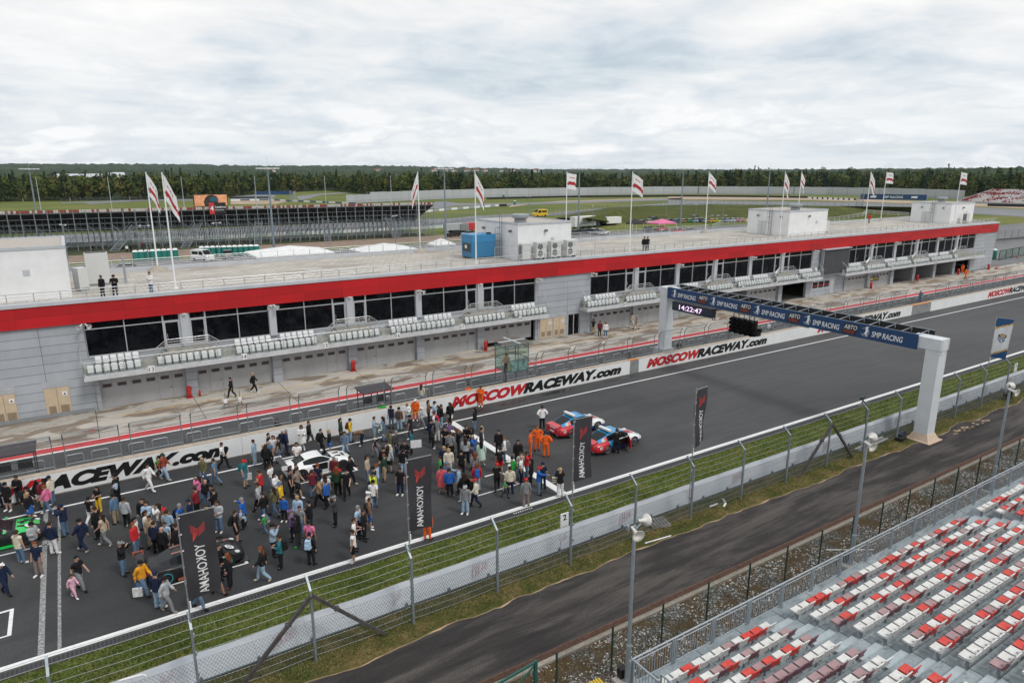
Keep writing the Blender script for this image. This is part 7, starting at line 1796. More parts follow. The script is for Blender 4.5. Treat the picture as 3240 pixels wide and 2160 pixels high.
m = MB(); m.box(33.3, 34.6, ysg, ysg + .1, 8.55, 11.6, 0).box(34.6, 37.6, ysg, ysg + .1, 8.55, 11.6, 1); m.build('sign_board', [M('sign_red', (.50, .03, .03), .5, var=0), M('sign_black', (.012, .012, .014), .5, var=0)], sg)
lettering('numeral', '4', white, sg, (33.95, ysg - .02, 10.1), (1, 0, 0), (0, 0, 1), height=1.3, bold=.02); lettering('lettering', 'Трибуна', white, sg, (36.08, ysg - .02, 10.35), (1, 0, 0), (0, 0, 1), width=2.75, bold=.02); lettering('lettering', 'Grandstand', white, sg, (35.85, ysg - .02, 9.65), (1, 0, 0), (0, 0, 1), width=2.3)
# ---- toilets
tb = M('toilet_teal', (.012, .155, .125), .5, var=.12, scale=2); to = thing('portable_toilet', 'teal portable toilet with a white domed roof in a row behind the pit building', 'toilet', (0, 0, 0), 0, 'portable toilets behind the building')
MB().box(-.56, .56, -.56, .56, .1, 2.15).build('cabin', tb, to); m = MB(); m.hexa([(-.58, -.58, 2.15), (.58, -.58, 2.15), (.58, .58, 2.15), (-.58, .58, 2.15), (-.36, -.42, 2.48), (.36, -.42, 2.48), (.36, .42, 2.48), (-.36, .42, 2.48)]); m.build('roof', white, to)
MB().box(-.38, .38, -.59, -.56, .18, 2.0).build('door', M('toilet_door', (.015, .19, .155), .5), to); MB().box(-.55, .55, -.55, .55, 0, .1).build('base', charcoal, to)
tp_ = [(12.3 + 1.18*i, 177.4 - .02*i) for i in range(8)] + [(26.5 + 1.2*i, 178.6 - .3*i) for i in range(11)]
for i, (x, y) in enumerate(tp_):
    if i == 0: to.location = (x, y, 0)
    else: dup(to, (x, y, 0))
dup(to, (180.4, 73.0, 0), label='green portable toilet by the gate right of the pit building'); dup(to, (*T('3', 1515, 380).xy, 0), label='green portable toilet left of the farthest plant hut', group=None); dup(to, (*T('2', 1118, 270).xy, 0), label='small green toilet cabin in front of the noise wall'); dup(to, (*T('2', 1195, 322).xy, 0), label='green cabin on the grass by the far tyre block')
# ---- masts and lamps
ml = M('mast_grey', (.22, .27, .31), .5, .4, var=.08); ms = thing('light_mast', '', 'light mast', (0, 0, 0), 0, 'light masts behind the building')
MB().tube((0, 0, 0), (0, 0, 20.6), .34, .16, 10).build('mast_shaft', ml, ms); m = MB(); n = 12
for k in range(n): a = k*2*PI/n; c, s_ = math.cos(a), math.sin(a); m.bar((0, 0, 20.4), (2.2*c, 2.2*s_, 20.55), .09); m.cbox((2.3*c, 2.3*s_, 20.6), (.8, .8, .32), a)
m.path([(2.2*math.cos(k*PI/8), 2.2*math.sin(k*PI/8), 20.5) for k in range(17)], .07, 4).bar((0, 0, 20.5), (0, 0, 23.5), .05); m.build('lamp_ring', M('lamp_ring_grey', (.58, .60, .62), .5, var=.1), ms)
for i, (x, y, l) in enumerate(((-7.5, 265, 'at the left behind the scaffold grandstand'), (42.6, 175, 'before the dark scaffold grandstand'), (90.7, 175.5, 'left of the plant hut with ladder'), (139.5, 176.5, 'right of the plant hut with ladder'), (187.3, 177.6, 'near the pink tent'), (236, 178, 'left of the second plant hut'))):
    lab = 'tall grey light mast with a ring of lamps ' + l
    if i == 0: ms.location = (x, y, 0); ms['label'] = lab
    else: dup(ms, (x, y, 0), .4*i, label=lab)
sl_ = thing('street_lamp', 'small grey twin lamp post in the car park behind the pit building', 'street lamp', (0, 0, 0), 0, 'lamp posts in the rear car park'); MB().tube((0, 0, 0), (0, 0, 8), .11, .07, 8).build('lamp_shaft', ml, sl_); MB().bar((-.9, 0, 8), (.9, 0, 8), .08).cbox((-.85, 0, 8.0), (.5, .35, .3)).cbox((.85, 0, 8.0), (.5, .35, .3)).build('lamp_heads', M('lamp_head', (.5, .52, .53), .4), sl_)
lps = [T('1', 1025, 710), T('1', 1515, 680), T('2', 375, 600), T('2', 1730, 490), T('3', 85, 470), T('3', 275, 455), T('q', 463, 165), T('1', 470, 700), T('2', 1140, 310), T('2', 1292, 380)]
for i, p in enumerate(lps):
    if i == 0: sl_.location = p
    else: dup(sl_, p, .3*i)
pl = O('bare_flagpole', MB().tube((0, 0, 0), (0, 0, 18.4), .13, .07, 6).mesh('bare_flagpole', M('pole_pale', (.48, .50, .52), .5)), label='thin bare white flagpole behind the scaffold grandstand', cat='flagpole', group='bare flagpoles behind the scaffold grandstand')
for i, (tl_, x) in enumerate((('1', 265), ('1', 757), ('1', 1260), ('1', 1763), ('1', 2243), ('2', 344))):
    p = aty(tl_, x, 250, 226.0); p.z = 0
    if i == 0: pl.location = p
    else: dup(pl, p)
# ---- giant screen, far gantries
p0, p1 = aty('1', 1342, 320, 420), aty('1', 1568, 320, 420); zb_, zt_ = aty('1', 1450, 330, 420).z, aty('1', 1450, 254, 420).z
t = wthing('giant_screen', 'large outdoor video screen showing an orange picture behind the scaffold grandstand', 'screen', (p0.x, 420, 0)); MB().box(p0.x - .4, p1.x + .4, 420.2, 421.5, zb_ - .3, zt_ + .3).box(p0.x + 3, p0.x + 4, 420.4, 421.2, 0, zb_).box(p1.x - 4, p1.x - 3, 420.4, 421.2, 0, zb_).build('screen_case', dark, t)
so = surf('screen_picture', lambda nb, b: nb.ramp(nb.noise(nb.pos(), .35, 4), [(.3, (.42, .17, .08)), (.7, (.66, .32, .18))]), .5); sb_ = so.node_tree.nodes['Principled BSDF']; so.node_tree.links.new(sb_.inputs['Base Color'].links[0].from_socket, sb_.inputs['Emission Color']); sb_.inputs['Emission Strength'].default_value = .35
sw = p1.x - p0.x; sh_ = zt_ - zb_; m = MB(); m.quad((p0.x, 420.1, zb_), (p1.x, 420.1, zb_), (p1.x, 420.1, zt_), (p0.x, 420.1, zt_), 0)
f = lambda u, v, d=.05: (p0.x + u*sw, 420.1 - d, zb_ + v*sh_); m.add([f(.30, .0), (f(.28, .35)), f(.33, .72), f(.42, .96), f(.56, 1.0), f(.68, .86), f(.73, .5), f(.70, .0)], [tuple(range(8))], 1); m.add([f(.47, .42, .09), f(.72, .40, .09), f(.72, .72, .09), f(.60, .82, .09), f(.47, .70, .09)], [tuple(range(5))], 2)
m.build('screen_picture', [so, M('picture_dark', (.035, .025, .025), .5, var=.2), M('picture_teal', (.02, .10, .16), .4, var=.3)], t)
def far_gantry(base, vec, z0, z1, label, tower=True, txt=True):
    t = wthing('track_gantry', label, 'gantry', base); a, b = Vector(base), Vector(base) + Vector(vec); m = MB(); d = Vector(vec).normalized(); n_ = Vector((-d.y, d.x, 0))
    for q in (-1.6, 1.6):
        for w_ in (-1, 1): c = a + d*q + n_*w_; m.bar(c, c + Vector((0, 0, z1 + .3)), .22)
    for k in range(6):
        z = z1*k/6; u = Vector((0, 0, z)); v = Vector((0, 0, z + z1/6))
        for w_ in (-1, 1): m.bar(a - d*1.6 + n_*w_ + u, a + d*1.6 + n_*w_ + v, .14).bar(a + d*1.6 + n_*w_ + u, a - d*1.6 + n_*w_ + v, .14)
    c = b; m.bar(c, c + Vector((0, 0, z1)), .4); m.build('lattice_tower', grey_metal, t)
    u0, u1 = Vector((0, 0, z0)), Vector((0, 0, z1)); MB().hexa([a + u0 - n_*.3, b + u0 - n_*.3, b + u0 + n_*.3, a + u0 + n_*.3, a + u1 - n_*.3, b + u1 - n_*.3, b + u1 + n_*.3, a + u1 + n_*.3]).build('banner', navy, t)
    if txt: mid = (a + b)/2 + Vector((0, 0, (z0 + z1)/2)) - n_*.36; lettering('lettering', 'SMP RACING', white, t, mid, d, (0, 0, 1), width=Vector(vec).length*.30, bold=.015, shear=.15)
    for q in (.2, .82) if txt else ():
        mid = a + Vector(vec)*q + Vector((0, 0, (z0 + z1)/2)) - n_*.36; m = MB(); L2 = Vector(vec).length*.05; m.hexa([mid - d*L2 - Vector((0, 0, .4)), mid + d*L2*.8 - Vector((0, 0, .5)), mid + d*L2*.8 - n_*.02, mid - d*L2 - n_*.02, mid - d*L2*.8 + Vector((0, 0, .5)), mid + d*L2 + Vector((0, 0, .6)), mid + d*L2 - n_*.02 + Vector((0, 0, .6)), mid - d*L2*.8 - n_*.02 + Vector((0, 0, .5))]); m.build('banner_mark', white, t)
far_gantry(T('3', 1215, 352), (16.5, -26, 0), 5.2, 8.0, 'far track gantry with navy banner left of the farthest hut')
far_gantry(T('1', 2020, 300), (-22, 10, 0), 4.6, 6.8, 'small distant gantry with navy banner on the infield', txt=True); far_gantry(T('1', 1955, 222), (-28, 14, 0), 7.0, 11.5, 'most distant track gantry before the forest', txt=False)
# ---- vehicles parked behind
pg = {}
def plain_car(col, kind='hatch'):
    k = (col, kind)
    if k in pg: return pg[k]
    P = {'hatch': ([(-2.1, .9), (-2.1, .95), (-1.2, 1.48), (.5, 1.5), (1.2, .98), (2.1, .85)], .86), 'suv': ([(-2.2, 1.0), (-2.15, 1.1), (-1.9, 1.78), (.5, 1.8), (1.1, 1.15), (2.2, 1.05)], .92), 'coupe': ([(-2.2, .8), (-2.15, .86), (-1.1, 1.28), (.1, 1.32), (1.0, .88), (2.2, .7)], .9)}[kind]
    pr, hw = P; m = MB(); n = len(pr)
    body = [(-2.1 if kind == 'hatch' else -2.2, .3)] + [pr[0], (pr[1][0] + .05, pr[1][1]), (pr[4][0], pr[4][1]), pr[5], (pr[5][0] + .05, .3)]
    vs = [(x, s_*hw, z) for s_ in (-1, 1) for x, z in body]; nb_ = len(body); m.add(vs, [tuple(range(nb_ - 1, -1, -1)), tuple(range(nb_, 2*nb_))] + [(i, (i + 1) % nb_, nb_ + (i + 1) % nb_, nb_ + i) for i in range(nb_)], 0)
    cab = [pr[1], pr[2], pr[3], pr[4]]; vs = [(x, s_*(hw - (.0 if i in (0, 3) else .2)), z) for s_ in (-1, 1) for i, (x, z) in enumerate(cab)]
    m.add(vs, [(3, 2, 1, 0), (4, 5, 6, 7), (0, 1, 5, 4), (2, 3, 7, 6)], 1); m.add([vs[1], vs[2], vs[6], vs[5]], [(0, 1, 2, 3)], 0)
    for x in (-1.35, 1.35):
        for s_ in (-1, 1): m.lathe([(0, -.11), (.32, -.11), (.32, .11), (0, .11)], 10, (x, s_*(hw - .08), .32), 2, 'Y')
    m.add([(2.16 if kind != 'hatch' else 2.07, s_*.62 + o, z) for s_ in (-1, 1) for o, z in ((-.16, .62), (.16, .62), (.16, .76), (-.16, .76))], [(0, 1, 2, 3), (4, 5, 6, 7)], 3)
    pg[k] = m.mesh('parked_car', [M('carpaint_' + col, CLR[col], .3, var=.03, coat=.4), carglass, tyre_m, lens_w]); return pg[k]
def park(tl_, x, y, col, kind, rz, where):
    p = T(tl_, x, y); O('parked_car', plain_car(col, kind), None, p, R(rz), '%s %s parked %s' % (col, {'hatch': 'hatchback car', 'suv': 'off-road car', 'coupe': 'low coupe car'}[kind], where), 'car', 'cars parked behind the pit building').scale = (1.12, 1.12, 1.12)
for a in (('2', 768, 541, 'black', 'suv', 190, 'beside grey trailers'), ('2', 872, 538, 'pale grey', 'hatch', 200, 'in front of the red trailer'), ('1', 860, 782, 'pale grey', 'hatch', 170, 'behind the rear roof railing by the left flagpole'), ('1', 1572, 690, 'grey', 'suv', 80, 'in front of the teal toilets'),
          ('2', 1625, 526, 'charcoal', 'hatch', 10, 'right of the plant hut with ladder'), ('2', 1692, 520, 'navy', 'hatch', 15, 'third from right in the row near the white truck'), ('2', 1745, 527, 'grey', 'suv', 20, 'second from right in the row near the white truck'), ('2', 1790, 525, 'pale grey', 'hatch', 20, 'at the right end of the row near the white truck'),
          ('q', 232, 197, 'steel blue', 'coupe', 5, 'left in the long row under the grass bank'), ('q', 297, 196, 'maroon', 'coupe', 8, 'beside the pink tent in the row'), ('q', 352, 195, 'white', 'hatch', 5, 'left of the pink tent roof'), ('q', 378, 174, 'charcoal', 'hatch', 5, 'in the second row above the white car'),
          ('q', 490, 188, 'black', 'coupe', 0, 'right of the pink tent'), ('q', 545, 188, 'steel blue', 'coupe', 0, 'behind the light mast'), ('q', 596, 188, 'tan', 'coupe', 0, 'right of the light mast'), ('q', 640, 187, 'green', 'coupe', 2, 'beside the white flagpole'), ('q', 682, 187, 'light blue', 'hatch', 2, 'next to the green car'), ('q', 718, 186, 'navy', 'hatch', 2, 'left of the white flagpole'), ('q', 752, 187, 'pale grey', 'coupe', 2, 'behind the white flagpole'),
          ('q', 798, 187, 'yellow', 'coupe', 0, 'under the grass bank'), ('q', 832, 186, 'lime', 'coupe', 0, 'next to the yellow car'), ('q', 870, 184, 'teal', 'coupe', 0, 'in the middle of the right row'), ('q', 908, 184, 'light blue', 'coupe', 0, 'right of the teal car'), ('q', 945, 183, 'white', 'coupe', 0, 'near the second hut'), ('q', 980, 182, 'pink', 'coupe', 0, 'second from the second hut'), ('q', 1012, 182, 'amber', 'coupe', 0, 'next to the second hut'),
          ('q', 668, 165, 'pale denim', 'hatch', 0, 'in the back row above the green car'), ('q', 800, 163, 'blue', 'coupe', 0, 'in the back row above the yellow car'), ('q', 840, 162, 'mint', 'coupe', 0, 'in the back row, mint one'), ('q', 895, 162, 'pale pink', 'coupe', 0, 'in the back row, pale pink one'),
          ('q', 342, 250, 'charcoal', 'hatch', 10, 'beside the black tent'), ('q', 432, 246, 'red', 'coupe', 5, 'under the pink tent'), ('q', 448, 272, 'pale grey', 'coupe', 5, 'before the pink tent'), ('q', 552, 259, 'coral', 'coupe', 0, 'behind the rear railing right of the tent'), ('q', 636, 256, 'grey', 'coupe', 0, 'behind the rear railing by the flagpole'), ('q', 20, 272, 'white', 'coupe', 20, 'at the left by the curved kerb')): park(*a)
def boxed(name, label, cat, pos, rz, size, col, cab=None, stripe=None):
    t = thing(name, label, cat, pos, R(rz)); l, w_, h = size; body = M('panel_' + col, CLR[col], .5, var=.05)
    MB().hexa([(-l/2, -w_/2, .75), (l/2, -w_/2, .75), (l/2, w_/2, .75), (-l/2, w_/2, .75), (-l/2 + .04, -w_/2 + .04, h), (l/2 - .04, -w_/2 + .04, h), (l/2 - .04, w_/2 - .04, h), (-l/2 + .04, w_/2 - .04, h)]).build('box_body', body, t)
    if stripe:
        m = MB()
        for k in range(2): m.add([(-l*.4, -w_/2 - .015, 1.2 + .5*k), (l*.4, -w_/2 - .015, 1.9 + .5*k), (l*.4, -w_/2 - .015, 2.15 + .5*k), (-l*.4, -w_/2 - .015, 1.35 + .5*k)], [(0, 1, 2, 3)], 0)
        m.build('side_stripe', M('stripe_blue', (.02, .07, .14), .5, var=0), t)
    if cab: c0 = l/2 + .15; MB().hexa([(c0, -w_/2, .5), (c0 + 2, -w_/2, .5), (c0 + 2, w_/2, .5), (c0, w_/2, .5), (c0, -w_/2, 2.9), (c0 + 1.6, -w_/2, 2.9), (c0 + 1.6, w_/2, 2.9), (c0, w_/2, 2.9)]).build('cab', M('cab_blue', (.03, .05, .08), .4), t)
    for x in (-l*.28, -l*.1, l*.4) if cab else (-.4, .5):
        for s_ in (-1, 1): MB().lathe([(0, -.14), (.42, -.14), (.42, .14), (0, .14)], 10, (x, s_*(w_/2 - .15), .42), axis='Y').build('wheel', tyre_m, t)
    return t
boxed('truck', 'white box truck with dark diagonal stripes in the rear car park', 'truck', T('2', 1665, 482), 8, (11, 2.6, 4.2), 'white', True, True); boxed('trailer', 'white closed trailer parked on the grass under the bank', 'trailer', T('2', 1865, 462), 2, (7.5, 2.4, 3.1), 'white'); boxed('trailer', 'long grey covered trailer left of the plant hut', 'trailer', T('2', 790, 514), 0, (8.5, 2.4, 3.0), 'pale grey'); boxed('trailer', 'short grey covered trailer beside the red one', 'trailer', T('2', 838, 512), 0, (3.0, 2.4, 2.9), 'grey'); boxed('trailer', 'red covered trailer left of the white flagpole', 'trailer', T('2', 880, 508), 0, (5.2, 2.4, 3.0), 'red')
def van(label, pos, rz, col):
    t = thing('van', label, 'van', pos, R(rz)); m = MB(); pr = [(-2.6, .35), (-2.6, 2.35), (-2.45, 2.5), (1.1, 2.5), (1.9, 1.45), (2.65, 1.15), (2.7, .35)]; n = len(pr)
    vs = [(x, s_*1.0, z) for s_ in (-1, 1) for x, z in pr]; m.add(vs, [tuple(range(n - 1, -1, -1)), tuple(range(n, 2*n))] + [(i, (i + 1) % n, n + (i + 1) % n, n + i) for i in range(n)]); m.build('body', M('panel_' + col, CLR[col], .45, var=.05), t)
    m = MB(); m.quad((1.14, -.92, 2.46), (1.14, .92, 2.46), (1.92, .92, 1.49), (1.92, -.92, 1.49))
    for s_ in (-1, 1): m.quad((.1, s_*1.012, 1.4), (1.6, s_*1.012, 1.4), (1.05, s_*1.012, 2.2), (.1, s_*1.012, 2.2)); m.quad((-2.2, s_*1.012, 1.5), (-.2, s_*1.012, 1.5), (-.2, s_*1.012, 2.1), (-2.2, s_*1.012, 2.1))
    m.build('window', carglass, t)
    for x in (-1.6, 1.7):
        for s_ in (-1, 1): MB().lathe([(0, -.12), (.36, -.12), (.36, .12), (0, .12)], 10, (x, s_*.92, .36), axis='Y').build('wheel', tyre_m, t)
    return t
van('yellow ambulance van on the far service road beyond the grass', T('2', 1368, 404), 180, 'yellow').scale = (1.3, 1.3, 1.3); van('white van parked in front of the teal toilets', T('1', 1398, 706), -60, 'white')
def tent(label, pos, s_, col, hgt=2.4):
    t = thing('canopy_tent', label, 'tent', pos); m = MB(); e = [(-s_, -s_*.7), (s_, -s_*.7), (s_, s_*.7), (-s_, s_*.7)]; ap = (0, 0, hgt + 1.4)
    m.add([(x, y, hgt) for x, y in e] + [ap] + [(x, y, hgt - .35) for x, y in e], [(0, 1, 4), (1, 2, 4), (2, 3, 4), (3, 0, 4), (0, 5, 6, 1), (1, 6, 7, 2), (2, 7, 8, 3), (3, 8, 5, 0)]); m.build('tent_roof', M('tent_' + col, CLR[col], .7, var=.1, scale=.8), t)
    m = MB(); [m.bar((x, y, 0), (x, y, hgt), .08) for x, y in e]; m.build('tent_legs', white, t)
tent('purple pink canopy tent over a red car in the rear car park', T('q', 433, 238), 4.2, 'pink'); tent('black canopy tent left of the pink tent', T('q', 240, 240), 2.6, 'black'); tent('large white marquee roof behind the roof railing', T('1', 2000, 712, 0), 8.5, 'white', 2.2); tent('white marquee roof behind the two flagpoles by the generator', T('2', 300, 680, 0), 7.0, 'white', 1.9); tent('small white canopy left of the blue generator', T('2', 690, 650), 3.0, 'white', 2.2)
# ---- far red and white grandstand at the right
a, b = T('z', 900, 338), T('z', 1420, 360); t = wthing('far_grandstand', 'distant red and white grandstand at the right edge', 'grandstand', a); d = (b - a).normalized(); n_ = Vector((-d.y, d.x, 0)); n_ = n_ if n_.dot(a) > 0 else -n_; Lg = (b - a).length
m = MB(); m.hexa([a, b, b + n_*22, a + n_*22 + d*6, a + Vector((0, 0, 1.2)), b + Vector((0, 0, 1.2)), b + n_*22 + Vector((0, 0, 8.3)), a + n_*22 + d*6 + Vector((0, 0, 8.3))]); m.build('stand_rake', M('rake_grey', (.34, .36, .38), .8, var=.1), t)
m = MB(); rnd = random.Random(8)
for r_ in range(20):
    for k in range(int(Lg/.75)):
        if k % 34 in (0, 1, 2): continue
        u = r_/20; c = a + d*(k*.75 + 6*u) + n_*(22*u + .4) + Vector((0, 0, 1.25 + 7.1*u)); ci = 0 if (mnoise.noise(Vector((k*.09, r_*.2, 0))) + rnd.uniform(-.35, .35)) > .05 else 1
        m.hexa([c - d*.3, c + d*.3, c + d*.3 + n_*.15, c - d*.3 + n_*.15, c - d*.3 + Vector((0, 0, .75)), c + d*.3 + Vector((0, 0, .75)), c + d*.3 + n_*.15 + Vector((0, 0, .75)), c - d*.3 + n_*.15 + Vector((0, 0, .75))], ci)
m.build('seat_rows', [M('stand_red', (.27, .03, .04), .6, var=.1), M('stand_white', (.62, .60, .58), .6, var=.1)], t, kind='stuff')
ribbon('tyre_wall', 'black tyre wall in front of the distant red and white grandstand', 'tyre wall', [T('z', 1100, 362), T('z', 1420, 370)], 1.6, [tyre_wall], 1.0)
# ---- right side yard
fnc = ribbon('mesh_fence', 'wire fence at the edge of the yard right of the pit building', 'fence', [T('z', 1165, 600), T('z', 1344, 585), T('z', 1500, 570)], .9, [M('fence_foot', (.08, .085, .09), .8)], .2, None, True)
t = wthing('yard_gate', 'green mesh gate right of the pit building', 'gate', T('z', 1185, 722)); m = MB(); a, b = T('z', 1175, 722), T('z', 1344, 690)
for k in range(5): p = a.lerp(b, k/4); m.bar(p, p + Vector((0, 0, 2.3)), .12)
for z in (.15, 2.25): m.bar(a + Vector((0, 0, z)), b + Vector((0, 0, z)), .1)
m.bar(a, a.lerp(b, .5) + Vector((0, 0, 2.2)), .08); m.build('gate_frame', gfp, t); m = MB(); m.quad(a + Vector((0, 0, .15)), b + Vector((0, 0, .15)), b + Vector((0, 0, 2.25)), a + Vector((0, 0, 2.25))); m.build('gate_mesh', see_through('gate_netting', (.45, .55, .50), .35), t)
cn = thing('traffic_cone', 'red and white traffic cone at the right corner of the pit building', 'cone', (163.2, 65.0, 0)); m = MB(); m.lathe([(.2, 0), (.04, .75), (0, .76)], 10); m.build('cone_body', M('cone_red', (.55, .05, .02), .5), cn); MB().cbox((0, 0, .03), (.5, .5, .06)).build('cone_base', dark, cn); dup(cn, (*T('z', 1300, 705).xy, 0), label='red traffic cone by the green yard gate')
# ---- woods
rng = np.random.default_rng(11)
sheet('far_track', -60, 150, 224, 268, -.03, asph); ribbon('pale_barrier', 'pale blue and white barrier glimpsed through the scaffold grandstand', 'barrier', [(-40, 223, 0), (120, 223, 0)], 1.0, [M('pale_aqua', (.45, .55, .55), .7), white], .4, 6.0)
leaf_ms = [surf('leaf_%d' % i, (lambda c: lambda nb, b: nb.ramp(nb.noise(nb.pos(), .35, 3), [(.3, tuple(x*.7 for x in c)), (.7, tuple(x*1.25 for x in c))]))(c), .9, .1) for i, c in enumerate(((.062, .086, .022), (.086, .108, .028), (.040, .064, .022), (.118, .116, .032), (.022, .042, .020)))]
bark = M('bark', (.09, .075, .06), .9, var=.3)
def crown(n, h, r, conifer, seed):
    q = np.random.default_rng(seed); u = q.uniform(0, 1, n); th = q.uniform(0, 2*PI, n)
    if conifer: z = h*(.10 + .90*u); rr = r*(1.04 - u)*q.uniform(.35, 1.0, n)
    else:
        cl = q.uniform(-1, 1, (9, 3)); k = q.integers(0, 9, n); d = q.normal(0, 1, (n, 3)); d /= np.linalg.norm(d, axis=1)[:, None]; base = cl[k]*np.array([r*.55, r*.55, h*.30]) + np.array([0, 0, h*.60]); p = base + d*np.array([r*.52, r*.52, h*.18])*q.uniform(.6, 1.0, n)[:, None]
    if conifer: p = np.stack([rr*np.cos(th), rr*np.sin(th), z], 1)
    s = q.uniform(.5, 1.15, n)*(.75 if conifer else 1.0); a = q.normal(0, 1, (n, 3)); a /= np.linalg.norm(a, axis=1)[:, None]; b = np.cross(a, q.normal(0, 1, (n, 3))); b /= np.linalg.norm(b, axis=1)[:, None]
    a *= s[:, None]; b *= (s*.8)[:, None]; return np.stack([p - a - b, p + a - b, p + a + b, p - a + b], 1)
def quads_mesh(name, V, mats, mi):
    n = len(V); me = bpy.data.meshes.new(name); me.vertices.add(4*n); me.vertices.foreach_set('co', V.astype(np.float32).ravel()); me.loops.add(4*n); me.loops.foreach_set('vertex_index', np.arange(4*n, dtype=np.int32)); me.polygons.add(n)
    me.polygons.foreach_set('loop_start', np.arange(0, 4*n, 4, dtype=np.int32)); me.polygons.foreach_set('loop_total', np.full(n, 4, np.int32)); [me.materials.append(k) for k in mats]; me.polygons.foreach_set('material_index', mi.astype(np.int32)); me.update(); me.validate(); return me
fr = [(12, 600), (20, 650), (24, 680), (28, 715), (34, 725), (40, 720), (45, 715), (52, 670), (58, 600), (62, 575), (66, 540), (69, 620), (72, 760), (76, 690), (80, 575), (86, 560), (92, 575), (99, 590)]
rfront = lambda az: float(np.interp(az, [a for a, _ in fr], [b for _, b in fr]))
lib = [crown(170, h, r, c, 40 + i) for i, (h, r, c) in enumerate(((15, 4.4, 0), (17, 4.8, 0), (13, 4.6, 0), (18, 4.0, 0), (19, 3.4, 1), (16, 3.0, 1)))]; libm = [0, 1, 3, 2, 4, 4]
VV, MI = [], []
for i in range(2300):
    az = rng.uniform(11, 99); r = rfront(az) + 6 + 280*rng.uniform(0, 1)**1.6; rise = max(0, r - rfront(az) - 40)*(.02 if az > 40 else .035)
    k = int(rng.choice(6, p=(.24, .24, .20, .18, .09, .05) if az > 62 else (.2, .2, .16, .14, .18, .12))); s = rng.uniform(.62, .98)*(1 + .22*mnoise.noise(Vector((az*.55, r*.01, 0)))); a = rng.uniform(0, 6.28); ca, sa = math.cos(a)*s, math.sin(a)*s; v = lib[k] if r < rfront(az) + 60 else lib[k][:90]
    w_ = np.stack([v[..., 0]*ca - v[..., 1]*sa, v[..., 0]*sa + v[..., 1]*ca, v[..., 2]*s + rise], 2) + np.array([r*math.cos(R(az)), r*math.sin(R(az)), 0]); VV.append(w_); MI.append(np.full(len(v), libm[k] if rng.random() > .25 else int(rng.integers(0, 5))))
O('forest', quads_mesh('forest', np.concatenate(VV), leaf_ms, np.concatenate(MI)), kind='stuff')
m = MB(); azs = list(range(10, 101, 2)); m.strip([(rfront(a)*math.cos(R(a)), rfront(a)*math.sin(R(a)), .0) for a in azs], [(1500*math.cos(R(a)), 1500*math.sin(R(a)), 9) for a in azs]); m.build('forest_floor', dark_meadow, kind='structure')
def tree(kind, label, grp):
    h, r, c, mi = {'broadleaf_tree': (15, 4.6, 0, 1), 'conifer_tree': (18, 3.3, 1, 4), 'birch_tree': (14, 3.6, 0, 3)}[kind]; t = thing(kind, label, 'tree', (0, 0, 0), 0, grp); v = crown(190, h, r, c, 77 + mi); O('crown', quads_mesh('crown', v, leaf_ms, np.where(np.random.default_rng(3).random(len(v)) < .3, (mi + 1) % 5, mi)), t)
    MB().tube((0, 0, 0), (0, 0, h*.75), .32, .08, 7).tube((0, 0, h*.35), (1.6, .4, h*.6), .13, .05, 5).tube((0, 0, h*.45), (-1.4, .6, h*.68), .12, .05, 5).tube((0, 0, h*.5), (.2, -1.5, h*.7), .1, .04, 5).build('trunk', M('birch_bark', (.4, .39, .36), .8, var=.3) if kind[0:2] == 'bi' else bark, t); return t
for kind, lab, grp, n in (('broadleaf_tree', 'broad green tree at the front edge of the forest', 'broadleaf trees along the forest edge', 46), ('conifer_tree', 'dark pointed conifer at the front edge of the forest', 'conifers along the forest edge', 18), ('birch_tree', 'light yellowish birch at the front edge of the forest', 'birches along the forest edge', 26)):
    p0_ = tree(kind, lab, grp)
    for i in range(n):
        az = 12 + 86*((i + .5*rng.random())/n); r = rfront(az) - 4 + 12*rng.random(); pos = (r*math.cos(R(az)), r*math.sin(R(az)), 0); o = p0_ if i == 0 else dup(p0_, pos); o.location = pos; o.rotation_euler = (0, 0, 6.28*rng.random()); s = rng.uniform(.62, .95); o.scale = (s, s, s)
# rolling wooded hills beyond
def m_hill(nb, b):
    p = nb.pos(); c = nb.ramp(nb.noise(p, .012, 6, .65), [(.3, (.018, .034, .018)), (.5, (.032, .052, .024)), (.7, (.060, .078, .032))]); return nb.mix(.7, c, nb.ramp(nb.noise(p, .07, 4, .7), [(.3, (.4,)*3), (.7, (1.6,)*3)]), 'MULTIPLY')
hill_m = surf('wooded_hill', m_hill, .95, .05)
def hills(r0, r1, prof, bump, nr, na=900):
    V = []; F = []
    for j in range(nr + 1):
        r = r0 + (r1 - r0)*j/nr
        for i in range(na + 1):
            az = 9 + 92*i/na; x, y = r*math.cos(R(az)), r*math.sin(R(az)); hh = float(np.interp(az, [a for a, _ in prof], [b for _, b in prof])); z = hh*math.sin(min(1, j/nr*1.15)*PI/2)
            z += bump*(mnoise.noise(Vector((x*.045, y*.045, 1))) + .8*abs(mnoise.noise(Vector((x*.11, y*.11, 5)))))*(j > 0) + hh*.12*mnoise.noise(Vector((x*.0016, y*.0016, 2))); V.append((x, y, z))
    for j in range(nr):
        for i in range(na): a = j*(na + 1) + i; F.append((a, a + 1, a + na + 2, a + na + 1))
    m = MB(); m.add(V, F); m.build('hills', hill_m, kind='structure')
hills(840, 1250, [(9, 20), (20, 21), (30, 17), (40, 11), (50, 9), (62, 8), (80, 7), (100, 8)], 6, 10)
hills(1500, 2300, [(9, 24), (22, 24), (31, 18), (41, 15), (55, 14), (66, 18), (80, 20), (100, 20)], 7, 8)
hills(2800, 4300, [(9, 33), (22, 33), (31, 27), (41, 24), (55, 28), (66, 42), (80, 51), (92, 50), (100, 48)], 8, 7)
hw_ = M('far_house_wall', (.62, .61, .60), .8, var=.1); hr_ = M('far_house_roof', (.20, .10, .08), .8, var=.2)
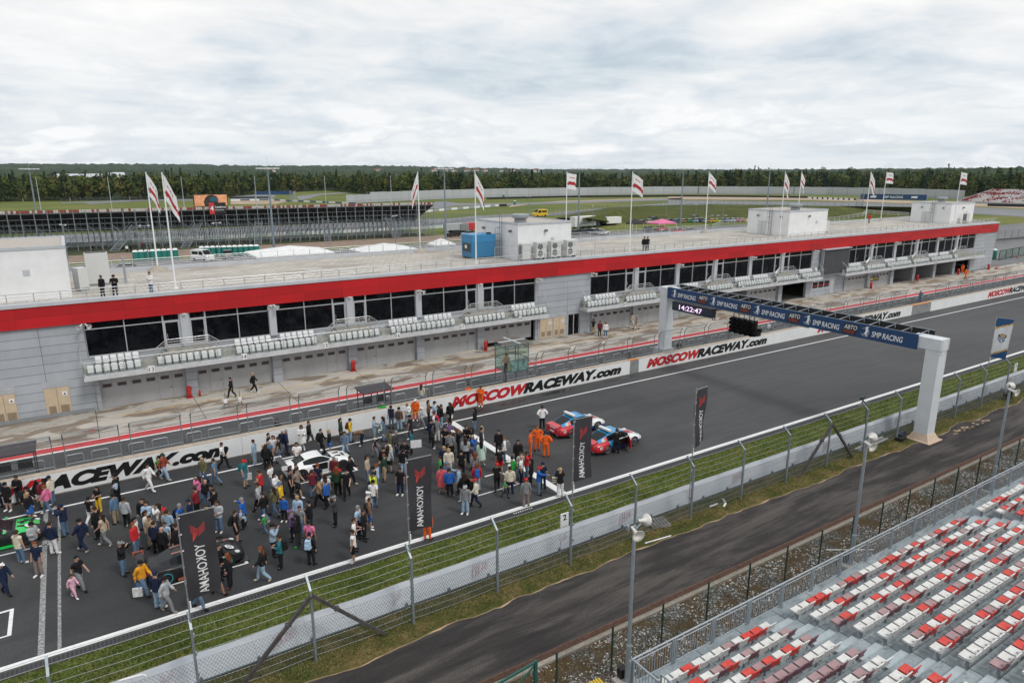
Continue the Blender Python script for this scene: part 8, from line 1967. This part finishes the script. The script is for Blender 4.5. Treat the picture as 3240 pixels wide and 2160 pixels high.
hs_ = thing('distant_house', 'tiny pale house among the trees on the horizon', 'house', (0, 0, 0), 0, 'distant houses near the horizon'); MB().box(-9, 9, -6, 6, 0, 6).build('wall', hw_, hs_); MB().add([(-9.5, -6.5, 6), (9.5, -6.5, 6), (9.5, 6.5, 6), (-9.5, 6.5, 6), (-9.5, 0, 11), (9.5, 0, 11)], [(0, 1, 5, 4), (2, 3, 4, 5), (0, 4, 3), (1, 2, 5)]).build('roof', hr_, hs_)
for i, (az, r) in enumerate(((63.5, 2250), (62.6, 2260), (61.9, 2240), (60.8, 2270), (60.1, 2250), (59.4, 2260), (58.0, 2240), (57.1, 2250), (55.2, 2260), (68, 2250), (76, 2260))):
    pos = (r*math.cos(R(az)), r*math.sin(R(az)), 16)
    if i == 0: hs_.location = pos
    else: dup(hs_, pos, .7*i)
for (az0, az1, z, l) in ((90.3, 87.4, 5, 'long white factory shed behind the forest at the left'), (87.0, 86.0, 7, 'small white factory hall behind the forest at the left')):
    a = Vector((1150*math.cos(R(az0)), 1150*math.sin(R(az0)), 0)); b = Vector((1150*math.cos(R(az1)), 1150*math.sin(R(az1)), 0)); t = wthing('factory_shed', l, 'building', a); n_ = Vector((0, 30, 0)); u, v = Vector((0, 0, 8)), Vector((0, 0, 8 + z))
    MB().hexa([a + u, b + u, b + n_ + u, a + n_ + u, a + v, b + v, b + n_ + v, a + n_ + v]).build('wall', hw_, t); MB().hexa([a + v, b + v, b + n_ + v, a + n_ + v, a + v + n_*.5 + Vector((0, 0, 3)), b + v + n_*.5 + Vector((0, 0, 3)), b + v + n_*.51 + Vector((0, 0, 3.1)), a + v + n_*.51 + Vector((0, 0, 3.1))]).build('roof', M('shed_roof', (.50, .53, .56), .6), t)
# ---- things carried in the crowd and odds and ends
def carried(name, label, cat, tl_, x, y, z, build):
    p = T(tl_, x, y, z); o = thing(name, label, cat, p, HEAD); build(o); return o
def b_bag(o): MB().cbox((0, 0, -.05), (.12, .42, .44), .2).build('bag_body', M('bag_paper', (.60, .60, .60), .6, var=.3, scale=6), o); MB().path([(0, -.12, .17), (0, -.08, .36), (0, .08, .36), (0, .12, .17)], .012, 5).build('bag_handle', M('handle_blue', (.03, .10, .3), .6), o)
carried('shopping_bag', 'white printed shopping bag carried by the person in amber jacket', 'bag', 'd', 105, 685, .42, b_bag)
def b_bag2(o): MB().cbox((0, 0, -.05), (.12, .36, .38), -.2).build('bag_body', cm('steel blue'), o); MB().path([(0, -.1, .14), (0, -.07, .32), (0, .07, .32), (0, .1, .14)], .012, 5).build('bag_handle', cm('navy'), o)
carried('shopping_bag', 'blue shopping bag beside the white printed bag', 'bag', 'd', 135, 632, .62, b_bag2)
carried('shopping_bag', 'white plastic bag held by the person with red cap and teal backpack', 'bag', 'b', 1150, 310, .75, b_bag)
def b_tote(o): MB().cbox((0, 0, 0), (.14, .46, .34), .1).build('bag_body', cm('cream'), o); MB().cbox((.0, 0, .06), (.16, .47, .05), .1).cbox((.0, 0, -.06), (.16, .47, .05), .1).build('dark_stripe', cm('black'), o)
carried('tote_bag', 'striped tote bag on the shoulder of the person photographing at the track edge', 'bag', 'm', 945, 570, 1.15, b_tote)
def b_cam(o): MB().cbox((0, 0, 0), (.12, .16, .12)).build('camera_body', dark, o); MB().lathe([(.05, 0), (.055, .2), (0, .2)], 10, (.06, 0, 0), axis='X').build('lens', charcoal, o)
for tl_, x, y, z, l in (('c', 1212, 182, 1.68, 'black camera held up by the photographer with grey cap near the black race car'), ('f', 848, 420, 1.6, 'black camera held up by the photographer in the open middle of the track'), ('k', 425, 135, 1.25, 'black camera held low beside the dark suit in the crowd')): carried('camera', l, 'camera', tl_, x, y, z, b_cam)
o = MB().path([(-.9, 0, 0), (.9, 0, 0)], .02, 6).mesh('flag_stick', cm('yellow')); O('flag_stick', o, None, T('i', 690, 205, 1.15), R(10), 'rolled yellow flag stick held by the orange marshal at the pit wall', 'flag')
def b_board(o): MB().cbox((0, 0, 0), (.04, .75, .55), .3).build('panel', M('poster_white', (.62, .62, .63), .6), o)
carried('poster_board', 'white poster board carried above heads in the crowd', 'poster', 'i', 660, 550, 1.75, b_board)
pa, pb_ = aty('c', 1130, 1468, 25.8), aty('c', 1340, 1412, 25.8); t = wthing('tube_frame', 'white tubular frame on the grass at the bottom left edge', 'frame', (pb_.x, 25.8, 0)); MB().path([(pa.x, 25.8, 0), pa, pb_, (pb_.x + .12, 25.8, pb_.z - .1), (pb_.x + .12, 25.8, 0)], .04, 8).build('tube', white, t)
for i, (x, y) in enumerate(((31.3, 25.55), (31.9, 25.2), (32.3, 25.6))):
    o = O('litter_strip', MB().cbox((0, 0, .02), (.7 - .15*i, .12, .02), .5*i).mesh('litter_strip', white), None, (x, y, 0)); tag(o, 'torn white plastic strip lying on the grass by the fence', 'litter', 'litter by the fence')
# ---- thin summer air between here and the hills
hm = bpy.data.materials.new('haze'); hm.use_nodes = True; t_ = hm.node_tree; t_.nodes.clear(); o_ = t_.nodes.new('ShaderNodeOutputMaterial'); v_ = t_.nodes.new('ShaderNodeVolumePrincipled')
v_.inputs['Color'].default_value = (.78, .88, 1.0, 1); v_.inputs['Density'].default_value = 3.5e-5; v_.inputs['Anisotropy'].default_value = .2; t_.links.new(v_.outputs[0], o_.inputs['Volume'])
MB().box(-1300, 5300, -300, 5300, -1.1, 85).build('haze', hm, kind='stuff')
